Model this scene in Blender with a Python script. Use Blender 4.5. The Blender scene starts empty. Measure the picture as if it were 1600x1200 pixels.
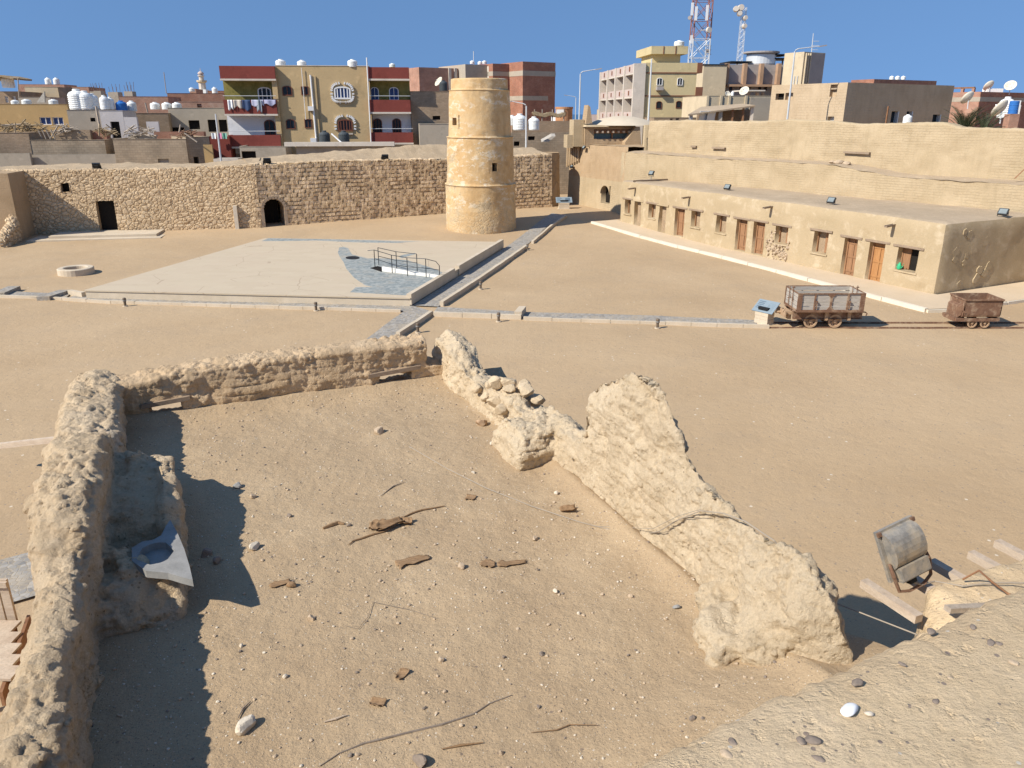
import bpy, math, random
import numpy as np
from mathutils import Vector, Matrix, noise as mnoise
random.seed(7); np.random.seed(7)
SC = bpy.context.scene
COL = SC.collection
R_ = math.radians
# ------------------------------------------------------------------ camera
FPX = 1200.0; PITCH = math.atan(422/FPX); CAMZ = 8.0
CF = Vector((0, math.cos(PITCH), -math.sin(PITCH))); CU = Vector((0, math.sin(PITCH), math.cos(PITCH)))
CC = Vector((0, 0, CAMZ))
cam_d = bpy.data.cameras.new("camera"); cam = bpy.data.objects.new("camera", cam_d); COL.objects.link(cam)
cam.location = CC; cam.rotation_euler = (math.pi/2-PITCH, 0, 0)
cam_d.sensor_width = 36; cam_d.lens = 36*FPX/1600; cam_d.clip_start = .05; cam_d.clip_end = 20000
SC.camera = cam
def sst(a, b, x):
    t = min(1, max(0, (x-a)/(b-a))); return t*t*(3-2*t)
def zg(x, y):                                   # courtyard / town ground height
    z = .55*sst(47, 66, y)
    z += 6.0*sst(85, 175, y)*sst(0, -45, x)
    return z
def ray(u, v):
    return CF + Vector((1, 0, 0))*((u-800)/FPX) - CU*((v-600)/FPX)
def G(u, v, dz=0.0):                            # photo point lying on the ground
    d = ray(u, v); z = dz
    for _ in range(12):
        t = (z-CAMZ)/d.z; p = CC+d*t; z = zg(p.x, p.y)+dz
    return Vector((p.x, p.y, z))
def GZ(u, v, z):
    d = ray(u, v); return CC+d*((z-CAMZ)/d.z)
def AT(u, v, y):
    d = ray(u, v); return CC+d*(y/d.y)
# ------------------------------------------------------------------ mesh builder
class MB:
    def __init__(s): s.v = []; s.f = []
    def add(s, vs, fs):
        o = len(s.v); s.v += [tuple(p) for p in vs]; s.f += [tuple(i+o for i in q) for q in fs]; return s
    def hexa(s, p):                             # 4 bottom ccw, 4 top ccw
        return s.add(p, [(3,2,1,0),(4,5,6,7),(0,1,5,4),(1,2,6,5),(2,3,7,6),(3,0,4,7)])
    def box(s, x0, x1, y0, y1, z0, z1):
        return s.hexa([(x0,y0,z0),(x1,y0,z0),(x1,y1,z0),(x0,y1,z0),(x0,y0,z1),(x1,y0,z1),(x1,y1,z1),(x0,y1,z1)])
    def obox(s, c, sx, sy, sz, rot=(0,0,0)):
        m = Matrix.LocRotScale(Vector(c), __import__('mathutils').Euler(rot), Vector((1,1,1)))
        return s.hexa([m @ Vector((a*sx/2, b*sy/2, d*sz/2)) for d in (-1,1) for a, b in ((-1,-1),(1,-1),(1,1),(-1,1))])
    def cyl(s, p0, p1, r0, r1=None, n=10, caps=True):
        r1 = r0 if r1 is None else r1; p0 = Vector(p0); p1 = Vector(p1); ax = (p1-p0).normalized()
        t = Vector((0,0,1)) if abs(ax.z) < .9 else Vector((1,0,0)); a = ax.cross(t).normalized(); b = ax.cross(a)
        vs = []
        for p, r in ((p0, r0), (p1, r1)):
            for i in range(n):
                an = 2*math.pi*i/n; vs.append(p+a*(r*math.cos(an))+b*(r*math.sin(an)))
        fs = [(i, i+n, (i+1) % n+n, (i+1) % n) for i in range(n)]
        if caps: fs += [tuple(range(n)), tuple(range(2*n-1, n-1, -1))]
        return s.add(vs, fs)
    def tube(s, pts, r, n=6):
        for a, b in zip(pts[:-1], pts[1:]): s.cyl(a, b, r, r, n)
        return s
    def rope(s, pts, r, n=6):                   # continuous tube
        pts = [Vector(p) for p in pts]; vs = []; fs = []
        for k, p in enumerate(pts):
            d = (pts[min(k+1, len(pts)-1)]-pts[max(k-1, 0)]).normalized()
            t = Vector((0,0,1)) if abs(d.z) < .9 else Vector((1,0,0)); a = d.cross(t).normalized(); b = d.cross(a)
            rr = r[k] if isinstance(r, (list, tuple)) else r
            vs += [p+a*(rr*math.cos(2*math.pi*i/n))+b*(rr*math.sin(2*math.pi*i/n)) for i in range(n)]
        for k in range(len(pts)-1):
            fs += [(k*n+i, k*n+(i+1) % n, (k+1)*n+(i+1) % n, (k+1)*n+i) for i in range(n)]
        fs += [tuple(range(n-1, -1, -1)), tuple(range((len(pts)-1)*n, len(pts)*n))]
        return s.add(vs, fs)
    def lathe(s, prof, n=24, c=(0,0,0)):
        vs = []; fs = []; m = len(prof)
        for i in range(n):
            a = 2*math.pi*i/n
            vs += [(c[0]+r*math.cos(a), c[1]+r*math.sin(a), c[2]+z) for r, z in prof]
        for i in range(n):
            for k in range(m-1):
                fs.append((i*m+k, ((i+1) % n)*m+k, ((i+1) % n)*m+k+1, i*m+k+1))
        return s.add(vs, fs)
    def prism(s, poly, d):                      # polygon (3-D points) extruded by vector d
        n = len(poly); poly = [Vector(p) for p in poly]; d = Vector(d)
        return s.add(poly+[p+d for p in poly], [tuple(range(n-1,-1,-1)), tuple(range(n, 2*n))]+[(i, (i+1) % n, (i+1) % n+n, i+n) for i in range(n)])
    def sheet(s, fn, nu, nv):
        vs = [fn(i/nu, j/nv) for j in range(nv+1) for i in range(nu+1)]
        return s.add(vs, [(j*(nu+1)+i, j*(nu+1)+i+1, (j+1)*(nu+1)+i+1, (j+1)*(nu+1)+i) for j in range(nv) for i in range(nu)])
    def rock(s, c, r, sub=1, sq=(1,1,.7), seed=None, rough=.35):
        vs, fs = ICO[sub]; sd = Vector((random.random()*99, random.random()*99, random.random()*99))
        rz = random.random()*6.28; ca, sa = math.cos(rz), math.sin(rz); out = []
        pl = []
        for _ in range(9):                      # broken facets
            n = Vector((random.gauss(0,1), random.gauss(0,1), random.gauss(0,1))).normalized(); pl.append((n, random.uniform(1-rough*1.1, 1.0)))
        for p in vs:
            k = 1.05+rough*.35*mnoise.noise(p*1.6+sd)
            for n, d in pl:
                q = p.dot(n)
                if q*k > d: k = d/q
            q = Vector((p.x*sq[0], p.y*sq[1], p.z*sq[2]))*(r*k*1.12)
            out.append((c[0]+q.x*ca-q.y*sa, c[1]+q.x*sa+q.y*ca, c[2]+q.z))
        return s.add(out, fs)
    def build(s, name, mat, parent=None, smooth=False, origin=None):
        me = bpy.data.meshes.new(name); vs = s.v
        o = bpy.data.objects.new(name, me)
        if parent is None:
            a = np.array(vs)
            if origin is None: origin = ((a[:,0].min()+a[:,0].max())/2, (a[:,1].min()+a[:,1].max())/2, a[:,2].min())
            vs = [tuple(p) for p in (a-np.array(origin))]; o.location = origin
        else: o.parent = parent
        me.from_pydata(vs, [], s.f); me.update()
        if mat: me.materials.append(mat)
        if smooth: me.polygons.foreach_set('use_smooth', [True]*len(me.polygons))
        COL.objects.link(o); return o
def _ico():
    t = (1+5**.5)/2
    v = [Vector(p).normalized() for p in ((-1,t,0),(1,t,0),(-1,-t,0),(1,-t,0),(0,-1,t),(0,1,t),(0,-1,-t),(0,1,-t),(t,0,-1),(t,0,1),(-t,0,-1),(-t,0,1))]
    f = [(0,11,5),(0,5,1),(0,1,7),(0,7,10),(0,10,11),(1,5,9),(5,11,4),(11,10,2),(10,7,6),(7,1,8),(3,9,4),(3,4,2),(3,2,6),(3,6,8),(3,8,9),(4,9,5),(2,4,11),(6,2,10),(8,6,7),(9,8,1)]
    out = [(v, f)]
    for _ in range(3):
        v = list(v); nf = []; mid = {}
        def m(a, b):
            k = (min(a,b), max(a,b))
            if k not in mid: mid[k] = len(v); v.append(((v[a]+v[b])/2).normalized())
            return mid[k]
        for a, b, c in f:
            x, y, z = m(a,b), m(b,c), m(c,a); nf += [(a,x,z),(b,y,x),(c,z,y),(x,y,z)]
        f = nf; out.append((v, f))
    return out
ICO = _ico()
def tag(o, label, cat, group=None, kind=None):
    if label: o['label'] = label
    if cat: o['category'] = cat
    if group: o['group'] = group
    if kind: o['kind'] = kind
    return o
def thing(name, label, cat, loc=(0,0,0), rz=0, group=None):
    o = bpy.data.objects.new(name, None); COL.objects.link(o); o.empty_display_size = .2
    o.location = loc; o.rotation_euler = (0,0,rz); return tag(o, label, cat, group)
KIDS = {}
def dup(root, loc, rz=0, sc=1, label=None, group=None, rot=None):
    r = root.copy(); COL.objects.link(r); r.location = loc; r.rotation_euler = rot if rot else (0,0,rz); r.scale = (sc,sc,sc) if not isinstance(sc, tuple) else sc
    if label: r['label'] = label
    if group: r['group'] = group
    if root.name not in KIDS:
        KIDS[root.name] = [(c, [g for g in SC.objects if g.parent == c]) for c in SC.objects if c.parent == root]
    for ch, gs in KIDS[root.name]:
        c = ch.copy(); COL.objects.link(c); c.parent = r
        for g in gs:
            d = g.copy(); COL.objects.link(d); d.parent = c
    return r
def struct(o): o['kind'] = 'structure'; return o
# ------------------------------------------------------------------ materials
class NT:
    def __init__(s, name):
        s.m = bpy.data.materials.new(name); s.m.use_nodes = True; s.t = s.m.node_tree; s.n = s.t.nodes; s.b = s.n['Principled BSDF']
        s.out = s.n['Material Output']; s.b.inputs['Specular IOR Level'].default_value = .15
    def node(s, ty, **k):
        n = s.n.new(ty)
        for a, v in k.items():
            if a in n.inputs:
                if hasattr(v, 'is_output'): s.t.links.new(v, n.inputs[a])
                else: n.inputs[a].default_value = v
            else: setattr(n, a, v)
        return n
    def link(s, a, b): s.t.links.new(a, b)
    def coord(s, scale=(1,1,1), mode='Object', wall=False):
        c = s.node('ShaderNodeTexCoord').outputs[mode]
        if wall:
            q = s.node('ShaderNodeSeparateXYZ', Vector=c); ad = s.node('ShaderNodeMath', operation='ADD'); s.link(q.outputs[0], ad.inputs[0]); s.link(q.outputs[1], ad.inputs[1])
            cb = s.node('ShaderNodeCombineXYZ'); s.link(ad.outputs[0], cb.inputs[0]); s.link(q.outputs[2], cb.inputs[1]); c = cb.outputs[0]
        m = s.node('ShaderNodeMapping', Vector=c); m.inputs['Scale'].default_value = scale; return m.outputs[0]
    def noise(s, co, sc, det=6, rough=.6, dist=0): return s.node('ShaderNodeTexNoise', Vector=co, Scale=sc, Detail=det, Roughness=rough, Distortion=dist).outputs[0]
    def ramp(s, f, stops):
        r = s.node('ShaderNodeValToRGB'); s.link(f, r.inputs[0]); e = r.color_ramp.elements
        while len(e) < len(stops): e.new(.5)
        for q, (p, c) in zip(e, stops): q.position = p; q.color = (*c, 1) if len(c) == 3 else c
        return r.outputs[0]
    def mix(s, f, a, b, mode='MIX'):
        n = s.node('ShaderNodeMix', data_type='RGBA', blend_type=mode)
        for sock, v in ((n.inputs[0], f), (n.inputs[6], a), (n.inputs[7], b)):
            if hasattr(v, 'is_output'): s.link(v, sock)
            elif isinstance(v, (int, float)): sock.default_value = v
            else: sock.default_value = (*v, 1)
        return n.outputs[2]
    def math(s, op, a, b=0.0, c=None):
        n = s.node('ShaderNodeMath', operation=op)
        for i, v in enumerate((a, b) if c is None else (a, b, c)):
            if hasattr(v, 'is_output'): s.link(v, n.inputs[i])
            else: n.inputs[i].default_value = v
        return n.outputs[0]
    def bump(s, h, strength=.5, dist=.02, prev=None):
        n = s.node('ShaderNodeBump', Strength=strength, Distance=dist); s.link(h, n.inputs['Height'])
        if prev: s.link(prev, n.inputs['Normal'])
        return n.outputs[0]
    def done(s, col=None, rough=.9, normal=None, metal=0, disp=None, scale=.05, mid=.5):
        if col is not None:
            if hasattr(col, 'is_output'): s.link(col, s.b.inputs['Base Color'])
            else: s.b.inputs['Base Color'].default_value = (*col, 1)
        s.b.inputs['Roughness'].default_value = rough; s.b.inputs['Metallic'].default_value = metal
        if normal is not None: s.link(normal, s.b.inputs['Normal'])
        if disp is not None:
            d = s.node('ShaderNodeDisplacement', Midlevel=mid, Scale=scale); s.link(disp, d.inputs['Height']); s.link(d.outputs[0], s.out.inputs['Displacement'])
            s.m.displacement_method = 'BOTH'
        return s.m
def mul(c, k): return tuple(min(1, x*k) for x in c)
def surf(name, c1, c2, sc=1.0, rough=.92, bsc=30, bstr=.5, bdist=.02, fine=.25, patch=None, spots=None, metal=0, stretch=(1,1,1), disp=None):
    t = NT(name); co = t.coord(stretch)
    a = t.noise(co, sc, 5, .65); col = t.ramp(a, [(.32, c1), (.68, c2)])
    b = t.noise(co, bsc, 7, .7); g = t.ramp(b, [(.25, (1-fine,)*3), (.75, (1+fine*.6,)*3)])
    col = t.mix(1.0, col, g, 'MULTIPLY')
    if patch:
        for (pc, ps, lo, hi) in patch:
            f = t.ramp(t.noise(co, ps, 8, .68, .3), [(lo, (0,0,0)), (hi, (1,1,1))]); col = t.mix(f, col, pc)
    if spots:
        for (s_, pc, thr) in spots:
            v = t.node('ShaderNodeTexVoronoi', Vector=co, Scale=s_); v2 = t.node('ShaderNodeSeparateColor'); t.link(v.outputs['Color'], v2.inputs[0])
            near = t.math('LESS_THAN', v.outputs['Distance'], .32); pick = t.math('GREATER_THAN', v2.outputs[0], thr)
            col = t.mix(t.math('MULTIPLY', near, pick), col, pc)
    n = t.bump(b, bstr, bdist)
    return t.done(col, rough, n, metal, disp=None if disp is None else t.noise(co, disp[0], 8, .6), scale=0 if disp is None else disp[1])
def flat(name, c, rough=.6, metal=0, var=.12, sc=6, bstr=.1):
    return surf(name, mul(c, 1-var), mul(c, 1+var), sc, rough, 40, bstr, .01, var*.6, metal=metal)
def brickmat(name, c1, c2, mortar, w=.25, h=.075, band=None, bstr=.4):
    t = NT(name); co = t.coord((1,1,1), wall=True)
    bt = t.node('ShaderNodeTexBrick', Vector=co, Scale=1.0, **{'Mortar Size': .012, 'Mortar Smooth': .3, 'Bias': 0.0, 'Brick Width': w, 'Row Height': h})
    bt.inputs['Color1'].default_value = (*c1, 1); bt.inputs['Color2'].default_value = (*c2, 1); bt.inputs['Mortar'].default_value = (*mortar, 1)
    col = t.mix(1.0, bt.outputs[0], t.ramp(t.noise(co, .7, 6, .65), [(.3, (.72,.72,.72)), (.7, (1.15,1.12,1.1))]), 'MULTIPLY')
    col = t.mix(t.ramp(t.noise(co, .35, 8, .7), [(.55, (0,0,0)), (.72, (.7,.7,.7))]), col, mortar)
    n = t.bump(bt.outputs['Fac'], bstr, -.02); n = t.bump(t.noise(co, 25, 4), .3, .02, n)
    return t.done(col, .9, n)
def rubble(name, cols, mortar, sx, sz, scale, rnd=1.0, disp=.09, coursed=False):
    t = NT(name); co = t.coord((sx, sz, 1), wall=True)
    wob = t.node('ShaderNodeTexNoise', Vector=co, Scale=1.6 if not coursed else .5, Detail=4).outputs[1]
    co2 = t.mix(.42 if not coursed else .16, co, wob, 'ADD')
    if coursed:
        bt = t.node('ShaderNodeTexBrick', Vector=co2, Scale=scale, offset=.5, **{'Mortar Size': .035, 'Mortar Smooth': 1.0, 'Bias': 0.0, 'Brick Width': .62, 'Row Height': .44})
        bt.inputs['Color1'].default_value = (.0,0,0,1); bt.inputs['Color2'].default_value = (1,1,1,1)
        vo = t.node('ShaderNodeTexVoronoi', Vector=co2, Scale=scale*1.9, Randomness=.8)
        h = t.math('SUBTRACT', 1.0, bt.outputs['Fac']); h = t.math('SUBTRACT', h, t.math('MULTIPLY', vo.outputs['Distance'], .5)); cell = vo.outputs['Color']
    else:
        ve = t.node('ShaderNodeTexVoronoi', Vector=co2, Scale=scale, Randomness=rnd, feature='DISTANCE_TO_EDGE')
        vo = t.node('ShaderNodeTexVoronoi', Vector=co2, Scale=scale, Randomness=rnd); cell = vo.outputs['Color']
        h = t.math('POWER', t.math('MINIMUM', t.math('MULTIPLY', ve.outputs['Distance'], 4.5), 1.0), .55)
    sep = t.node('ShaderNodeSeparateColor'); t.link(cell, sep.inputs[0])
    col = t.ramp(sep.outputs[0], [(0, cols[0]), (.5, cols[1]), (1, cols[2])])
    big = t.noise(co, .25, 6, .7); col = t.mix(1.0, col, t.ramp(big, [(.3, (.78,.76,.74)), (.7, (1.1,1.08,1.05))]), 'MULTIPLY')
    col = t.mix(t.ramp(h, [(.15, (1,1,1)), (.5, (0,0,0))]), col, mortar)
    col = t.mix(t.ramp(t.noise(co, .55, 9, .72), [(.6, (0,0,0)), (.78, (.8,.8,.8))]), col, mul(mortar, 1.5))
    fn = t.noise(co, 14, 6, .65); h2 = t.math('ADD', t.math('MULTIPLY', h, .75), t.math('MULTIPLY', fn, .25))
    h2 = t.math('ADD', h2, t.math('MULTIPLY', sep.outputs[1], .3)); h2 = t.math('ADD', h2, t.math('MULTIPLY', t.noise(co, .5, 4), .8))
    return t.done(col, .95, t.bump(fn, .3, .02), disp=h2, scale=disp, mid=.7)
# palette (albedo)
SAND = (.49,.345,.205); SAND2 = (.53,.385,.24)
M = {}
def mkground():
    t = NT('courtyard_sand'); co = t.coord()
    col = t.ramp(t.noise(co, .11, 8, .68, .3), [(.3, (.42,.298,.178)), (.5, (.475,.343,.209)), (.72, (.525,.388,.243))])
    col = t.mix(t.ramp(t.noise(co, .5, 8, .7), [(.5, (0,0,0)), (.75, (.5,.5,.5))]), col, (.395,.298,.20))
    f = t.noise(co, 28, 6, .75); col = t.mix(1.0, col, t.ramp(f, [(.25, (.8,.79,.77)), (.8, (1.12,1.12,1.1))]), 'MULTIPLY')
    for s_, pc, th in ((9, (.26,.21,.16), .86), (6, (.62,.53,.40), .972), (17, (.3,.23,.16), .8)):
        v = t.node('ShaderNodeTexVoronoi', Vector=co, Scale=s_); q = t.node('ShaderNodeSeparateColor'); t.link(v.outputs['Color'], q.inputs[0])
        col = t.mix(t.math('MULTIPLY', t.math('LESS_THAN', v.outputs['Distance'], .2), t.math('GREATER_THAN', q.outputs[0], th)), col, pc)
    n = t.bump(t.noise(co, 2.2, 7, .62), .3, .10); n = t.bump(t.ramp(t.noise(co, 4.5, 3, .5), [(.36, (0,0,0)), (.46, (1,1,1))]), .16, .03, n); n = t.bump(f, .45, .025, n)
    return t.done(col, .97, n)
def mkdirt():                                   # terrace floor: close view
    t = NT('terrace_dirt'); co = t.coord()
    col = t.ramp(t.noise(co, .7, 8, .68, .5), [(.3, (.40,.29,.178)), (.52, (.45,.333,.207)), (.75, (.52,.395,.252))])
    f = t.noise(co, 60, 8, .75); col = t.mix(1.0, col, t.ramp(f, [(.25, (.72,.71,.7)), (.8, (1.18,1.17,1.15))]), 'MULTIPLY')
    for s_, pc, th, d in ((26, (.58,.50,.39), .955, .2), (45, (.60,.53,.42), .92, .22), (60, (.2,.16,.12), .82, .28), (15, (.27,.2,.14), .93, .2)):
        v = t.node('ShaderNodeTexVoronoi', Vector=co, Scale=s_); q = t.node('ShaderNodeSeparateColor'); t.link(v.outputs['Color'], q.inputs[0])
        col = t.mix(t.math('MULTIPLY', t.math('LESS_THAN', v.outputs['Distance'], d), t.math('GREATER_THAN', q.outputs[0], th)), col, pc)
    n = t.bump(t.noise(co, 7, 6, .65), .6, .05); n = t.bump(f, .65, .014, n)
    return t.done(col, .97, n)
def mkmud(name, c1, c2, c3, disp=.035, sc=1.0, grey=None):          # eroded mud brick
    t = NT(name); co = t.coord()
    col = t.ramp(t.noise(co, 1.6*sc, 7, .68, .4), [(.3, c1), (.5, c2), (.72, c3)])
    if grey: col = t.mix(t.ramp(t.noise(co, .9*sc, 6, .7), [(.5, (0,0,0)), (.66, (.75,.75,.75))]), col, grey)
    f = t.noise(co, 45*sc, 8, .75); col = t.mix(1.0, col, t.ramp(f, [(.25, (.74,.73,.72)), (.8, (1.15,1.15,1.13))]), 'MULTIPLY')
    v = t.node('ShaderNodeTexVoronoi', Vector=co, Scale=20*sc); q = t.node('ShaderNodeSeparateColor'); t.link(v.outputs['Color'], q.inputs[0])
    col = t.mix(t.math('MULTIPLY', t.math('LESS_THAN', v.outputs['Distance'], .25), t.math('GREATER_THAN', q.outputs[0], .9)), col, mul(c1, .7))
    pit = t.ramp(t.noise(co, 9*sc, 5, .65), [(.28, (0,0,0)), (.42, (1,1,1))])
    h = t.math('ADD', t.math('MULTIPLY', t.noise(co, 4*sc, 12, .74), 1.1), t.math('MULTIPLY', pit, .28)); h = t.math('ADD', h, t.math('MULTIPLY', t.noise(co, 22*sc, 6, .65), .28))
    n = t.bump(f, .8, .016)
    return t.done(col, .96, n, disp=h, scale=disp, mid=.9)
M['ground'] = mkground(); M['dirt'] = mkdirt()
M['mudR'] = mkmud('mud_pale', (.56,.44,.29), (.635,.51,.35), (.70,.575,.405), .06)
M['mudL'] = mkmud('mud_left', (.50,.375,.235), (.60,.46,.30), (.68,.54,.365), .055, grey=(.55,.45,.33))
M['mudF'] = mkmud('mud_far', (.50,.36,.215), (.60,.44,.275), (.68,.52,.34), .05)
M['mudB'] = mkmud('mud_base', (.36,.26,.16), (.43,.315,.2), (.5,.375,.24), .03)
def mkparapet():
    t = NT('parapet_plaster'); co = t.coord()
    col = t.ramp(t.noise(co, 1.1, 8, .66, .4), [(.3, (.57,.42,.255)), (.5, (.66,.50,.31)), (.72, (.74,.575,.375))])
    st = t.coord((1, 1.5, 1)); f = t.noise(st, 30, 9, .76); col = t.mix(1.0, col, t.ramp(f, [(.25, (.82,.81,.8)), (.8, (1.1,1.1,1.09))]), 'MULTIPLY')
    for s_, pc, th, d in ((16, (.30,.23,.18), .88, .17), (30, (.28,.22,.17), .88, .2), (24, (.6,.53,.43), .93, .2)):
        v = t.node('ShaderNodeTexVoronoi', Vector=co, Scale=s_); q = t.node('ShaderNodeSeparateColor'); t.link(v.outputs['Color'], q.inputs[0])
        col = t.mix(t.math('MULTIPLY', t.math('LESS_THAN', v.outputs['Distance'], d), t.math('GREATER_THAN', q.outputs[0], th)), col, pc)
    h = t.math('ADD', t.noise(co, 5, 10, .7), t.math('MULTIPLY', f, .4)); h = t.math('ADD', h, t.math('MULTIPLY', t.ramp(t.noise(co, 14, 4, .6), [(.3, (0,0,0)), (.42, (1,1,1))]), .25))
    return t.done(col, .95, t.bump(f, .55, .012), disp=h, scale=.032, mid=.85)
M['parapet'] = mkparapet()
M['wood_pale'] = surf('weathered_timber', (.44,.34,.25), (.56,.46,.35), 3, .85, 30, .5, .01, .25, stretch=(1,1,6))
M['wood_brown'] = surf('brown_timber', (.22,.11,.06), (.32,.17,.09), 4, .75, 40, .4, .01, .3)
M['wood_grey'] = surf('grey_timber', (.33,.27,.21), (.46,.39,.31), 4, .85, 40, .5, .01, .3)
M['wood_lintel'] = surf('lintel_timber', (.26,.19,.13), (.37,.28,.2), 5, .85, 40, .6, .01, .35, stretch=(.3,.3,3))
M['steel'] = surf('dusty_steel', (.24,.225,.20), (.40,.36,.30), 9, .45, 50, .2, .004, .25, metal=.3, patch=[((.46,.385,.28), 4, .46, .6)])
M['rust'] = surf('rusty_iron', (.155,.085,.055), (.25,.145,.09), 6, .85, 50, .4, .006, .35, patch=[((.36,.26,.175), 3.5, .5, .68)])
M['rustpale'] = surf('sandy_rust', (.38,.25,.15), (.50,.35,.22), 8, .8, 50, .3, .006, .25)
M['black'] = flat('black_plastic', (.02,.02,.02), .5)
M['cable'] = flat('grey_cable', (.33,.28,.22), .6)
M['dark'] = flat('interior_shade_paint', (.02,.017,.014), .95)  # near-black colour painting the shade of unlit interiors and recesses
M['white'] = flat('white_plastic', (.78,.78,.76), .5, 0, .05)
M['stone_grey'] = surf('grey_stone', (.23,.225,.21), (.32,.31,.29), 5, .8, 60, .3, .006, .15)
M['stone_pale'] = surf('pale_stone', (.55,.47,.36), (.68,.60,.48), 6, .85, 40, .5, .01, .2)
M['stone_tan'] = surf('tan_stone', (.42,.32,.22), (.54,.42,.29), 6, .9, 40, .5, .01, .25)
M['stone_dark'] = surf('dark_stone', (.19,.15,.12), (.29,.235,.185), 6, .85, 40, .5, .01, .25)
M['fibre'] = surf('palm_fibre', (.24,.145,.075), (.37,.24,.135), 8, .9, 60, .7, .006, .4, stretch=(1,5,1))
M['paleplaster'] = surf('pale_limestone', (.60,.49,.35), (.68,.57,.42), 2, .9, 25, .3, .01, .15)
# ------------------------------------------------------------------ foreground ruin (local frame a along far wall, b towards camera)
ZR = 3.65
RA = GZ(190, 662, ZR); _B = GZ(690, 595, ZR)
E1 = (_B-RA).normalized(); E2 = Vector((E1.y, -E1.x, 0)); RZ = math.atan2(E1.y, E1.x)
def L(a, b, z): return RA+E1*a+E2*b+Vector((0,0,z))
def LF(u, v, z=0):                              # photo point on a level z above the terrace floor, local a,b
    d = GZ(u, v, ZR+z)-RA; return d.dot(E1), d.dot(E2)
def LP(u, v, a):                                # photo point on plane a = const -> world
    d = ray(u, v); t = (a-(CC-RA).dot(E1))/d.dot(E1); return CC+d*t
def loft(mb, rings):
    n = len(rings[0]); vs = [p for r in rings for p in r]; fs = []
    for k in range(len(rings)-1):
        fs += [(k*n+i, k*n+(i+1) % n, (k+1)*n+(i+1) % n, (k+1)*n+i) for i in range(n)]
    fs += [tuple(range(n-1, -1, -1)), tuple(range((len(rings)-1)*n, len(rings)*n))]
    return mb.add(vs, fs)
def ruin(name, mb, mat, vox=.03, it=3, amp=.05, fr=2.2, nst=0, clod=.0):
    o = mb.build(name, mat); md = o.modifiers.new('r', 'REMESH'); md.mode = 'VOXEL'; md.voxel_size = vox
    ms = o.modifiers.new('s', 'SMOOTH'); ms.iterations = it; ms.factor = .5
    dg = bpy.context.evaluated_depsgraph_get(); me = bpy.data.meshes.new_from_object(o.evaluated_get(dg)); old = o.data
    o.modifiers.clear(); o.data = me; bpy.data.meshes.remove(old); me.name = name
    n = len(me.vertices); co = np.empty(n*3); me.vertices.foreach_get('co', co); co = co.reshape(-1, 3)
    no = np.empty(n*3); me.vertex_normals.foreach_get('vector', no); no = no.reshape(-1, 3)
    dd = []
    for p, nn in zip(co, no):
        P = Vector(p); m = mnoise.noise(P*1.3+Vector((3,7,1))); e = amp*(mnoise.noise(P*fr)+.5*mnoise.noise(P*fr*2.3+Vector((9,1,4)))+.3*mnoise.noise(P*fr*5+Vector((2,2,2))))
        wv = mnoise.noise_vector(P*3.1)*.12; c1 = mnoise.voronoi((P+wv)*4.6)[0][0]; c2 = mnoise.voronoi((P+wv)*12+Vector((5,0,0)))[0][0]; w_ = min(1.3, max(.06, .28+1.5*mnoise.noise(P*2.1+Vector((8,3,5)))+.55*max(0, nn[2])))
        e += clod*w_*((.35-c1)*1.0+(.33-c2)*.5+.35*mnoise.noise(P*19))                      # clods
        e -= clod*.35*max(0, 1-abs(((P.z+.03*m)*7.5) % 1-.5)/.13)*(.5+m)*(1-abs(nn[2]))    # brick courses
        dd.append(e)
    co += no*np.array(dd)[:, None]; me.vertices.foreach_set('co', co.ravel()); me.update()
    if nst:
        rr = random.Random(nst); q = MB(); q.v = [tuple(p) for p in co]; q.f = [tuple(p.vertices) for p in me.polygons]
        for _ in range(nst):
            k = rr.randrange(n); r = .010+.035*rr.random()**3
            if co[k][2]+o.location.z < ZR-.1: continue
            q.rock(co[k]-no[k]*r*.25, r, 1, (1,.85,.75), None, .5)
        m2 = bpy.data.meshes.new(name); m2.from_pydata(q.v, [], q.f); m2.update(); m2.materials.append(mat); o.data = m2; bpy.data.meshes.remove(me); me = m2
    me.polygons.foreach_set('use_smooth', [True]*len(me.polygons))
    if not me.materials: me.materials.append(mat)
    return o
def interp(tab, x):
    for (x0, *a), (x1, *b) in zip(tab[:-1], tab[1:]):
        if x <= x1:
            t = (x-x0)/(x1-x0); return [p+(q-p)*t for p, q in zip(a, b)]
    return list(tab[-1][1:])
# terrace floor
_rs = random.Random(3)
def floor_z(a, b):
    z = .012*mnoise.noise(Vector((a*1.3, b*1.3, 0)))*2+.008*mnoise.noise(Vector((a*5, b*5, 3)))
    z += .12*max(0, 1-abs(b)/.35)**2+.09*max(0, 1-abs(a-5.3)/.35)**2+.25*sst(7.6, 8.6, b)*sst(3.2, 5.4, a)
    return z
fl = MB(); fl.sheet(lambda s, t: L(-.4+6.5*s, -.3+10.3*t, floor_z(-.4+6.5*s, -.3+10.3*t)), 130, 200)
o = fl.build('terrace_floor', M['dirt'], smooth=True); o['kind'] = 'structure'
bb = MB(); bb.hexa([L(a, b, z) for z in (-3.9, -.12) for a, b in ((-.5,10.3),(5.9,10.3),(5.9,-.35),(-.5,-.35))])
o = bb.build('ruined_building', M['mudB']); tag(o, 'mud brick storey carrying the ruined roof terrace above the courtyard', 'building')
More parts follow.
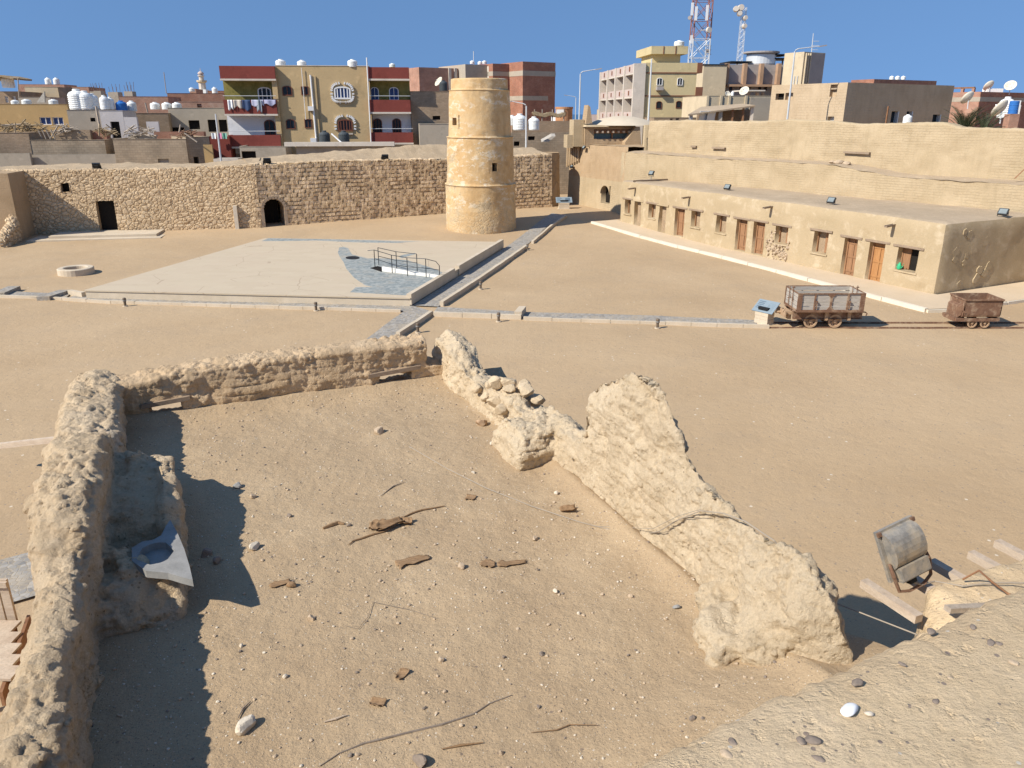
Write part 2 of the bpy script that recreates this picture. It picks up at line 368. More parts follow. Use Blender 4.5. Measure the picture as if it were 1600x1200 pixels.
# far wall with two low lintel openings
fw = MB()
def wallbit(mb, a0, a1, z0, z1, ba=0, bo=-.42, n=1):
    mb.hexa([L(a, b, z) for z in (z0, z1) for a, b in ((a0,ba),(a1,ba),(a1,bo),(a0,bo))])
rings = []
for a in [-.5+.25*i for i in range(22)]:
    zt = interp([(-.5,.70),(.1,.62),(.7,.70),(2,.76),(3.6,.75),(5.3,.78)], a)[0]
    rings.append([L(a, 0, .24 if True else 0), L(a, .0, zt-.06), L(a, -.07, zt), L(a, -.40, zt+.02), L(a, -.47, zt-.05), L(a, -.5, .24)])
loft(fw, rings)
for a0, a1 in ((-.5,.40),(.86,3.92),(4.46,5.2)): wallbit(fw, a0, a1, -.5, .3, .01, -.5)
wallbit(fw, .3, 1.0, -.5, -.02, .0, -.5); wallbit(fw, 3.8, 4.6, -.5, .03, 0, -.5)
o = ruin('ruined_wall', fw, M['mudF'], .022, 1, .03, 3.2, 150, .06)
FARW = o; tag(o, 'low brown mud brick wall across the far side of the roof terrace, two gaps at its foot', 'wall', 'crumbling walls around the roof terrace')
def part_world(mb, name, mat, parent, smooth=False):
    loc = Vector(parent.location); rz = parent.rotation_euler.z; c, s = math.cos(-rz), math.sin(-rz)
    nv = []
    for p in mb.v:
        q = Vector(p)-loc; nv.append((q.x*c-q.y*s, q.x*s+q.y*c, q.z))
    mb.v = nv; return mb.build(name, mat, parent, smooth)
def lplank(mb, a0, a1, b0, b1, z0, z1, tilt=0):
    mb.hexa([L(a, b, z+(tilt if a == a1 else 0)) for z in (z0, z1) for a, b in ((a0,b0),(a1,b0),(a1,b1),(a0,b1))])
for a0, a1, z, tl in ((.30,.98,.20,.045),(3.72,4.62,.225,.05)):
    b = MB(); lplank(b, a0, a1, .045, -.12, z, z+.065, tl); lplank(b, a0+.05, a1-.05, -.15, -.35, z+.01, z+.07, tl); part_world(b, 'lintel', M['wood_lintel'], FARW)
# right wall
tabR = [ # b, a_in_base, a_in_top, z_in, a_crown, z_crown, a_out, z_out
 (-.45,4.98,5.02,.66,5.25,.80,5.50,.70),(.35,4.98,5.02,.64,5.22,.78,5.50,.66),(.62,5.0,5.06,.50,5.25,.56,5.48,.44),(.9,5.03,5.10,.40,5.28,.42,5.5,.34),
 (1.6,5.06,5.14,.38,5.3,.42,5.5,.36),(2.0,5.08,5.15,.44,5.32,.55,5.52,.44),(2.55,5.10,5.18,.46,5.34,.56,5.52,.45),(2.75,5.1,5.2,.42,5.35,.46,5.55,.38),(3.4,5.22,5.3,.48,5.5,.56,5.72,.46),(4.2,5.32,5.38,.50,5.56,.60,5.76,.46),
 (4.36,5.33,5.38,.50,5.5,.60,5.64,.5),(4.39,5.34,5.38,1.0,5.5,1.22,5.62,1.05),(4.6,5.35,5.40,1.16,5.5,1.40,5.60,1.22),(5.0,5.36,5.40,1.32,5.5,1.58,5.60,1.38),(5.22,5.36,5.41,1.40,5.5,1.71,5.60,1.46),(5.54,5.36,5.42,1.40,5.51,1.79,5.62,1.52),(5.79,5.37,5.42,1.28,5.51,1.74,5.63,1.46),(5.98,5.38,5.43,1.12,5.51,1.58,5.65,1.3),
 (6.18,5.39,5.43,.98,5.52,1.31,5.66,1.05),(6.36,5.39,5.43,.90,5.52,1.14,5.68,.92),(6.53,5.38,5.43,.84,5.52,1.04,5.70,.84),(6.93,5.36,5.43,.74,5.52,.95,5.70,.76),(7.29,5.28,5.40,.70,5.52,.90,5.72,.72),(7.84,5.16,5.32,.70,5.52,.96,5.76,.76),(8.11,5.16,5.32,.60,5.54,.87,5.78,.68),(8.22,5.28,5.38,.52,5.54,.78,5.74,.58),(8.34,5.40,5.44,.42,5.57,.64,5.70,.46),(8.44,5.46,5.5,.28,5.58,.46,5.66,.32)]
rw = MB(); rings = []
b = -.45
while b <= 8.44:
    ib, it_, zi, ac, zc, ao, zo = interp(tabR, b)
    rings.append([L(ib, b, -.5), L(ib, b, .02), L(it_, b, zi), L(ac, b, zc), L(ao, b, zo), L(ao+.03, b, -.6)]); b += .06
loft(rw, rings)
rings = []                                      # stub buttress
for b, z in ((2.86,.20),(2.95,.40),(3.2,.47),(3.6,.46),(3.74,.40),(3.80,.2)):
    rings.append([L(4.78, b, -.4), L(4.80, b, z*.6), L(4.90, b, z), L(5.6, b, z+.08), L(5.6, b, -.4)])
loft(rw, rings)
for (a, b, z, r) in ((5.10,7.58,.05,.24),(5.02,7.78,.0,.2),(5.22,7.85,.08,.26),(5.40,7.9,.15,.28),(5.52,8.08,.18,.22),(5.3,7.3,.1,.22),(5.16,7.4,.0,.2),(5.25,8.0,.0,.2)): rw.rock(L(a, b, z), r, 2, (1,1,1), None, .4)
o = ruin('ruined_wall', rw, M['mudR'], .02, 1, .05, 2.8, 600, .088)
RIGHTW = o; tag(o, 'pale sunlit mud wall on the right of the roof terrace, rising to a jagged peak', 'wall', 'crumbling walls around the roof terrace')
M['rubstone'] = surf('rubble_stone', (.50,.385,.245), (.60,.475,.32), 6, .92, 30, .6, .02, .25)
# rubble stones bedded on the right wall
for k, (a, b, z, r) in enumerate([(5.2,2.0,.58,.11),(5.36,2.12,.60,.12),(5.5,2.3,.58,.12),(5.28,2.32,.58,.10),(5.46,2.52,.60,.13),(5.6,2.62,.46,.12),(5.2,1.72,.46,.09),(5.34,1.84,.50,.10),(5.58,2.45,.38,.13),(5.12,1.85,.32,.10),(5.12,2.2,.36,.12),(5.1,2.45,.34,.1),(5.08,1.5,.34,.09),(5.62,2.75,.3,.1)]):
    q = MB(); q.rock(L(a, b, z), r, 2, (1,.85,.8), None, .45); part_world(q, 'rubble_stone', M['rubstone'], RIGHTW)
# left wall with the lump
lw = MB(); tabL = [(-.5,.10,-.60,.66,.72),(.4,.10,-.60,.68,.72),(1.4,.13,-.60,.66,.70),(2.2,.17,-.62,.60,.64),(2.45,.16,-.58,.66,.72),(2.8,.16,-.52,.94,.94),(3.2,.16,-.46,1.06,1.04),(3.9,.17,-.43,1.10,1.08),(4.7,.17,-.42,1.10,1.06),(5.05,.15,-.40,.98,.96),(5.25,.11,-.32,.78,.78),(6,.11,-.25,.76,.74),(7,.12,-.28,.75,.74),(8.6,.12,-.34,.75,.76)]
rings = []; b = -.5
while b <= 8.6:
    ai, ao, zi, zo = interp(tabL, b)
    rings.append([L(ai, b, -.5), L(ai-.01, b, zi-.1), L(ai-.08, b, zi), L((ai+ao)/2, b, max(zi, zo)+.03), L(ao+.1, b, zo), L(ao, b, zo-.12), L(ao-.03, b, -.6)]); b += .12
loft(lw, rings)
rings = []
for b, z, zr, ar in ((2.42,.40,.30,.45),(2.55,.56,.50,.62),(2.85,.58,.60,.74),(3.05,.56,.64,.78),(3.25,.53,.64,.80),(3.7,.50,.62,.82),(3.95,.45,.56,.82),(4.12,.34,.42,.82),(4.3,.12,.36,.82),(4.75,.12,.36,.82),(4.95,.36,.36,.82),(5.12,.34,.30,.80),(5.35,.2,.16,.78),(5.45,.05,.02,.74)):
    rings.append([L(-.1, b, -.4), L(-.1, b, z+.12), L(.2, b, z+.03), L(ar-.24, b, z), L(ar-.16, b, zr), L(ar-.03, b, zr-.05), L(ar+.04, b, -.4)])
loft(lw, rings)
for (a, b, z, r) in ((.35,2.8,.52,.18),(-.2,3.4,.86,.22),(-.25,4.4,.85,.22),(.2,4.75,.42,.14),(.35,4.95,.35,.15)): lw.rock(L(a, b, z), r, 2, (1,1,.8), None, .25)
o = ruin('ruined_wall', lw, M['mudL'], .021, 1, .055, 2.6, 700, .075)
LEFTW = o; tag(o, 'lumpy mud wall on the left of the roof terrace with a bulging hollow mass against it', 'wall', 'crumbling walls around the roof terrace')
# grey basin slab set in the lump
ol = [LF(u, v, .46) for u, v in ((266,812),(278,834),(288,858),(296,884),(301,906),(285,902),(262,895),(228,892),(206,876),(206,856),(222,846),(240,843),(252,836),(259,822))]
hc = LF(243, 865, .46); n = len(ol); bs = MB(); vs = []; fs = []
for k, (rad, dz) in enumerate(((0,-.07),(0,0),(1,.004),(1,-.3),(.8,-.42))):
    for i, (a, b) in enumerate(ol):
        if rad == 0: vs.append(L(a, b, .46+dz))
        else:
            an = math.atan2(b-hc[1], a-hc[0]); vs.append(L(hc[0]+rad*.165*math.cos(an), hc[1]+rad*.20*math.sin(an), .46+dz))
for k in range(4): fs += [(k*n+i, k*n+(i+1) % n, (k+1)*n+(i+1) % n, (k+1)*n+i) for i in range(n)]
fs += [tuple(range(4*n, 5*n)), tuple(range(n-1, -1, -1))]
bs.add(vs, fs); o = bs.build('stone_basin', M['stone_grey']); tag(o, 'smooth grey stone basin slab with an oval hole, set in the mud lump', 'basin')
o.data.polygons.foreach_set('use_smooth', [False]*len(o.data.polygons))
# camera side rampart: pebbly parapet and the beamed ledge
def bedge(a): return 10.20-.085*(a-2.49)+.06*mnoise.noise(Vector((a*2.1, 0, 0)))+.035*mnoise.noise(Vector((a*7, 3, 0)))+.015*mnoise.noise(Vector((a*19, 8, 0)))
prof = [(0,-3.7),(0,-2),(0,0.4),(0,1.5),(0,2.0),(.015,2.12),(.05,2.19),(.1,2.225),(.18,2.245)]+[(.18+.03*i, 2.25) for i in range(1, 95)]+[(3.2,2.25),(3.3,-3.7)]
pm = MB(); NA = 440
def pf(s, t):
    a = -7+21*s if False else 0
pa = [-8+.5*i for i in range(18)]+[1.0+.025*i for i in range(300)]+[8.5+.5*i for i in range(16)]
vs = [L(a, bedge(a)+p, z+(.03*mnoise.noise(Vector((a*1.5, p*1.5, 7))) if z > 2 else 0)) for p, z in prof for a in pa]; na = len(pa)
pm.add(vs, [(j*na+i+1, j*na+i, (j+1)*na+i, (j+1)*na+i+1) for j in range(len(prof)-1) for i in range(na-1)])
PAR = pm.build('rampart_parapet', M['parapet'], smooth=True); tag(PAR, 'pebbly plastered rampart parapet filling the lower right corner, nearest the viewer', 'wall')
lg = MB(); rings = []
for a in [6.15+.2*i for i in range(52)]:
    e = 8.34+.05*mnoise.noise(Vector((a*2.5, 5, 1)))+.35*max(0, 1-(a-6.15)/.3); zt = .66-.25*max(0, 1-(a-6.15)/.35)
    rings.append([L(a, e, -3.9), L(a, e, zt-.05), L(a, e+.06, zt), L(a, e+.9, zt+.06), L(a, 10.6, zt+.1), L(a, 10.6, -3.9)])
loft(lg, rings); LEDGE = ruin('rampart_ledge', lg, M['parapet'], .05, 2, .04, 2.5); tag(LEDGE, 'earth topped ledge under the parapet with timber stubs sticking out of it', 'ledge')
ln = MB(); ln.hexa([L(a, b, z) for z in (-3.9, .12) for a, b in ((5.85,10.4),(6.5,10.4),(6.5,8.6),(5.85,8.6))]); part_world(ln, 'inner_fill', M['mudB'], LEDGE)
blab = ['timber stub nearest the crumbling wall, left of the grey floodlight', 'timber stub under the grey floodlight', 'timber stub right behind the grey floodlight', 'timber stub fourth along the ledge from the crumbling wall', 'timber stub at the right edge of the photo, farthest out along the ledge']
for k, a in enumerate((6.2,6.62,7.0,7.44,7.84)):
    q = MB(); t = .02*_rs.uniform(-1, 1)
    q.hexa([L(a+da+(t if b < 8.3 else 0), b, z) for z in (.53, .60) for da, b in ((-.04,8.55),(.04,8.55),(.04,8.0+.04*(k % 2)),(-.04,8.0+.04*(k % 2)))])
    o = q.build('timber_stub', M['wood_pale']); tag(o, blab[k], 'beam', 'timber stubs sticking out of the ledge')
q = MB(); q.hexa([L(a, b, z) for z in (.70, .745) for a, b in ((6.30,8.72),(6.72,8.86),(6.72,8.80),(6.30,8.66))]); o = q.build('stick', M['wood_grey']); tag(o, 'short pale grey stick lying on the ledge below the floodlight', 'stick')
q = MB(); q.rope([L(6.78,8.45,.72), L(6.80,8.55,.86), L(6.84,8.65,.80), L(6.9,8.75,.74), L(6.96,8.95,.75)], .009); o = q.build('twig', M['wood_brown']); tag(o, 'thin dark crooked twig standing on the ledge', 'twig')
for k, (a, b, z, r) in enumerate(((5.98,8.95,.2,.11),(6.05,9.15,.2,.09),(5.92,9.2,.18,.08))):
    q = MB(); q.rock(L(a, b, z), r, 2); o = q.build('loose_stone', M['stone_grey']); tag(o, 'greyish stone in the dark gap between the crumbling wall end and the ledge', 'stone', 'stones in the dark gap')
# floodlight
fc = GZ(1409, 858, ZR+.93)
X = (Vector((1,0,0))*.88+CU*.30+CF*.30).normalized(); Dn = Vector((1,0,0))*.50-CU*.80+CF*.12; Dn = (Dn-X*Dn.dot(X)).normalized(); Nn = Dn.cross(X)
if Nn.dot(CF) > 0: Nn = -Nn
FLD = thing('floodlight', 'large dusty grey metal floodlight leaning on its bracket above the ledge, seen from behind', 'floodlight', fc)
def fl_pt(x, d, n): return X*x+Dn*d+Nn*n
def fl_box(mb, x0, x1, d0, d1, n0, n1): mb.hexa([fl_pt(x, d, n) for n in (n0, n1) for x, d in ((x0,d0),(x1,d0),(x1,d1),(x0,d1))])
h = MB(); arc = [(-.19+.15*(1-math.cos(math.pi*i/10)), .03+.085*math.sin(math.pi*i/10)) for i in range(11)]
arc = [(-.20,0)]+arc+[(.11,0)]
h.prism([fl_pt(-.165, d, n) for d, n in arc], X*.33); h.build('housing', M['steel'], FLD)
h = MB(); fl_box(h, -.15, .15, .10, .21, 0, .10); fl_box(h, -.155,.155,.205,.225,-.005,.085); h.build('gear_box', M['steel'], FLD)
h = MB(); fl_box(h, -.20, .20, -.22, .22, -.035, -.0); h.build('front_frame', M['steel'], FLD)
h = MB(); fl_box(h, -.17, .17, -.19, .19, -.042, -.036); h.build('glass', flat('lamp_glass', (.25,.28,.3), .1), FLD)
for sx in (-1, 1):
    h = MB(); fl_box(h, sx*.185-.018, sx*.185+.018, -.215, -.18, 0, .02); h.build('clip', M['rust'], FLD)
h = MB(); h.rope([fl_pt(-.19,.05,.03), fl_pt(-.2,.16,.05), fl_pt(-.17,.30,.03), fl_pt(-.06,.34,.02), fl_pt(.1,.34,.02), fl_pt(.185,.29,.03), fl_pt(.2,.16,.05), fl_pt(.19,.05,.03)], .016, 4); h.build('bracket', M['rust'], FLD)
h = MB(); fl_box(h, -.07, 0, .22, .27, .02, .07); h.build('cable_gland', M['black'], FLD)
p0 = fc+fl_pt(-.03,.27,.05); q = MB(); q.rope([p0, p0*.6+L(6.66,8.30,.64)*.4+Vector((0,0,-.03)), L(6.66,8.30,.64), L(6.72,8.5,.70), L(6.95,8.6,.735), L(7.3,8.8,.76), L(7.6,9.2,.77)], .007)
o = q.build('lamp_cable', M['cable']); tag(o, 'thin pale cable running from the floodlight across the ledge', 'cable')
# cable over the right wall
q = MB(); pts = [L(*LF(u, v), .02) for u, v in ((640,700),(700,735),(760,765),(830,793),(905,818),(960,832),(1008,838))]
pts += [LP(u, v, a) for u, v, a in ((1030,830,5.33),(1060,812,5.36),(1095,798,5.38),(1130,802,5.40),(1165,815,5.42),(1210,845,5.50),(1240,880,5.62),(1270,910,5.78),(1305,942,6.0))]+[L(6.10,8.62,.50), L(6.02,9.0,.55), L(5.9,9.4,.7), L(5.85,9.75,1.4)]
q.rope(pts, .006); o = q.build('wall_cable', M['cable']); tag(o, 'thin grey cable trailing over the floor and the right mud wall to the parapet', 'cable')
q = MB(); pts = [L(*LF(u, v), .02) for u, v in ((1008,838),(1000,835),(985,832))]+[LP(u, v, 5.30) for u, v in ((1020,826),(1060,806),(1094,796))]; q.rope([L(*LF(930,824), .015), L(*LF(985,831), .05)]+pts[3:], .0035); o = q.build('thin_wire', M['cable']); tag(o, 'second thinner wire lifted off the floor beside the trailing cable', 'wire')
# loose stones, each its own object
LS = [ # u,v,px size,mat,label
 (385,1141,26,'stone_pale','cut pale limestone block lying alone near the left shadow edge'),(372,760,12,'stone_grey','long grey pebble near the far end of the left wall shadow'),(396,778,10,'stone_tan','small tan stone beside the long grey pebble'),(452,806,8,'stone_dark','small reddish dark stone up from the palm scraps'),
 (593,677,16,'stone_tan','tan clod of stones in the middle of the far floor'),(752,664,18,'rustpale','reddish flat stone with crumbs near the rubble'),(768,694,7,'stone_pale','white chip left of the stub buttress'),(740,740,7,'stone_pale','white chip on the trailing cable'),(869,772,8,'stone_pale','pale stone at the foot of the right wall below the stub'),
 (836,842,10,'stone_tan','rounded tan stone between the orange scrap and the peak'),(720,889,13,'stone_tan','broken tan clod with a dark shaded face'),(868,925,9,'stone_pale','pale rounded stone in the middle right of the floor'),(487,968,12,'stone_tan','tan stone with a sharp shadow left of the thin thread'),(690,1033,11,'stone_tan','tan stone left of a dark one in the lower middle'),(846,1022,8,'stone_dark','round dark pebble in the lower middle of the floor'),(787,1027,6,'stone_dark','small dark pebble left of the round dark one'),
 (1057,950,10,'stone_grey','grey stone near the wall bulge'),(657,1192,20,'stone_dark','dark lump at the bottom edge of the photo'),(1120,1170,12,'stone_pale','pale stone beside the parapet edge'),(322,868,17,'stone_dark','larger stone in the shade beside the basin'),(338,880,14,'stone_dark','grey stone in the shade next to the larger one'),(398,858,16,'stone_pale','cream stone on the shadow tip'),(548,1182,8,'stone_dark','dark splinter of stone at the lower left'),(663,1107,6,'stone_dark','tiny black pebble low in the middle'),(841,1105,7,'stone_dark','tiny dark pebble above the long crack'),(783,1180,9,'stone_tan','tan pebble near the bottom centre'),(1080,1140,9,'stone_dark','dark pebble where the floor meets the parapet'),
 (545,822,7,'stone_dark','dark chip left of the palm scraps'),(455,916,12,'fibre','brown clod left of the middle'),(377,1010,7,'stone_pale','white chip just outside the shadow'),(445,1060,8,'stone_pale','pale chip in the lower left of the sunlit floor'),(840,890,6,'stone_dark','dark crumb right of the dry leaf litter'),(905,960,6,'stone_pale','pale crumb in the right centre'),(985,932,7,'stone_tan','tan crumb close to the sunlit wall')]
for u, v, px, mt, lb in LS:
    a, b = LF(u, v); p = L(a, b, 0); r = px/1200*(p-CC).length*.5; z = floor_z(a, b)
    q = MB(); q.rock((p.x, p.y, ZR+z+r*.45), r, 2 if px > 9 else 1, (1.1,.8,.75), None, .5); o = q.build('loose_stone', M[mt]); tag(o, lb, 'stone', 'loose stones on the roof terrace')
# embedded pebbles on the parapet
for u, v, px, mt in ((1270,1157,16,'stone_dark'),(1252,1158,13,'stone_dark'),(1327,1110,22,'white'),(1455,987,12,'stone_dark'),(1340,1067,14,'stone_dark'),(1410,1038,8,'stone_dark'),(1552,1140,12,'stone_dark'),(1548,1005,11,'stone_dark'),(1560,1006,8,'stone_dark'),(1463,1096,9,'stone_dark'),(1278,1186,13,'stone_dark'),(1215,1188,10,'stone_tan'),(1358,1115,9,'stone_pale'),(1585,1036,9,'stone_tan'),(1145,1160,12,'stone_dark'),(1135,1180,16,'stone_tan'),(1520,980,8,'stone_dark'),(1485,1060,7,'stone_tan')):
    a, b = LF(u, v, 2.25); p = L(a, b, 2.25); r = px/1200*(p-CC).length*.5
    lb = 'white shell chip embedded in the parapet plaster' if mt == 'white' else {'stone_dark':'dark pebble embedded in the parapet plaster','stone_tan':'tan pebble embedded in the parapet plaster','stone_pale':'pale pebble embedded in the parapet plaster'}[mt]
    q = MB(); q.rock((p.x, p.y, p.z+r*.1), r, 2, (1.25,.8,.45), None, .25); o = q.build('embedded_pebble', M[mt], smooth=True); tag(o, lb, 'pebble', lb+'s' if mt != 'white' else None)
# gravel too fine to count
def gravel(name, pts, mat):
    q = MB()
    for (p, r) in pts: q.rock(p, r, 0, (1,.9,.6), None, .4)
    o = q.build(name, mat); o['kind'] = 'stuff'; tag(o, {'g_pale':'scatter of pale grit'}.get(name, 'fine grit scattered over the roof terrace'), 'grit'); return o
def gp(n, lo, hi, seed):
    rr = random.Random(seed); out = []
    while len(out) < n:
        a, b = rr.uniform(.1, 5.4), rr.uniform(.05, 8.6)
        if mnoise.noise(Vector((a*1.1, b*1.1, seed))) < rr.uniform(-.6, .5): continue
        r = lo+(hi-lo)*rr.random()**4; p = L(a, b, floor_z(a, b)+r*.3); out.append((p, r))
    return out
gravel('pale_grit', gp(1700, .004, .016, 1), M['stone_pale']); gravel('tan_grit', gp(1700, .005, .022, 2), M['stone_tan']); gravel('dark_grit', gp(700, .005, .018, 5), M['stone_dark'])
# dry palm scraps and twigs
def twig(px, r, label, mat='fibre', lift=.012):
    q = MB(); pts = []
    for u, v in px: a, b = LF(u, v); pts.append(L(a, b, floor_z(a, b)+lift))
    n = len(pts); q.rope(pts, [r*(1-.6*abs(2*i/(n-1)-1)) for i in range(n)], 6); o = q.build('dry_twig', M[mat]); tag(o, label, 'twig', 'dry twigs on the roof terrace')
twig(((695,790),(680,793),(660,797),(645,802),(632,808),(622,818)), .012, 'long thin twig trailing from the brown palm sheath up to the right')
twig(((620,822),(600,832),(585,836),(565,842),(552,846),(545,852)), .012, 'tapering stalk end of the brown palm sheath, lower left')
twig(((505,828),(518,823),(528,819),(538,820)), .03, 'thick short brown stalk left of the palm sheath')
twig(((500,1198),(530,1178),(570,1162),(620,1150),(690,1133),(740,1115),(765,1098),(800,1085)), .010, 'long curving root running from the bottom edge towards the middle', 'stone_dark', .004)
twig(((830,1148),(870,1143),(890,1135),(935,1136)), .006, 'thin brown stem at the lower right of the floor')
twig(((690,1172),(720,1166),(755,1162)), .010, 'short tapered brown stem near the bottom centre')
twig(((372,1125),(380,1110),(392,1098)), .008, 'thin twig with a knob behind the cut limestone block', 'stone_dark')
twig(((506,1130),(525,1126),(543,1120)), .009, 'straight pale stick at the lower left of the sunlit floor', 'wood_pale')
twig(((595,776),(615,762),(632,756)), .008, 'thin grey stalk above the palm sheath', 'stone_dark')
twig(((540,980),(560,985),(575,965),(583,943),(640,952),(685,967)), .003, 'thin dark thread bent into an angle on the floor', 'stone_dark')
def scrap(u, v, w, h, label, rz=0, curl=.5, mat='fibre', lift=0.0):
    a0, b0 = LF(u, v); p = L(a0, b0, 0); k = (p-CC).length/1200; W_, H_ = w*k, h*k*1.5; q = MB(); sd = Vector((u*.1, v*.1, 0))
    def fn(s, t):
        x, y = (s-.5)*W_, (t-.5)*H_; e = .25*W_*mnoise.noise(sd+Vector((s*3, t*3, 0))); x += e*.4*(1 if t > .5 else -1); y += .2*H_*mnoise.noise(sd+Vector((s*4, 9, 0)))
        y *= .45+.9*abs(mnoise.noise(sd+Vector((s*2.6, 4, 2))))+.25*math.sin(math.pi*s); z = curl*H_*(abs(t-.5)*2)**2*.2+.03*W_*(1+mnoise.noise(sd+Vector((s*4, t*4, 5)))); c, s_ = math.cos(rz), math.sin(rz); a, b = a0+x*c-y*s_, b0+x*s_+y*c
        return L(a, b, floor_z(a, b)+.006+lift+z)
    q.sheet(fn, 12, 8); o = q.build('palm_scrap', M[mat], smooth=True); m = o.modifiers.new('t', 'SOLIDIFY'); m.thickness = .003; tag(o, label, 'palm scrap', 'dry palm scraps on the roof terrace')
scrap(590,826,24,20,'curled brown flap of palm sheath beside the twigs',.3,1.0); scrap(610,824,44,14,'knotted brown palm sheath in the middle of the floor',-.3,1.3,lift=.01); scrap(634,818,20,14,'small bent end of the palm sheath',.5,1.2)
scrap(646,878,52,15,'flat torn sheet of brown palm fibre left of the dry litter',-.1,.25); scrap(800,881,46,10,'thin streak of dry brown leaf litter',.1,.15); scrap(762,884,22,14,'small heap of dry fibre crumbs',.4,.3)
scrap(888,800,24,15,'orange brown curled leaf beside the trailing cable',.2,1.2); scrap(627,1055,14,18,'two folded brown leaf flakes in the lower middle',1.0,.7); scrap(590,1100,22,14,'brown curled flake at the lower left of centre',.6,.7); scrap(735,778,16,12,'tiny bundle of brown fibre at the end of the long twig',.6,.4); scrap(438,913,30,10,'dry brown flake left of the centre',.0,.3)
# ================================================================== courtyard
M['paver'] = None
def mkpaver():
    t = NT('cobble_paving'); co = t.coord()
    ve = t.node('ShaderNodeTexVoronoi', Vector=co, Scale=9.0, Randomness=.7, feature='DISTANCE_TO_EDGE'); vo = t.node('ShaderNodeTexVoronoi', Vector=co, Scale=9.0, Randomness=.7)
    q = t.node('ShaderNodeSeparateColor'); t.link(vo.outputs['Color'], q.inputs[0])
    col = t.ramp(q.outputs[0], [(0, (.215,.205,.19)), (.5, (.30,.285,.26)), (1, (.41,.38,.335))])
    col = t.mix(t.ramp(ve.outputs['Distance'], [(.02, (1,1,1)), (.10, (0,0,0))]), col, (.33,.28,.21))
    col = t.mix(t.ramp(t.noise(co, .8, 7, .7), [(.48, (0,0,0)), (.7, (.75,.75,.75))]), col, (.42,.34,.24))
    return t.done(col, .85, t.bump(t.math('MINIMUM', ve.outputs['Distance'], .12), .6, .06))
M['paver'] = mkpaver()
M['kerb'] = surf('pale_kerb_stone', (.52,.43,.31), (.62,.52,.39), 1.2, .9, 25, .3, .01, .15)
def mkplat():
    t = NT('platform_slabs'); co = t.coord()
    bt = t.node('ShaderNodeTexBrick', Vector=co, Scale=1.0, **{'Mortar Size': .008, 'Brick Width': 1.0, 'Row Height': .5}); bt.inputs['Color1'].default_value = (.525,.435,.31,1); bt.inputs['Color2'].default_value = (.50,.41,.29,1); bt.inputs['Mortar'].default_value = (.53,.43,.33,1)
    col = t.mix(t.ramp(t.noise(co, .4, 8, .7), [(.45, (0,0,0)), (.75, (.6,.6,.6))]), bt.outputs[0], (.51,.405,.295))
    v = t.node('ShaderNodeTexVoronoi', Vector=t.mix(.25, co, t.node('ShaderNodeTexNoise', Vector=co, Scale=.8, Detail=6).outputs[1], 'ADD'), Scale=.5, feature='DISTANCE_TO_EDGE')
    cr = t.math('MULTIPLY', t.math('LESS_THAN', v.outputs['Distance'], .008), t.math('GREATER_THAN', t.noise(co, .35, 3), .5)); col = t.mix(t.math('MULTIPLY', cr, .85), col, (.40,.31,.22))
    return t.done(col, .9, t.bump(t.noise(co, 30, 5), .25, .01))
M['plat'] = mkplat()
def mkmosaic():
    t = NT('blue_mosaic'); co = t.coord(); vo = t.node('ShaderNodeTexVoronoi', Vector=co, Scale=7); q = t.node('ShaderNodeSeparateColor'); t.link(vo.outputs['Color'], q.inputs[0])
    col = t.ramp(q.outputs[0], [(0, (.205,.23,.225)), (.5, (.275,.295,.28)), (1, (.365,.375,.345))])
    col = t.mix(t.ramp(t.noise(co, 1.1, 7, .7), [(.5, (0,0,0)), (.75, (.7,.7,.7))]), col, (.45,.39,.30)); return t.done(col, .7, t.bump(vo.outputs['Distance'], .3, .01))
M['mosaic'] = mkmosaic()
# ground sheet
def bp(lo, hi, dense0, dense1, ds, cs):
    out = []; x = lo
    while x < hi: out.append(x); x += ds if dense0 <= x < dense1 else cs
    return out+[hi]
gx = bp(-420, 420, -42, 42, .5, 12); gy = bp(-60, 700, 12, 74, .5, 9); nx = len(gx)
g_ = MB(); g_.add([(x, y, zg(x, y)+(.03*mnoise.noise(Vector((x*.35, y*.35, 0)))+.012*mnoise.noise(Vector((x*1.4, y*1.4, 2))) if 12 < y < 74 else 0)) for y in gy for x in gx], [(j*nx+i, j*nx+i+1, (j+1)*nx+i+1, (j+1)*nx+i) for j in range(len(gy)-1) for i in range(nx-1)])
o = g_.build('courtyard_ground', M['ground'], smooth=True, origin=(0,0,0)); o['kind'] = 'structure'
tsea = NT('sea_water'); tsea.b.inputs['Base Color'].default_value = (.03,.10,.20,1)
q = MB(); q.hexa([(x, y, z) for z in (-.5, .25) for x, y in ((-3000,330),(3000,330),(3000,12000),(-3000,12000))]); o = q.build('sea', tsea.done((.03,.10,.19), .25, tsea.bump(tsea.noise(tsea.coord(), .2, 4), .3, .5)), origin=(0,0,0)); o['kind'] = 'structure'
# paths
def ribbon(name, lf, rt, dz, mat, n=14, w=4):
    q = MB()
    def samp(tab, t):
        t *= len(tab)-1; i = min(int(t), len(tab)-2); return tab[i].lerp(tab[i+1], t-i)
    def fn(s, t):
        p = samp(lf, t).lerp(samp(rt, t), s); return (p.x, p.y, zg(p.x, p.y)+dz+.015*mnoise.noise(Vector((p.x*2, p.y*2, 1))))
    q.sheet(fn, w, n); o = q.build(name, mat, smooth=True); o['kind'] = 'structure'; return o
g2 = lambda *ps: [G(u, v) for u, v in ps]
ribbon('paved_path', g2((560,541),(610,503),(644,479)), g2((610,535),(650,505),(677,489)), .05, M['paver'], 20)
ribbon('paved_path', g2((644,479),(695,447),(745,415),(794,385),(840,349),(862,334)), g2((684,481),(733,449),(782,414),(818,388),(858,352),(884,337)), .055, M['paver'], 40)
ribbon('paved_path', g2((118,462),(380,470),(644,479)), g2((100,470),(380,480),(634,488)), .05, M['paver'], 40)
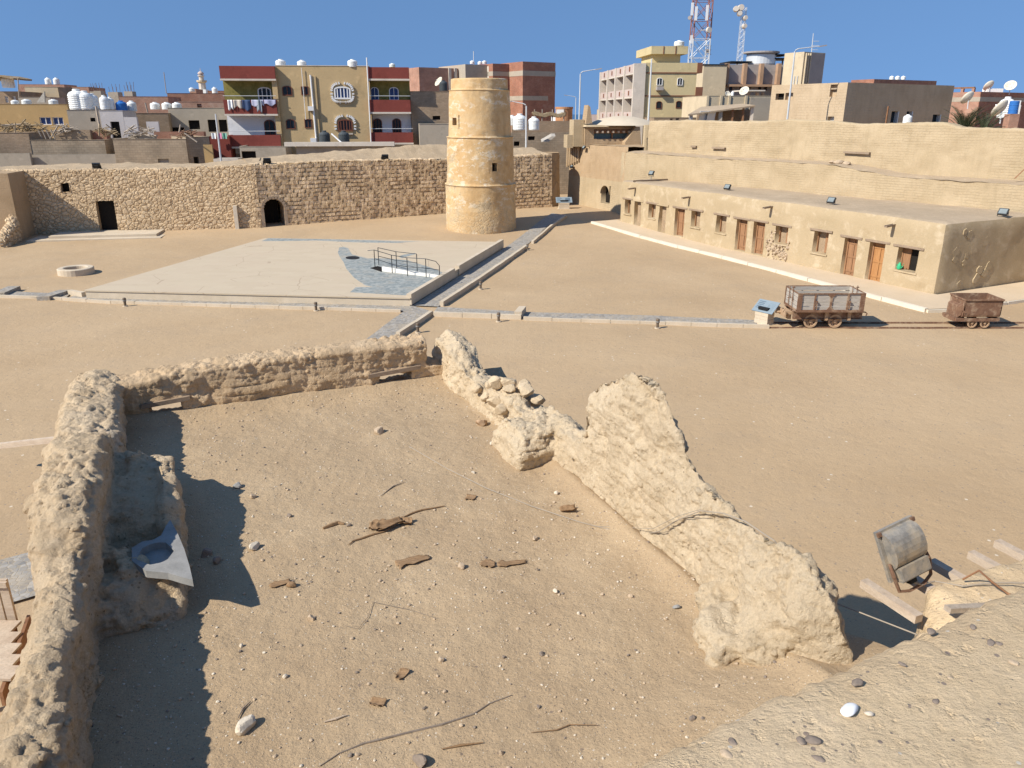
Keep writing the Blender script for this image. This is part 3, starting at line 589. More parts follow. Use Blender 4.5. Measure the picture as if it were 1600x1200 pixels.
ribbon('paved_path', g2((0,455),(34,458),(110,461)), g2((0,464),(28,466),(100,470)), .06, M['paver'], 10)
ribbon('paved_path', g2((684,481),(820,489),(1000,494),(1182,502)), g2((677,490),(815,497),(1000,503),(1182,510)), .05, M['paver'], 40)
_p = [G(46,866), G(44,938)]; _d = Vector((-.82,-.57,0)); ribbon('paved_path', [_p[0]+Vector((1.6,1.1,0)), _p[0], _p[0]+_d*9], [_p[1]+Vector((1.6,1.1,0)), _p[1], _p[1]+_d*9], .05, M['paver'], 24)
def kerb(pts, w=.14, h=.13, seg=1.0):
    q = MB()
    for A_, B_ in zip(pts[:-1], pts[1:]):
        n = max(1, int((B_-A_).length/seg))
        for k in range(n):
            a = A_.lerp(B_, k/n); b = A_.lerp(B_, (k+.985)/n); d = (b-a); d.z = 0; d.normalize(); s = Vector((-d.y, d.x, 0))*w/2; hh = h+random.uniform(-.012, .012)
            z0 = zg(a.x, a.y); z1 = zg(b.x, b.y); j = random.uniform(-.012,.012)
            q.hexa([Vector((p.x, p.y, z+dz))+s*sg*(1+j) for dz in (-.15, hh) for p, z, sg in ((a,z0,-1),(b,z1,-1),(b,z1,1),(a,z0,1))])
    o = q.build('kerb', M['kerb']); o['kind'] = 'structure'
kerb(g2((622,527),(648,510),(674,492)), .16, .2); kerb(g2((690,479),(735,449),(786,414),(822,388)), .18, .22); kerb(g2((832,381),(862,355),(884,340)), .16, .2)
kerb(g2((0,465),(62,467),(175,474),(400,481),(627,488))); kerb(g2((678,494),(815,499)), .16, .2); kerb(g2((818,500),(1000,506),(1202,513)))
kerb(g2((110,461),(132,465)), .2, .25)
for u0, v0, u1, v1, dx, lb in ((8,464,33,453,.9,'dark stepped slab across the path at the left edge of the photo'),(78,470,112,459,.9,'dark stepped slab across the path beside the platform corner')):
    a, b = G(u0, v0), G(u1, v1); q = MB(); d = Vector((.55,.05,0)); q.hexa([a, a-d*0+d, b+d, b, a+Vector((0,0,.05)), a+d+Vector((0,0,.03)), b+d+Vector((0,0,.03)), b+Vector((0,0,.05))])
    r = MB(); r.hexa([p+Vector((0,0,z)) for z in (-.1,.2) for p in (a-d, a, b, b-d)]); o = r.build('path_step', M['paver']); tag(o, lb.replace('dark stepped slab', 'raised paved step'), 'step')
q = MB(); p = G(815,498); p2 = G(822,489); q.hexa([v+Vector((0,0,z)) for z in (-.1,.30) for v in (p+Vector((-.3,0,0)), p, p2, p2+Vector((-.3,0,0)))]); o = q.build('path_step', M['kerb']); tag(o, 'small end block of the raised kerb on the path in front of the courtyard', 'step')
# map platform
PF = [GZ(133,453,.42), GZ(640,465,.42), GZ(785,378,.42), GZ(415,372,.42)]
pc = Vector((PF[0].x, PF[0].y, 0)); prz = math.atan2(PF[1].y-PF[0].y, PF[1].x-PF[0].x)
PLAT = thing('map_platform', 'raised pale stone platform with a blue grey sea map inlaid on its top', 'platform', pc, prz)
q = MB(); q.prism([Vector((p.x, p.y, -.2)) for p in PF], (0,0,.56)); part_world(q, 'plinth', M['kerb'], PLAT)
cen = sum(PF, Vector())/4
def grow(p, d): v = (p-cen).normalized(); return p+v*d
q = MB(); q.prism([Vector((*grow(p, .06).xy, .36)) for p in PF], (0,0,.06)); part_world(q, 'top_slab', M['plat'], PLAT)
def pinlay(px, z, mat, name, th=.004):
    q = MB(); q.prism([GZ(u, v, z-.01) for u, v in px], (0,0,.01+th)); return part_world(q, name, mat, PLAT)
pinlay(((530,387),(528,395),(531,402),(537,410),(541,420),(553,434),(570,446),(584,449),(556,449),(547,457),(636,462),(645,457),(681,437),(694,427),(675,419),(656,413),(637,407),(600,404),(575,404),(550,398),(544,388),(537,386))[::-1], .42, M['mosaic'], 'sea_inlay')
pinlay(((409,377),(419,372.6),(494,373.6),(556,375),(637,377.5),(656,377),(619,380),(556,379),(494,376),(431,377))[::-1], .42, M['mosaic'], 'sea_inlay')
pinlay(((622,401),(632,398),(648,395.5),(650,397),(636,401),(628,404))[::-1], .42, M['mosaic'], 'sea_inlay')
pinlay([(551+11*math.cos(a), 403+2.6*math.sin(a)) for a in [-2*math.pi*i/16 for i in range(16)]], .43, M['black'], 'round_cover')
pinlay(((578,419),(590,416),(604,420),(596,425))[::-1], .428, M['dark'], 'pit')  # flat near-black sheet paints the pit's shade; the slab is not cut
M['whitepaint'] = surf('white_render', (.70,.67,.60), (.76,.73,.66), 2, .8, 30, .2, .01, .1)
a, b = GZ(597,424,.42), GZ(688,435,.42); d = (b-a).normalized(); s = Vector((-d.y, d.x, 0))
q = MB(); q.hexa([p+Vector((0,0,z)) for z, k in ((0,0),(1,1)) for p in (a, b, b+s*.12, a+s*.12)] if False else [Vector((p.x, p.y, .42+h)) for hs in ((0,0,0,0),(.24,.13,.13,.24)) for p, h in zip((a, b, b+s*.12, a+s*.12), hs)]); part_world(q, 'white_wall', M['whitepaint'], PLAT)
A1, B1 = PF[1], PF[2]; dd = (B1-A1).normalized(); ss = Vector((-dd.y, dd.x, 0)); ln_ = (B1-A1).length
for t0, t1 in ((.0, .385), (.43, 1.0)):
    q = MB(); p0 = A1+dd*(ln_*t0); p1 = A1+dd*(ln_*t1); q.hexa([Vector((p.x, p.y, z)) for z in (.1, .58) for p in (p0-ss*.08, p1-ss*.08, p1+ss*.14, p0+ss*.14)]); part_world(q, 'edge_wall', M['kerb'], PLAT)
M['darksteel'] = flat('dark_steel', (.045,.05,.055), .45, .5)
RAIL = thing('metal_railing', 'thin dark steel railing around the white ramp on the platform', 'railing', GZ(640,432,.42))
def wp(mb, name, mat, par): return part_world(mb, name, mat, par)
tops = {}
for row, lst in (('n', ((586,418),(613,427),(637,431.5),(666,433.5),(687,434.5))), ('f', ((592,414),(620,421),(652,425)))):
    pts = []
    for u, v in lst:
        p = GZ(u, v, .42); q = MB(); hh = .92 if (u, v) != (687,434.5) else .62; q.cyl(p, p+Vector((0,0,hh)), .022, n=6); wp(q, 'post', M['darksteel'], RAIL); pts.append(p+Vector((0,0,hh)))
    tops[row] = pts
    for hz, nm in ((0, 'top_rail'), (-.45, 'lower_rail')):
        q = MB(); tp = [p+Vector((0,0,hz if i < len(pts)-1 or row == 'f' else hz*.5)) for i, p in enumerate(pts)]
        if hz == 0 and row == 'n': tp = [tp[0]+Vector((-.35,.1,-.05))]+tp[:-1]+[tp[-2].lerp(tp[-1], .75)+Vector((0,0,.12)), tp[-1]]
        q.rope(tp, .018, 5); wp(q, nm, M['darksteel'], RAIL)
# bollard lights
M['bollard'] = flat('brown_metal', (.17,.13,.095), .6, .2)
BL = thing('bollard_light', 'x', 'bollard', (0,0,0))
q = MB(); q.cyl((0,0,-.05), (0,0,.04), .11, n=12); q.build('base', M['kerb'], BL)
q = MB(); q.lathe([(0,.0),(.055,.0),(.055,.22),(.075,.23),(.075,.36),(.06,.39),(0,.4)], 12); q.build('body', M['bollard'], BL, smooth=False)
q = MB(); q.lathe([(.077,.25),(.077,.30)], 12); q.build('lens', M['stone_grey'], BL)
for k, (u, v, lb) in enumerate(((196,479,'short brown bollard light by the left part of the paved path'),(494,486,'short brown bollard light in front of the platform face'),(779,503,'short brown bollard light below the raised kerb end'),(1027,513,'short brown bollard light along the right path, towards the wagon'),(751,452,'short brown bollard light right of the path, half way up the platform side'),(824,391,'farthest bollard light, near the kerb gap beyond the platform'),(653,520,'bollard light partly hidden behind the far terrace wall'))):
    p = G(u, v)
    if k == 0: BL.location = p; BL['label'] = lb; BL['group'] = 'bollard lights along the paths'
    else: dup(BL, p, .3*k, 1, lb, 'bollard lights along the paths')
p = G(110,431); p.y += .6; WELL = MB(); WELL.lathe([(.55,-.3),(.55,.30),(.60,.33),(.84,.33),(.88,.30),(.88,-.2)], 28, p); o = WELL.build('well_ring', M['kerb']); tag(o, 'low round pale stone well ring standing alone on the sand', 'well')
q = MB(); q.cyl((p.x,p.y,-.1), (p.x,p.y,.06), .56, n=20); o2 = part_world(q, 'fill', M['mudB'], o)
# information signs
M['panel'] = flat('printed_panel', (.22,.27,.30), .35, 0, .06); M['ink'] = flat('print_ink', (.10,.14,.18), .5)
def sign(p, rz, W_, lb):
    S = thing('information_sign', lb, 'sign', p, rz)
    q = MB(); q.box(-.32*W_,.32*W_,-.22,.22,-.1,.22); q.box(-.31*W_,.31*W_,-.21,.21,.225,.36); q.box(-.32*W_,.32*W_,-.22,.22,.365,.5); q.build('pedestal', M['kerb'], S)
    q = MB(); q.box(-.38*W_,.38*W_,-.27,.27,-.1,.02); q.build('footing', M['kerb'], S)
    m = Matrix.Translation((0,.02,.72)) @ Matrix.Rotation(R_(38), 4, 'X')
    q = MB(); q.hexa([m @ Vector((x, y, z)) for z in (-.03, 0) for x, y in ((-.5*W_,-.32),(.5*W_,-.32),(.5*W_,.32),(-.5*W_,.32))]); pn = q.build('panel', M['panel'], S)
    q = MB(); q.hexa([(x, y, z) for z, k in ((.5,.8),(.70,1.0)) for x, y in ((-.25*k*W_,-.16),(.25*k*W_,-.16),(.25*k*W_,.16),(-.25*k*W_,.16))]); q.build('support', M['black'], S)
    for i in range(5):
        q = MB(); y = .22-.085*i; w_ = random.uniform(.18,.36); q.hexa([m @ Vector((x, yy, z)) for z in (.001,.003) for x, yy in ((-.42*W_,y-.02),(-.42*W_+w_*W_,y-.02),(-.42*W_+w_*W_,y+.015),(-.42*W_,y+.015))]); q.build('print_line', M['ink'], pn)
    q = MB(); q.hexa([m @ Vector((x, yy, z)) for z in (.001,.003) for x, yy in ((.08*W_,-.2),(.38*W_,-.2),(.38*W_,.2),(.08*W_,.2))]); q.build('picture', M['ink'] if W_ > 1.0 else flat('print_photo', (.2,.25,.28), .5), pn)
    return S
p = G(1193,506); sign(p, R_(-52), .95, 'blue grey information panel on a pale block pedestal left of the ore wagon')
p = G(881,326); sign(p, R_(4), 1.35, 'whitish information panel on a low pedestal at the end of the diagonal path')
# rails
RY0 = G(1350,513).y; RY1 = RY0+.78
for y, lb in ((RY0, 'near iron rail of the ore track, half sunk in sand'), (RY1, 'far iron rail of the ore track, half sunk in sand')):
    q = MB(); q.box(10.0, 24.0, y-.025, y+.025, -.03, .055); q.box(10.0,24.0,y-.045,y+.045,-.05,-.0); o = q.build('rail', M['rust']); tag(o, lb, 'rail', 'rails of the ore track')
M['plankgrey'] = surf('bleached_planks', (.36,.32,.27), (.50,.455,.39), 3, .85, 30, .5, .01, .2, stretch=(1,1,9))
def wheel(S, x, y, r, face=-1):
    q = MB(); n = 24; prof = [(r*.80,-.04),(r*.93,-.04),(r,-.02),(r,.04),(r*1.08,.045),(r*1.08,.06),(r*.80,.06)]
    vs = []; fs = []; m = len(prof)
    for i in range(n):
        an = 2*math.pi*i/n; vs += [(x+rr*math.cos(an), y+face*(-yy), r*1.0+rr*math.sin(an)) for rr, yy in prof]
    for i in range(n):
        for k in range(m): fs.append((i*m+k, ((i+1) % n)*m+k, ((i+1) % n)*m+(k+1) % m, i*m+(k+1) % m))
    q.add(vs, fs); W_ = q.build('wheel', M['rustpale'], S)
    q = MB()
    for i in range(5):
        a0 = 2*math.pi*i/5+.3; pts = []
        for da, rr in ((-.42,.83),(.42,.83),(.75,.25),(-.75,.25)): pts.append((x+r*rr*math.cos(a0+da), y-.03*face*-1-.02, r+r*rr*math.sin(a0+da)))
        q.prism(pts, (0,.04,0))
    q.build('spokes', M['rustpale'], W_)
    q = MB(); q.cyl((x, y-.06, r), (x, y+.05, r), r*.26, n=12); q.build('hub', M['rustpale'], W_)
    return W_
# ore wagon
x0 = G(1236,513).x; x1 = G(1339,513).x; LW = x1-x0; WG = thing('ore_wagon', 'old wooden sided ore wagon with rusty frame standing on the rails', 'wagon', ((x0+x1)/2, RY0+.39, .055))
hx = LW/2; by0, by1 = -.72, .72; zb, zt = .72, 1.42
q = MB(); q.box(-hx*.98, hx*.98, by0+.06, by1-.06, zb-.03, zb+.02); q.build('floor', M['plankgrey'], WG)
for y, sg, nm in ((by0, 1, 'side_boards'), (by1, -1, 'side_boards')):
    q = MB()
    for i in range(4): q.box(-hx*.97, hx*.97, y+sg*.03, y+sg*.065, zb+.01+i*.172, zb+.01+i*.172+.148)
    q.build(nm, M['plankgrey'], WG)
for x, sg in ((-hx, 1), (hx, -1)):
    q = MB()
    for i in range(4): q.box(x+sg*.03, x+sg*.065, by0+.07, by1-.07, zb+.01+i*.172, zb+.01+i*.172+.148)
    q.build('end_boards', M['plankgrey'], WG)
q = MB()
for y0_, y1_ in ((by0-.01, by0+.03), (by1-.03, by1+.01)):
    for xx, w_ in ((-hx+.09,.18),(hx-.09,.18),(-hx*.48,.06),(hx*.50,.08)): q.box(xx-w_/2, xx+w_/2, y0_, y1_, zb, zt)
    q.box(-hx, hx, y0_-.004, y1_, zb-.045, zb+.05); q.box(-hx, hx, y0_-.004, y1_, zt-.03, zt+.01)
    q.prism([(-.16,y0_,zt-.03),(-.05,y0_,zt-.16),(-.035,y0_,zb+.18),(-.14,y0_,zb+.05),(.14,y0_,zb+.05),(.035,y0_,zb+.18),(.05,y0_,zt-.16),(.16,y0_,zt-.03)], (0,y1_-y0_,0))
for xx in (-hx, hx-.03): q.box(xx, xx+.03, by0+.031, by1-.031, zb-.04, zb+.05); q.box(xx, xx+.03, by0+.031, by1-.031, zt-.03, zt+.01)
q.build('body_frame', M['rust'], WG)
for xx in (-hx*.44, hx*.54):
    q = MB(); q.box(xx, xx+.03, by0-.05, by0-.012, zb+.1, zb+.42); q.cyl((xx+.015, by0-.07, zb+.38), (xx+.015, by0-.01, zb+.38), .03, n=8); q.build('latch', M['rust'], WG)
for xx in (-hx-.02, hx*.90):
    q = MB(); q.cyl((xx, -.2, zb-.1), (xx, -.2, zt+.2), .018, n=6); q.cyl((xx-.05, -.2, zt+.13), (xx+.06, -.2, zt+.13), .022, n=6); q.cyl((xx, .2, zb), (xx, .2, zt+.1), .018, n=6); q.build('brake_rod', M['rust'], WG)
q = MB(); q.tube([(-hx-.22,-.2,zb+.42),(-hx,-.2,zb+.45)], .012); q.tube([(-hx-.1,-.2,zb+.55),(-hx-.1,-.2,zb+.4)], .012); q.tube([(-hx+.0,-.2,zb+.4),(-hx+.13,-.25,zb-.1)], .012); q.build('lever', M['rust'], WG)
q = MB()
for yy in (-.45,.41): q.box(-hx-.02, hx+.1, yy, yy+.04, .36, .66); q.box(-hx-.05, hx+.1, yy-.06, yy+.10, .661, .68); q.box(-hx, hx+.1, yy-.05, yy+.09, .34, .359)
for xx in (-hx*.9, -.05, hx*.9): q.box(xx, xx+.08, -.409, .409, .40, .64)
q.build('chassis', M['rust'], WG)
q = MB(); q.box(-hx-.33, -hx-.0, -.36, .36, .50, .60); q.box(-hx-.36,-hx-.30,-.5,.5,.42,.66); q.box(-hx-.15,-hx-.02,-.3,.3,.30,.49); q.cyl((-hx-.55,0,.52), (-hx-.30,0,.52), .05, n=8); q.cyl((-hx-.4,-.35,.62),(-hx-.28,-.35,.80),.02,n=6); q.build('coupling', M['rustpale'], WG)
q = MB(); q.cyl((hx+.1,0,.52),(hx+.2,0,.52),.05,n=8); q.rope([(hx-.1,by0+.1,.66),(hx+.12,by0+.1,.66),(hx+.2,by0+.1,.6),(hx+.17,by0+.1,.52)], .025); q.build('hook', M['rust'], WG)
for xx in (G(1264,513).x-WG.location.x, G(1302,513).x-WG.location.x):
    q = MB(); q.cyl((xx,-.42,.26),(xx,.42,.26),.045,n=8); q.build('axle', M['rust'], WG)
    for yy, fc_ in ((-.40,1),(.40,-1)): wheel(WG, xx, yy, .25, fc_)
for xx in (-.08, hx*.62):
    q = MB(); q.box(xx, xx+.13, -.53, -.46, .30, .64); q.cyl((xx+.06,-.56,.36),(xx+.06,-.46,.36),.06,n=8); q.build('brake_hanger', M['rustpale'], WG)
# small mine cart
x0 = G(1499,514).x; x1 = G(1557,514).x; MC = thing('mine_cart', 'small rusty iron mine cart with a tub body at the right of the track', 'mine cart', ((x0+x1)/2, RY0+.38, .055)); hx = (x1-x0)/2
zb, zt = .40, 1.13; q = MB()
ring = []
for k in range(9):
    a = math.pi*k/8; ring.append((-.54*math.copysign(abs(math.cos(a))**.5, math.cos(a)), zb+.14-.14*math.sin(a)**.6))
out = [(-.555,zt)]+[(-.54,.85)]+ring+[(.54,.85)]+[(.555,zt)]
inn = [(y*.94, z+.03 if z < zt else zt) for y, z in out][::-1]
loop = out+inn; n = len(loop)
q.add([(-hx,y,z) for y, z in loop]+[(hx,y,z) for y, z in loop], [(i, (i+1) % n, (i+1) % n+n, i+n) for i in range(n)])
for xx in (-hx, hx-.03): q.prism([(xx,y,z) for y, z in out], (.03,0,0))
q.build('tub', M['rust'], MC)
q = MB(); q.box(-hx-.02,hx+.02,-.60,-.555,zt-.03,zt+.025); q.box(-hx-.02,hx+.02,.555,.60,zt-.03,zt+.025); q.box(-hx-.03,-hx+.0,-.554,.554,zt-.04,zt+.02); q.box(hx-.0,hx+.03,-.554,.554,zt-.04,zt+.02); q.build('rim', M['rust'], MC)
q = MB(); q.prism([(-hx-.02,-.45,zb+.1),(-hx-.14,-.40,zb+.0),(-hx-.14,.40,zb+.0),(-hx-.02,.45,zb+.1)], (0,0,.42)); q.tube([(-hx-.03,-.5,zt-.1),(-hx-.03,-.52,.7),(-hx+.07,-.55,.6)], .03); q.build('end_plate', M['rust'], MC)
q = MB(); q.box(-hx-.22,hx+.02,-.52,-.42,.26,.38); q.box(-hx-.22,hx+.02,.42,.52,.26,.38); q.box(-hx-.25,-hx-.12,-.419,.419,.24,.39); q.box(hx-.08,hx+.04,-.419,.419,.26,.38); q.build('chassis', M['rust'], MC)
for xx in (-.27,.23):
    q = MB(); q.cyl((xx,-.4,.17),(xx,.4,.17),.035,n=8); q.build('axle', M['rust'], MC)
    for yy, fc_ in ((-.42,1),(.42,-1)): wheel(MC, xx, yy, .17, fc_)
# left wooden rail and stair beside the ruin
a = AT(-6,697,16.5); b = AT(92,686,15.6); RA_ = thing('wooden_handrail', 'pale timber handrail on a brown post at the left edge, ending at the mud wall', 'handrail', (b.x, b.y, 0))
q = MB(); d = Vector((0,0,.06)); s = Vector((0,.05,0)); q.hexa([a-s-d, b-s-d, b+s-d, a+s-d, a-s+d, b-s+d, b+s+d, a+s+d]); wp(q, 'rail', M['wood_pale'], RA_)
q = MB(); p = AT(82,692,15.9); q.box(p.x-.06,p.x+.06,p.y-.05,p.y+.05,0,p.z+.05); q.box(p.x-.12,p.x-.04,p.y-.08,p.y-.02,p.z-.5,p.z-.28); wp(q, 'post', M['wood_brown'], RA_)
ST = thing('wooden_stair', 'pale plank stair climbing past the left edge of the photo below the mud wall', 'stair', AT(5,990,8.4)*1.0)
ST.location.z = 0
tp = []
for i, v in enumerate((978,996,1014,1032,1050)):
    p = AT(13, v, 8.6-.24*i); tp.append(p); q = MB(); q.box(p.x-1.0,p.x+.10,p.y-.12,p.y+.12,p.z-.035,p.z); wp(q, 'tread', M['wood_pale'], ST)
for dx in (-.98, .06):
    q = MB(); A_, B_ = tp[0]+Vector((dx,.3,.0)), tp[-1]+Vector((dx,-.3,-.0)); q.hexa([P_+Vector((w, 0, h)) for h in (-.24,-.045) for P_, w in ((A_,0),(A_,.045),(B_,.045),(B_,0))]); wp(q, 'stringer', M['wood_brown'], ST)
p0 = AT(13,940,8.8); zt_, zb2 = AT(8,905,8.8).z, AT(14,976,8.8).z
q = MB()
for k in range(7): q.box(p0.x-.9+.14*k, p0.x-.9+.14*k+.115, 8.78, 8.82, zb2, zt_)
q.box(p0.x-.92, p0.x+.07, 8.74, 8.779, zt_-.1, zt_-.02); wp(q, 'side_panel', M['wood_pale'], ST)
for P_, dx in ((tp[0],-.9),(tp[0],.0),(tp[-1],-.9),(tp[-1],.0)):
    q = MB(); q.box(P_.x+dx, P_.x+dx+.08, P_.y-.04, P_.y+.04, 0, P_.z-.04); wp(q, 'leg', M['wood_brown'], ST)
# ================================================================== fort
class Fr:                                       # facade frame: x right along the wall, y inwards, z up
    def __init__(s, o, ang): s.o = Vector((o[0], o[1], 0)); s.a = ang; s.ex = Vector((math.cos(ang), math.sin(ang), 0)); s.ey = Vector((-math.sin(ang), math.cos(ang), 0))
    def px(s, u, v, yl=0.0):
        d = ray(u, v); t = (yl-(CC-s.o).dot(s.ey))/d.dot(s.ey); p = CC+d*t; return (p-s.o).dot(s.ex), p.z
    def W(s, x, y, z): return s.o+s.ex*x+s.ey*y+Vector((0,0,z))
    def rect(s, u0, v0, u1, v1, yl=0.0):
        a = s.px(u0, (v0+v1)/2, yl)[0]; b = s.px(u1, (v0+v1)/2, yl)[0]; return a, b, s.px((u0+u1)/2, v1, yl)[1], s.px((u0+u1)/2, v0, yl)[1]
    def thing(s, name, label, cat, group=None): return thing(name, label, cat, s.o, s.a, group)
def fr2(A_, B_): return Fr(A_, math.atan2(B_.y-A_.y, B_.x-A_.x))
def brks(lo, hi, step, extra):
    e = sorted([lo, hi]+[x for x in extra if lo < x < hi]); out = []
    for a, b in zip(e[:-1], e[1:]):
        n = max(1, round((b-a)/step))
        out += [a+(b-a)*i/n for i in range(n)]
    return out+[hi]
def facade(mb, x0, x1, z0, z1, y, ops, depth, step=99, fn=None):
    """front wall at y with rectangular openings (x0,x1,z0,z1); reveals run to y+depth"""
    xs = brks(x0, x1, step, [q for o in ops for q in o[:2]]); zs = brks(z0, z1, step, [q for o in ops for q in o[2:4]])
    idx = {}; vs = []; fs = []
    def vid(i, j):
        if (i, j) not in idx:
            idx[(i, j)] = len(vs); p = (xs[i], y, zs[j]); vs.append(fn(p) if fn else p)
        return idx[(i, j)]
    for i in range(len(xs)-1):
        for j in range(len(zs)-1):
            cx, cz = (xs[i]+xs[i+1])/2, (zs[j]+zs[j+1])/2
            if any(o[0] < cx < o[1] and o[2] < cz < o[3] for o in ops): continue
            fs.append((vid(i,j), vid(i+1,j), vid(i+1,j+1), vid(i,j+1)))
    mb.add(vs, fs)
    for a, b, c, d in [o[:4] for o in ops]:
        f = y+depth; ff = fn or (lambda p: p); pts = [ff((a,y,c)), ff((b,y,c)), ff((b,y,d)), ff((a,y,d))]
        mb.add(pts+[(a,f,c),(b,f,c),(b,f,d),(a,f,d)], [(0,4,5,1),(1,5,6,2),(2,6,7,3),(3,7,4,0)])
def mkfortmud(name, c1, c2, c3, course=.12):
    t = NT(name); co = t.coord(wall=True); co3 = t.coord()
    col = t.ramp(t.noise(co3, .45, 8, .7, .4), [(.3, c1), (.5, c2), (.72, c3)])
    col = t.mix(t.ramp(t.noise(t.coord((1.2,1.2,.25)), 1.5, 7, .7), [(.5, (0,0,0)), (.72, (.55,.55,.55))]), col, mul(c1, .85))
    f = t.noise(co3, 16, 8, .72); col = t.mix(1.0, col, t.ramp(f, [(.25, (.84,.83,.82)), (.8, (1.1,1.1,1.09))]), 'MULTIPLY')
    bt = t.node('ShaderNodeTexBrick', Vector=t.mix(.13, co, t.node('ShaderNodeTexNoise', Vector=co, Scale=1.5, Detail=6).outputs[1], 'ADD'), Scale=1.0, **{'Mortar Size': .018, 'Mortar Smooth': .6, 'Brick Width': .42, 'Row Height': course})
    w_ = t.math('MULTIPLY', bt.outputs['Fac'], t.ramp(t.noise(co3, .4, 5, .65), [(.42, (0,0,0)), (.66, (1,1,1))]))
    n = t.bump(w_, .55, -.05); n = t.bump(f, .5, .03, n)
    return t.done(col, .95, n)
M['fort'] = mkfortmud('fort_mud_brick', (.40,.31,.19), (.455,.355,.225), (.51,.405,.265), .14)
M['fort2'] = mkfortmud('gate_mud_brick', (.36,.255,.15), (.43,.31,.19), (.48,.355,.225), .14)
M['rowmud'] = surf('row_plaster', (.40,.31,.188), (.46,.358,.225), .5, .93, 14, .45, .03, .12, patch=[((.535,.435,.295), 1.2, .52, .68), ((.36,.27,.16), .9, .58, .72)])
M['sandtop'] = surf('earth_roof', (.40,.31,.21), (.47,.365,.25), .8, .95, 18, .7, .04, .2, patch=[((.52,.41,.28), 1.5, .55, .7)])
M['rubble'] = rubble('rubble_stone_wall', ((.53,.39,.24), (.62,.47,.30), (.70,.55,.365)), (.43,.315,.195), 1, 1.25, 3.3, 1.0, .09)
M['coursed'] = rubble('coursed_stone_wall', ((.62,.46,.28), (.70,.53,.34), (.78,.60,.40)), (.44,.32,.19), 1, 1, 1.5, .8, .14, True)
M['bastion'] = rubble('bastion_plaster', ((.33,.23,.13), (.38,.27,.16), (.42,.30,.18)), (.27,.19,.115), 1, 1, 1.0, 1.0, .05)
M['door_wood'] = surf('door_planks', (.27,.145,.075), (.37,.205,.11), 3, .75, 30, .4, .01, .25, stretch=(6,6,.6))
M['door_orange'] = surf('orange_door_planks', (.36,.175,.07), (.47,.245,.10), 3, .65, 30, .3, .01, .2, stretch=(6,6,.6))
M['infill'] = surf('rough_mud_infill', (.33,.24,.155), (.41,.305,.2), 2.5, .95, 12, .8, .04, .3)
def floodlet(px, rz, lb, sc=1.0, pole=0.0, loc=None):
    S = thing('floodlight', lb, 'floodlight', loc, rz, 'small black floodlights around the fort')
    m = Matrix.Translation((0,0,.26+pole)) @ Matrix.Rotation(R_(-35), 4, 'X')
    def hb(x0,x1,y0,y1,z0,z1): return [m @ Vector((x,y,z)) for z in (z0,z1) for x, y in ((x0,y0),(x1,y0),(x1,y1),(x0,y1))]
    q = MB(); q.hexa(hb(-.22,.22,-.05,.06,-.17,.17)); q.hexa(hb(-.12,.12,.061,.12,-.1,.1)); q.build('housing', M['darksteel'], S)
    q = MB(); q.hexa(hb(-.18,.18,-.058,-.051,-.13,.13)); q.build('glass', M['lampglass'], S)
    q = MB(); q.tube([(-.24,0,.26+pole),(-.24,0,.02+pole),(.24,0,.02+pole),(.24,0,.26+pole)], .018, 5); q.build('bracket', M['darksteel'], S)
    if pole: q = MB(); q.cyl((0,0,-.2),(0,0,pole+.02),.03,n=8); q.build('pole', M['stone_grey'], S)
    S.scale = (sc,sc,sc); return S
M['lampglass'] = flat('floodlight_glass', (.22,.25,.25), .12)
# ---- long row building
RO = Vector((8.06, 58.0, 0)); RE = Vector((19.49, 34.85, 0)); RF = fr2(RO, RE); RL = (RE-RO).length
ROW = RF.thing('row_building', 'long low mud plastered building with a row of wooden doors and small windows', 'building')
ops = []; RH = 3.4; RD = 6.8
spec = [('win',976,312,986,334,'shut'),('door',991,315,1001,354,'infill'),('win',1013,319,1024,341,'shut'),('door',1029,322,1040,363,'infill'),('door',1054,326,1069,369,'wood'),('win',1080,330,1094,355,'shut'),('win',1119,337,1135,364,'shut'),('door',1149,343,1166,392,'wood'),('door',1176,347,1194,398,'wood'),('win',1211,354,1231,381,'half'),('win',1270,362,1293,396,'half'),('door',1316,372,1337,432,'wood'),('door',1355,379,1380,441,'orange'),('win',1401,388,1434,424,'open')]
def rnd_box(p, r=.22):
    x, y, z = p; lo = (-5, r, -5); hi = (RL-r, 99, RH-r); q = Vector((min(max(x, -99), hi[0]), max(y, lo[1]), min(z, hi[2]))); v = Vector(p)-q
    if v.length > 1e-6 and (x > hi[0] or z > hi[2]): v = q+v.normalized()*r
    else: v = Vector(p)
    n = .05*mnoise.noise(Vector((x*.5, y*.5, z*.7)))+.025*mnoise.noise(Vector((x*1.8, y*1.8, z*2+4)))
    return (v.x+(n if x > RL-.01 else 0), v.y-(n if y < .01 else 0), v.z+(n if z > RH-.01 else 0))
for k, u0, v0, u1, v1, st in spec:
    a, b, c, d = RF.rect(u0, v0, u1, v1); ops.append((a, b, max(c, .05) if k == 'door' else c, d))
q = MB(); facade(q, 0, RL, -.3, RH, 0, ops, .42, .3, rnd_box)
q.sheet(lambda s, t: rnd_box((RL, RD*s, -.3+(RH+.3)*t)), 24, 14)
q.sheet(lambda s, t: rnd_box((0, RD*(1-s), -.3+(RH+.3)*t)), 3, 2)
q.build('wall', M['rowmud'], ROW, smooth=True)
q = MB(); q.sheet(lambda s, t: rnd_box((RL*s, RD*t, RH)), 80, 22); q.build('roof', M['sandtop'], ROW, smooth=True)
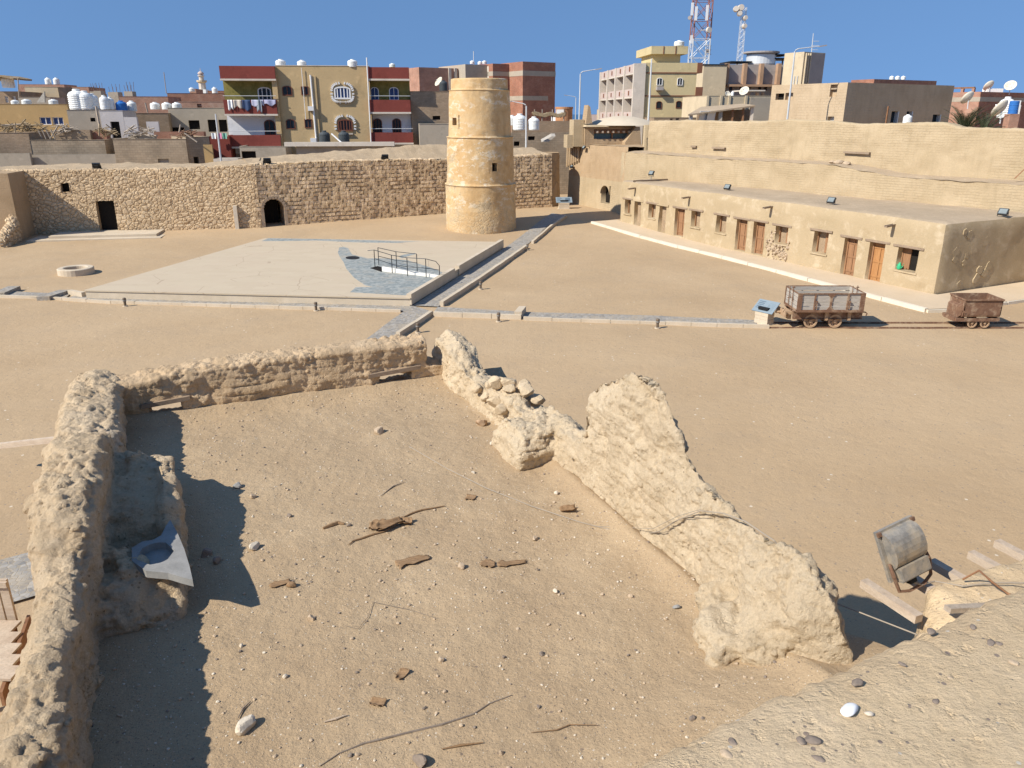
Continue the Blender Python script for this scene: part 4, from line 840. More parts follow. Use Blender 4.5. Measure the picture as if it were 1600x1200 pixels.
for (k, u0, v0, u1, v1, st), (a, b, c, d) in zip(spec, ops):
    w_ = b-a; h_ = d-c; yb = .42
    if k == 'door':
        q = MB(); q.box(a-.02, b+.02, yb-.12, yb+.05, c-.05, d+.02)
        D = q.build('door', {'infill': M['infill'], 'wood': M['door_wood'], 'orange': M['door_orange']}[st], ROW)
        if st != 'infill':
            q = MB()
            for x_ in (a, b-.07): q.box(x_, x_+.07, yb-.18, yb-.121, c, d)
            q.box(a+.071, b-.071, yb-.18, yb-.121, d-.08, d); q.build('frame', M['door_wood'], D)
            q = MB()
            for z_ in (.12, .5, .86): q.box(a+.08, b-.08, yb-.145, yb-.121, c+h_*z_-.05, c+h_*z_+.05)
            q.box((a+b)/2-.02, (a+b)/2+.02, yb-.16, yb-.146, c+.1, d-.1); q.build('batten', M['door_orange' if st == 'orange' else 'door_wood'], D)
            q = MB(); q.cyl((b-.16, yb-.2, c+h_*.48), (b-.16, yb-.12, c+h_*.48), .03, n=8); q.build('handle', M['darksteel'], D)
    else:
        q = MB(); q.box(a-.02, b+.02, yb, yb+.06, c-.02, d+.02); Wn = q.build('window', {'shut': M['infill'], 'half': M['infill'], 'open': M['dark']}[st], ROW)
        q = MB()
        for x_ in (a, b-.05): q.box(x_, x_+.05, yb-.1, yb-.003, c, d)
        q.box(a+.051, b-.051, yb-.1, yb-.003, d-.05, d); q.build('frame', M['door_wood'], Wn)
        if st != 'shut':
            q = MB(); q.box(b-.05-w_*.42 if st == 'half' else a+.06, b-.052 if st == 'half' else a+.06+w_*.36, yb-.07, yb-.01, c+.02, d-.06); q.build('shutter', M['door_wood'], Wn)
        q = MB(); q.box(a-.08, b+.08, -.06, .2, c-.09, c-.012); q.build('sill', M['rowmud'], Wn)
    q = MB(); q.box(a-.28, b+.25, -.055, .1, d+.02, d+.12); q.build('lintel', M['wood_lintel'] if st != 'infill' else M['rowmud'], ROW)
for u, v in ((993,293),(1078,307),(1206,322),(1398,350)):
    x, z = RF.px(u, v); q = MB()
    q.prism([(x-.09, .1, z+.02), (x-.07,.1,z-.07), (x+.07,.1,z-.07), (x+.09,.1,z+.02), (x+.06,.1,z+.02), (x+.05,.1,z-.03), (x-.05,.1,z-.03), (x-.06,.1,z+.02)], (0,-.72,-.06)); q.build('spout', M['wood_lintel'], ROW)
# plaster loss with stones showing around the third window
x, z = RF.px(1222, 378); q = MB()
for i in range(130):
    an = random.random()*6.28; rr = random.random()**.5; px_ = x-.35+rr*.95*math.cos(an); pz_ = z-.35+rr*1.05*math.sin(an)
    if abs(px_-(ops[9][0]+ops[9][1])/2) < (ops[9][1]-ops[9][0])/2+.02 and pz_ > ops[9][2]-.1: continue
    q.rock((px_, .0, pz_), random.uniform(.06,.12), 1, (1.2,.45,.8), None, .4)
q.build('exposed_stone', M['stone_tan'], ROW)
# flaking plaster on the end wall
q = MB(); rr = random.Random(4)
for i in range(16):
    u_ = 1514+20*math.sin(i*.7)+rr.uniform(-14,18); v_ = 362+i*5.4; d = ray(u_, v_); P0 = RF.W(RL, 0, 0); t = (P0-CC).dot(RF.ex)/d.dot(RF.ex); p = CC+d*t-RF.o; cy, cz = p.dot(RF.ey), p.z; n = 11
    R0 = rr.uniform(.14,.30); pl_ = [(RL-.03, cy+R0*rr.uniform(.55,1.1)*math.cos(2*math.pi*k/n), cz+R0*rr.uniform(.55,1.1)*math.sin(2*math.pi*k/n)) for k in range(n)]
    q.prism(pl_, (rr.uniform(.045,.065),0,0))
q.build('flaking_plaster', M['rowmud'], ROW)
# pavement along the row
pv = MB(); Pn = [G(925,349), G(1130,404), G(1448,488), G(1500,486), G(1640,466)]
q = MB(); bk = [RF.W(-.6,.1,0), RF.W(9.5,.1,0), RF.W(RL+.1,.1,0), RF.W(RL+.1,2.0,0), RF.W(RL+.1,9,0)]
def lerpl(tab, t): t *= len(tab)-1; i = min(int(t), len(tab)-2); return tab[i].lerp(tab[i+1], t-i)
q.sheet(lambda s, t: (lambda p: (p.x, p.y, zg(p.x, p.y)+.14))(lerpl(Pn, s).lerp(lerpl(bk, s), t)), 60, 4); o = q.build('pavement', surf('row_pavement', (.55,.43,.29), (.60,.475,.33), .8, .93, 20, .4, .02, .12)); o['kind'] = 'structure'
M['kerbwhite'] = surf('whitewashed_kerb', (.66,.58,.45), (.72,.645,.52), 1.5, .85, 25, .3, .01, .1)
_k = M['kerb']; M['kerb'] = M['kerbwhite']; kerb(Pn[:3], .2, .16, 2.0); kerb(Pn[2:], .15, .13, 2.0); M['kerb'] = _k
# green watering can on the last window sill
x, z = ops[13][0]+.14, ops[13][2]; J = RF.W(x+.02, .06, z+.0); JUG = thing('watering_can', 'bright green plastic jug standing on the sill of the open window', 'jug', J, RF.a)
M['green'] = flat('green_plastic', (.05,.42,.20), .35, 0, .05)
q = MB(); q.lathe([(0,0),(.085,0),(.10,.05),(.105,.16),(.08,.24),(.05,.28),(.06,.33),(.045,.33),(0,.30)], 14); q.build('body', M['green'], JUG, smooth=True)
q = MB(); q.rope([(.09,0,.08),(.17,0,.16),(.21,0,.30)], .022); q.build('spout', M['green'], JUG); q = MB(); q.rope([(-.08,0,.24),(-.16,0,.22),(-.16,0,.10),(-.1,0,.06)], .016); q.build('handle', M['green'], JUG)
# floodlights on the row roof
for u, v, lb, pole in ((1017,283,'floodlight on a short pole at the far end of the long roof',.35),(1136,298,'tilted floodlight on the long roof edge, second from the far end',0),(1298,320,'floodlight standing on the long roof edge above the middle windows',0),(1566,339,'floodlight on the roof above the shaded end wall, lying tilted back',0)):
    p = GZ(u, v, RH-.02); floodlet(None, RF.a+R_(12), lb, .95, pole, p)
q = MB(); a, b = GZ(990,283,RH+.05), GZ(1072,279,RH+.05); d = Vector((0,0,.05)); s = Vector((.04,.05,0)); q.hexa([a-s-d,b-s-d,b+s-d,a+s-d,a-s+d,b-s+d,b+s+d,a+s+d]); o = q.build('timber_plank', M['wood_lintel']); tag(o, 'long timber plank lying along the far end of the long roof', 'plank')
# ---- right rampart in two tiers
T1A = Vector((9.0, 61.6, 0)); T1B = Vector((25.24, 38.92, 0)); TF = fr2(T1A, T1B); TL = 50
RP = TF.thing('rampart_wall', 'high two tier mud brick rampart rising behind the long row building', 'wall')
def pxtab(fr, lst, yl=0): return sorted([fr.px(u, v, yl) for u, v in lst])
def ztop(tab, x):
    if x <= tab[0][0]: return tab[0][1]
    for (a, za), (b, zb_) in zip(tab[:-1], tab[1:]):
        if x <= b: return za+(zb_-za)*(x-a)/(b-a)
    return tab[-1][1]
t1 = pxtab(TF, ((968,237),(1050,243),(1112,248),(1200,252),(1300,258),(1400,277),(1500,283),(1600,289)))
t2 = pxtab(TF, ((1000,189),(1080,188),(1150,190),(1240,187),(1300,189),(1340,194),(1420,192),(1470,191),(1500,199),(1600,202)), 1.7)
def n2(x, z, s, k=0): return mnoise.noise(Vector((x*s, z*s, k)))
q = MB(); q.sheet(lambda s, t: (lambda x, h: (x, -.10*n2(x, h*t, .6)-.05*n2(x, h*t, 2, 3)+.5*(t-.5)*0+.12*t, -.3+(h+.3)*t))(TL*s-.5, ztop(t1, TL*s-.5)+.06*n2(TL*s, 0, 1.2)), 220, 26); q.build('lower_tier', M['fort'], RP, smooth=True)
q = MB(); q.sheet(lambda s, t: (lambda x: (x, .1+1.75*t, ztop(t1, x)+.06*n2(TL*s, 0, 1.2)*(1-t)+.10*t+.06*n2(x, t*2, 1.5, 5)*math.sin(math.pi*t)))(TL*s-.5), 220, 8); q.build('ledge', M['sandtop'], RP, smooth=True)
def t2p(s, t):
    x = TL*s+.2; zt = ztop(t2, x)+.05*n2(x, 0, .9, 2)+.04*n2(x, 0, 3, 2); zb_ = ztop(t1, x)-.3
    if t <= .8: k = t/.8; return (x, 1.7+.10*k-.08*n2(x, k*3, .7, 8)-.05*n2(x, k*3, 2.2, 9), zb_+(zt-zb_)*k-(.06*(k > .97)))
    k = (t-.8)/.2; return (x, 1.8+k*1.0, zt+.03-.05*k)
q = MB(); q.sheet(t2p, 220, 30); q.box(-.2, TL, 2.7, 2.85, -.5, 7.0); q.box(-.4,-.2,1.8,2.9,-.5,7.2); q.box(-1.2,.9,.35,2.6,0,ztop(t1,0)-.06); q.build('upper_tier', M['fort'], RP, smooth=True)
for u, v, w_ in ((1085,229,8),(1124,231,20),(1340,238,40)):
    a = TF.px(u-w_/2, v, 1.7); b = TF.px(u+w_/2, v, 1.7); q = MB(); q.box(a[0], b[0], 1.55, 1.9, a[1]-.05, a[1]+.06); q.build('embedded_timber', M['wood_lintel'], RP)
q = MB(); a = TF.W(*[TF.px(1585,279,1.3)[0], 1.3, 0]); p0 = Vector((TF.px(1584,279,1.0)[0], 1.0, TF.px(1584,279,1.0)[1])); p1 = Vector((p0.x+.9, 1.65, p0.z+1.5)); S = MB(); S.hexa([p0, p0+Vector((.07,0,0)), p1+Vector((.07,0,0)), p1, p0+Vector((0,.06,.02)), p0+Vector((.07,.06,.02)), p1+Vector((.07,.06,.02)), p1+Vector((0,.06,.02))]); S.v = [tuple(TF.W(*v)) for v in S.v]; o = S.build('timber_pole', M['wood_brown']); tag(o, 'timber pole leaning on the upper rampart tier at the right edge of the photo', 'pole')
for k, (u, v, r) in enumerate(((1310,257,.16),(1322,259,.12),(1300,258,.1))):
    x, z = TF.px(u, v, .9); q = MB(); q.rock(TF.W(x, .9, ztop(t1, x)+.12), r*1.6, 1, (1.3,1,.6)); o = q.build('loose_stone', M['stone_tan']); tag(o, 'tan stone in a small heap lying on the ledge of the right rampart', 'stone', 'stones heaped on the rampart ledge')
# ---- gate wall with arch
GA = G(899,319); GB = G(966,333); GF = fr2(GA, GB); GL = (GB-GA).length+.6
GW = GF.thing('gate_wall', 'mud brick gate wall with a small dark arched doorway, left of the row building', 'wall')
ga, gb, gc, gd = GF.rect(938,290,952,318); gc = max(gc, zg(GA.x, GA.y)+.25); gt = pxtab(GF, ((895,225),(930,226),(965,233)))
gz0 = 0
q = MB(); HW = ztop(gt, 1)
def gfn(p): return (p[0], p[1]-.05*n2(p[0], p[2], .8)-.03*n2(p[0], p[2], 2.5, 4)+.05*p[2], p[2])
q2 = MB(); zsp = gc+1.35
facade(q2, -1.5, GL, -.2, zsp+.5, 0, [(ga, gb, gc, gd)], 1.4, .22, gfn); q2.build('stone_base', M['coursed_pale'] if 'coursed_pale' in M else M['fort'], GW, smooth=True)
q.sheet(lambda s, t: gfn((-1.5+(GL+1.5)*s, 0, zsp+.5+(HW-zsp-.5)*t)), 50, 14)
q.sheet(lambda s, t: (-1.5+(GL+1.5)*s, .25+3.5*t, HW+.05*n2(s*9, t*3, 1.5)), 30, 6); q.box(-1.5, GL, 3.7, 3.85, -.5, HW); q.build('upper_wall', M['fort2'], GW, smooth=True)
q = MB(); q.box(ga-.1, gb+.1, .55, .65, gc-.1, gd+.3); D = q.build('door', M['dark'], GW)  # added near-black sheet paints the archway's shade, not a real door
q = MB(); r_ = (gb-ga)/2; cx_ = (ga+gb)/2; zz = gd-r_
for sg in (-1, 1):
    arc = [(cx_+sg*r_*math.sin(math.pi/2*i/8), -.02, zz+r_*math.cos(math.pi/2*i/8)) for i in range(9)]; q.prism(arc+[(cx_+sg*(r_+.02), -.02, gd+.02), (cx_, -.02, gd+.02)], (0, .3, 0))
q.build('arch', M['fort'], GW)
for u, v, lb in ((916,232,'small dark lamp high on the gate wall, left of the pavilion'),(897,262,'small dark lamp low on the gate wall beside the bastion shadow')):
    x, z = GF.px(u, v, .2); L_ = floodlet(None, GF.a, lb, .8, 0, GF.W(x, -.05, z-.1))
# domed pavilion on the gate wall
PO = AT(914,224,67.2); PVF = Fr((PO.x, PO.y), R_(8)); PV = PVF.thing('domed_pavilion', 'mud pavilion with a shallow pale dome and a dark beamed window slot on the rampart', 'pavilion')
p_ = lambda u, v, y=0: PVF.px(u, v, y)
xa, zb_ = p_(915,238); zb_ = HW+.8; xb, zt = p_(990,198); a, b, c, d = PVF.rect(928,202,986,217)
q = MB(); facade(q, xa, xb, zb_-1, zt, 0, [(a,b,c,d)], .35, .3, lambda p: (p[0], p[1]-.04*n2(p[0], p[2], 1.5), p[2])); q.box(xa, xb, .5, 4, zb_-1.0, zt-.02); q.build('wall', M['fort2'], PV)
q = MB(); q.box(a-.02, b+.02, .3, .45, c, d); Wn = q.build('window', flat('dusty_glass', (.10,.15,.16), .15), PV)
q = MB(); m_ = (a+b)/2; q.box(m_-.05, m_+.05, .1, .29, c, d); q.build('mullion', M['wood_brown'], Wn); q = MB(); q.box(a, b, .12, .29, d-(d-c)*.42, d); q.build('header', M['wood_brown'], Wn)
for i in range(7):
    x = a+(b-a)*(i+.5)/7; q = MB(); q.box(x-.07, x+.07, -.3, .11, d-.28, d-.12); q.build('beam_end', M['wood_pale'], PV)
q = MB(); q.hexa([(xa-.15,-.45,zt),(xb+.1,-.45,zt),(xb+.1,4,zt),(xa-.15,4,zt),(xa-.05,-.3,zt+.12),(xb,-.3,zt+.12),(xb,4,zt+.3),(xa-.05,4,zt+.3)]); q.build('roof_slab', M['rowmud'], PV)
dx, dz = p_(972,182,2.0); q = MB(); q.lathe([(3.1,0),(2.5,.30),(1.8,.52),(1.0,.68),(.4,.74),(0,.75)], 32, (dx, 2.0, zt+.1)); q.build('dome', surf('dome_plaster', (.55,.46,.34), (.62,.53,.40), 1.0, .9, 20, .3, .02, .1), PV, smooth=True)
q = MB(); q.prism([(p_(u, v, -.9)[0], -.9, p_(u, v, -.9)[1]) for u, v in ((976,244),(1003,242),(1000,198),(994,198),(977,222))], (0,1.8,0)); q.build('stair_parapet', M['fort2'], PV)
q = MB(); x0, z0 = p_(899,226); x1, z1 = p_(916,187); q.box(x0, x1, .8, 2.5, HW-.2, z1); q.box(x0-.5, x0-.0, .9, 2.4, HW-.3, z0+.75); q.build('stepped_block', M['fort'], PV)
q = MB(); x2, z2 = p_(920,169); q.prism([(x1+.05,.3,z1-.3),(x1+.6,.3,z1-.3),(x2+.2,.3,z2+.1),(x2+.02,.3,z2+.25)], (0,1.5,0)); q.build('pointed_merlon', M['fort2'], PV)
# ---- left fort wall
def stonewall(name, label, A_, B_, ext0, ext1, toppx, back, mat, ops, step, mats2=None):
    fr = fr2(A_, B_); L_ = (B_-A_).length; S = fr.thing(name, label, 'wall'); tt = pxtab(fr, toppx); bt = pxtab(fr, back, 3.6)
    n = 0
    xs = brks(-ext0, L_+ext1, step, []); zmax = max(z for _, z in tt); nz = int((zmax+.4)/step); vs = []; fs = []; rows = nz+1
    for x in xs:
        h = ztop(tt, x)+.05*n2(x, 0, 1.5, 3)+.05*n2(x, 0, 5, 3)
        for j in range(rows): z = -.3+(h+.3)*j/nz; vs.append((x, .035*z+.03*n2(x, z, .5, 6), z))
        vs.append((x, .75, h+.02))
    R1 = rows+1
    for i in range(len(xs)-1):
        for j in range(R1-1):
            x, z = (xs[i]+xs[i+1])/2, -.3+(ztop(tt, xs[i])+.3)*(j+.5)/nz
            if any(f(x, z) for f in ops): continue
            fs.append((i*R1+j, (i+1)*R1+j, (i+1)*R1+j+1, i*R1+j+1))
    q = MB(); q.add(vs, fs); q.build('stone_face', mat, S, smooth=True)
    def mound(s, t):
        x = -ext0+(L_+ext0+ext1)*s; a = ztop(tt, x); b = ztop(bt, x); prof_ = ((.5,a-.05),(1.2,a+.04),(2.4,a+(b-a)*.45),(3.3,b-.03),(3.8,b),(4.4,b-.1),(4.6,b-1),(4.7,-.5))
        t *= 7; i = min(int(t), 6); f = t-i; y = prof_[i][0]+(prof_[i+1][0]-prof_[i][0])*f; z = prof_[i][1]+(prof_[i+1][1]-prof_[i][1])*f
        return (x, y, z+(.09*n2(x, y, .8, 4)+.05*n2(x, y, 2.7, 5) if i < 5 else 0))
    q = MB(); q.sheet(mound, 150, 21); q.build('rampart_top', M['sandtop2'], S, smooth=True)
    return S, fr, tt
M['sandtop2'] = surf('earth_bank', (.42,.315,.2), (.49,.375,.245), .8, .95, 12, .8, .06, .2, patch=[((.52,.40,.265), 1.3, .55, .7)])
WA, WB, WC = G(28,367), G(404,355.5), G(862,323)
fa = fr2(WA, WB); d1 = fa.rect(153,314,181,357); w1 = fa.rect(95,287,108,300)
SA, fa, ta = stonewall('rubble_wall', 'long rough rubble stone fort wall on the left with a dark doorway and small window', WA, WB, 9, .2, ((-60,268),(28,267),(150,266),(250,265),(320,262),(400,258),(440,257)), ((-60,262),(20,260),(100,256),(200,255),(290,256),(330,254),(380,249),(420,245),(440,243)), M['rubble'], [lambda x, z: d1[0] < x < d1[1] and z < d1[3], lambda x, z: w1[0] < x < w1[1] and w1[2] < z < w1[3]], .075)
for nm, r, z0 in (('doorway', d1, -.1), ('window_opening', w1, None)):
    z0 = r[2] if z0 is None else z0; a, b, d = r[0]-.04, r[1]+.04, r[3]+.04; q = MB()
    q.add([(a,.02,z0-.04),(b,.02,z0-.04),(b,.1,d),(a,.1,d),(a,1.6,z0-.04),(b,1.6,z0-.04),(b,1.6,d),(a,1.6,d)], [(0,4,5,1),(1,5,6,2),(2,6,7,3),(3,7,4,0),(4,7,6,5)]); q.build(nm, M['mudB'], SA); q = MB(); q.box(a, b, .5, .56, z0, d); q.build('shutter' if nm[0] == 'w' else 'door', M['dark'], SA)  # added near-black sheets paint the shade inside the doorway and window opening
q = MB(); q.box(d1[0]-.05, d1[1]+.05, -.12, .5, -.2, .28); q.build('threshold', M['kerb'], SA)
q = MB(); x, z = fa.px(371,354); q.box(x-.12, x+.14, -.28, .2, -.2, fa.px(371,321)[1]); q.build('stone_pier', M['stone_pale'], SA)
for i, (u0, v0, u1, v1, h, lb, y0, y1) in enumerate(((60,376,250,368,.14,'low wide pale step slab in front of the dark doorway',-3.0,-.1),(75,366,243,358,.30,'upper narrower pale step against the rubble wall doorway',-2.3,-.12))):
    a, b = fa.px(u0-(20 if i == 0 else 0), v0, y0)[0], fa.px(u1, v1, y0)[0]; q = MB(); q.hexa([fa.W(x, y, z) for z in (-.2, h) for x, y in ((a,y0),(b,y0),(b,y1),(a,y1))]); o = q.build('step', M['kerb']); tag(o, lb, 'step', 'steps before the rubble wall door')
xb_, _ = fa.px(24, 330, -2.4); q = MB(); q.hexa([fa.W(x, y, z) for z in (-.3, ztop(ta, 0)-.0) for x, y in ((-9,-2.4),(xb_,-2.4),(xb_,.5),(-9,.5))])
o = q.build('projecting_block', M['fort2']); tag(o, 'mud plastered wall block projecting at the far left end of the rubble wall', 'wall')
q = MB(); rings = []
for y, h in ((-2.3,1.9),(-2.8,1.35),(-3.3,1.2),(-3.8,.9),(-4.3,.7),(-4.8,.45)):
    x = xb_-.05; rings.append([fa.W(x-.6, y, -.3), fa.W(x-.55, y, h*.9), fa.W(x-.25, y, h), fa.W(x+.05, y, h*.85), fa.W(x+.1, y, -.3)])
loft(q, rings)
o = ruin('ruined_spur', q, M['rubble'], .07, 1, .12, 2.5); tag(o, 'broken stub of rubble wall stepping down at the far left of the courtyard', 'wall')
fb = fr2(WB, WC); ar = fb.rect(413,311,444,355); rr = (ar[1]-ar[0])/2; ac = (ar[0]+ar[1])/2; az = ar[3]-rr
inarch = lambda x, z: abs(x-ac) < rr and (z < az or (x-ac)**2+(z-az)**2 < rr*rr)
SB, fb, tb = stonewall('coursed_wall', 'tall coursed stone fort wall with an arched opening, running behind the round tower', WB, WC, .05, 0, ((400,258),(440,256.5),(520,252.5),(600,251),(690,250),(800,245),(862,241)), ((400,247),(440,243),(480,240),(550,235),(590,232),(640,227),(690,225.5),(790,232),(830,230),(862,228)), M['coursed'], [inarch], .075)
q = MB(); out = [(ac-rr-.04,-.2)]+[(ac-(rr+.04)*math.cos(math.pi*i/14), az+(rr+.04)*math.sin(math.pi*i/14)) for i in range(15)]+[(ac+rr+.04,-.2)]; n = len(out)
q.add([(x, .06+.03*max(z,0), z) for x, z in out]+[(x, 2.6, z) for x, z in out], [(i, i+n, i+n+1, i+1) for i in range(n-1)]+[tuple(range(n, 2*n))]); q.build('passage', M['mudB'], SB); q = MB(); q.box(ac-rr, ac+rr*.75, 1.5, 1.56, .22, ar[3]); q.build('door', M['dark'], SB)  # added near-black sheet paints the shade deep in the passage
q = MB(); q.box(ac-rr, ac+rr, -.3, 2.5, -.2, .22); q.build('threshold', M['mudB'], SB)
for i in range(13):
    an = math.pi*i/12; q = MB(); x, z = ac-(rr+.13)*math.cos(an), az+(rr+.13)*math.sin(an); q.obox((x, .06, z), .2, .3, .17, (0, an, 0)); q.build('arch_stone', M['stone_tan'], SB)
q = MB()
for s_ in (-1, 1): q.box(ac+s_*(rr+.12)-.12, ac+s_*(rr+.12)+.12, -.1, .3, -.2, az)
jb = q
for s_ in (-1, 1): q = MB(); q.box(ac+s_*(rr+.12)-.11, ac+s_*(rr+.12)+.11, -.08, .3, -.2, az-.05); q.build('jamb', M['stone_tan'], SB)
# bastion end
Lb = (WC-WB).length; bc = fb.W(Lb, 1.45, 0); hb = ztop(tb, Lb)
q = MB(); q.sheet(lambda s, t: (lambda an, z: (bc.x+(1.40-.03*z)*math.cos(an), bc.y+(1.40-.03*z)*math.sin(an), z))(fb.a-math.pi/2-.1+(math.pi+.1)*s, -.3+(hb+.35)*t), 60, 60)
q.add([tuple(bc+Vector((1.3*math.cos(a_), 1.3*math.sin(a_), hb+.05))) for a_ in [fb.a-math.pi/2+math.pi*i/16 for i in range(17)]], [tuple(range(17))])
o = q.build('bastion', M['bastion'], smooth=True); tag(o, 'rounded brown plastered bastion end of the coursed wall beside the gate wall', 'bastion')
q = MB()
for i in range(6):
    u_ = 884+i*3.3; x, z = GF.px(u_, 240, -.1); p = GF.W(x, .1, 0); q = MB(); q.cyl((p.x,p.y,z-1.1+.1*i),(p.x,p.y,z+.55),.13,.11,8); o = q.build('palm_log', M['fort2']); tag(o, 'upright trimmed log in the row above the bastion end', 'log', 'row of upright logs above the bastion')
for u, v, lb, fr_ in ((151,264,'small floodlight on the rubble wall above its small window',fa),(418,256,'small floodlight on the wall top above the arched opening',fb),(602,250,'small floodlight on the coursed wall top left of the tower',fb)):
    x, z = fr_.px(u, v, .35); floodlet(None, fr_.a+math.pi, lb, 1.15, 0, fr_.W(x, .45, z-.08))
# ---- round tower
TB = G(749,366); tc = Vector((TB.x+.03, TB.y+2.5, 0)); ty = tc.y
def tz(v): return AT(749, v, ty-2.3)[2]
def tr(w): return w/2/1200*( (ty)*CF.y )*1.0
prof = []
def tseg(z0, z1, r0, r1, n):
    for i in range(n+1): t = i/n; prof.append((r0+(r1-r0)*t, z0+(z1-z0)*t))
def RW(uL, uR, v): a = AT(uL, v, ty); b = AT(uR, v, ty); return (b.x-a.x)/2*.985
r_b, r_3, r_2b, r_2t, r_1b, r_1t, r_0 = RW(694,804,358), RW(691.5,802,293), RW(692.5,799,288), RW(693,797,217), RW(694,793,212), RW(695,791,142), RW(697,787,124)
tseg(-.3, tz(292), r_b, r_3, 34); prof += [(r_3+.05, tz(291.5)), (r_3+.05, tz(290.3)), (r_3-.06, tz(289.8))]; tseg(tz(289.5), tz(216), r_2b, r_2t, 36); prof += [(r_2t+.05, tz(216)), (r_2t+.05, tz(214.9)), (r_2t-.06, tz(214.4))]; tseg(tz(214), tz(140.5), r_1b, r_1t, 36); prof += [(r_1t+.04, tz(140.2)), (r_1t+.03, tz(139.5)), (r_1t-.06, tz(139.2))]; tseg(tz(139), tz(122), r_0+.02, r_0, 9); prof += [(r_0-.08, tz(121)),(r_0-.4, tz(121)-.02),(0, tz(121)-.1)]
def mktower():
    t = NT('tower_plaster'); co = t.coord()
    col = t.ramp(t.noise(co, .8, 9, .7, .5), [(.3, (.45,.285,.13)), (.47, (.56,.375,.185)), (.6, (.60,.43,.235)), (.75, (.63,.48,.295))])
    z = t.node('ShaderNodeSeparateXYZ', Vector=co).outputs[2]
    col = t.mix(t.ramp(t.noise(t.coord((1.6,1.6,.3)), 1.3, 8, .72), [(.53, (0,0,0)), (.72, (.6,.6,.6))]), col, (.40,.27,.135))
    wp_ = t.noise(t.coord((1,1,1.8)), 1.7, 10, .74, .4); band = t.noise(t.coord((.25,.25,1.2)), .8, 3, .5)
    col = t.mix(t.math('MULTIPLY', t.ramp(wp_, [(.52, (0,0,0)), (.575, (.9,.9,.9))]), t.ramp(band, [(.42, (0,0,0)), (.55, (1,1,1))])), col, (.66,.56,.41))
    gp_ = t.ramp(t.noise(co, .75, 9, .7, .3), [(.57, (0,0,0)), (.6, (1,1,1))])
    zz = t.math('LESS_THAN', z, 7.0)
    gp_ = t.math('MULTIPLY', gp_, zz); col = t.mix(t.math('MULTIPLY', gp_, .75), col, (.43,.335,.21))
    lo = t.ramp(t.math('ADD', t.math('MULTIPLY', z, -.10), t.noise(co, .9, 9, .72)), [(.30, (0,0,0)), (.40, (1,1,1))])
    wob = t.mix(.3, co, t.node('ShaderNodeTexNoise', Vector=co, Scale=2.5, Detail=5).outputs[1], 'ADD')
    v = t.node('ShaderNodeTexVoronoi', Vector=wob, Scale=3.6, feature='DISTANCE_TO_EDGE').outputs[0]; ro = t.noise(co, 6, 9, .72)
    col = t.mix(t.math('MULTIPLY', lo, t.ramp(ro, [(.4, (.1,.1,.1)), (.65, (.85,.85,.85))])), col, (.52,.41,.26))
    st = t.math('MAXIMUM', lo, gp_)
    n = t.bump(st, .5, -.05); n = t.bump(t.math('MULTIPLY', st, t.math('MINIMUM', v, .14)), .55, .22, n); n = t.bump(ro, .6, .06, n)
    return t.done(col, .92, n)
M['tower'] = mktower()
TW = thing('round_tower', 'tall round ochre plastered tower in three tiers with two small dark windows', 'tower', tc)
NTH = 120; vs = []; fs = []; m_ = len(prof); wins = []
for uL, uR, v0, v1 in ((705.5,713,184,196),(769,777,255,268)):
    zA, zB = tz(v1), tz(v0); r = np.interp((zA+zB)/2, [z for _, z in prof[:-3]], [r for r, _ in prof[:-3]])
    an = []
    for u in (uL, uR):
        x = AT(u, (v0+v1)/2, ty-r*.9).x-tc.x; an.append(math.asin(max(-1, min(1, x/r))))
    wins.append((an[0], an[1], zA, zB, r))
for i in range(NTH):
    a = 2*math.pi*i/NTH
    for r, z in prof:
        rr_ = r+(.035*mnoise.noise(Vector((math.cos(a)*2.2, math.sin(a)*2.2, z*.8)))+.02*mnoise.noise(Vector((math.cos(a)*7, math.sin(a)*7, z*2.5))))*(r > 1)
        vs.append((rr_*math.sin(a), -rr_*math.cos(a), z))
for i in range(NTH):
    am = 2*math.pi*(i+.5)/NTH; am = am if am < math.pi else am-2*math.pi
    for k in range(m_-1):
        zm = (prof[k][1]+prof[k+1][1])/2
        if any(w[0]-.01 < am < w[1]+.01 and w[2]-.05 < zm < w[3]+.05 for w in wins): continue
        fs.append((i*m_+k, ((i+1) % NTH)*m_+k, ((i+1) % NTH)*m_+k+1, i*m_+k+1))
q = MB(); q.add(vs, fs); q.build('shaft', M['tower'], TW, smooth=True)
for w in wins:
    a = (w[0]+w[1])/2; r = w[4]; hw = (w[1]-w[0])/2*r; ca, sa = math.cos(a), math.sin(a)
    def wpnt(x, d, z): return ((r-d)*sa+x*ca, -(r-d)*ca+x*sa, z)
    z0, z1 = w[2], w[3]; o_ = [(-hw,z0),(hw,z0),(hw,z1),(-hw,z1)]; O = [(-hw-.22,z0-.22),(hw+.22,z0-.22),(hw+.22,z1+.22),(-hw-.22,z1+.22)]
    q = MB(); q.add([wpnt(x,.01,z) for x, z in O]+[wpnt(x,-.0,z) for x, z in o_]+[wpnt(x,.6,z) for x, z in o_], [(i, (i+1) % 4, 4+(i+1) % 4, 4+i) for i in range(4)]+[(4+i, 4+(i+1) % 4, 8+(i+1) % 4, 8+i) for i in range(4)]+[(8,9,10,11)])
    q.build('window', M['tower'], TW)
    q = MB(); q.add([wpnt(x,.55,z) for x, z in o_], [(0,1,2,3)]); q.build('shutter', M['dark'], TW)  # near-black sheet paints the shade within the window recess, no shutter
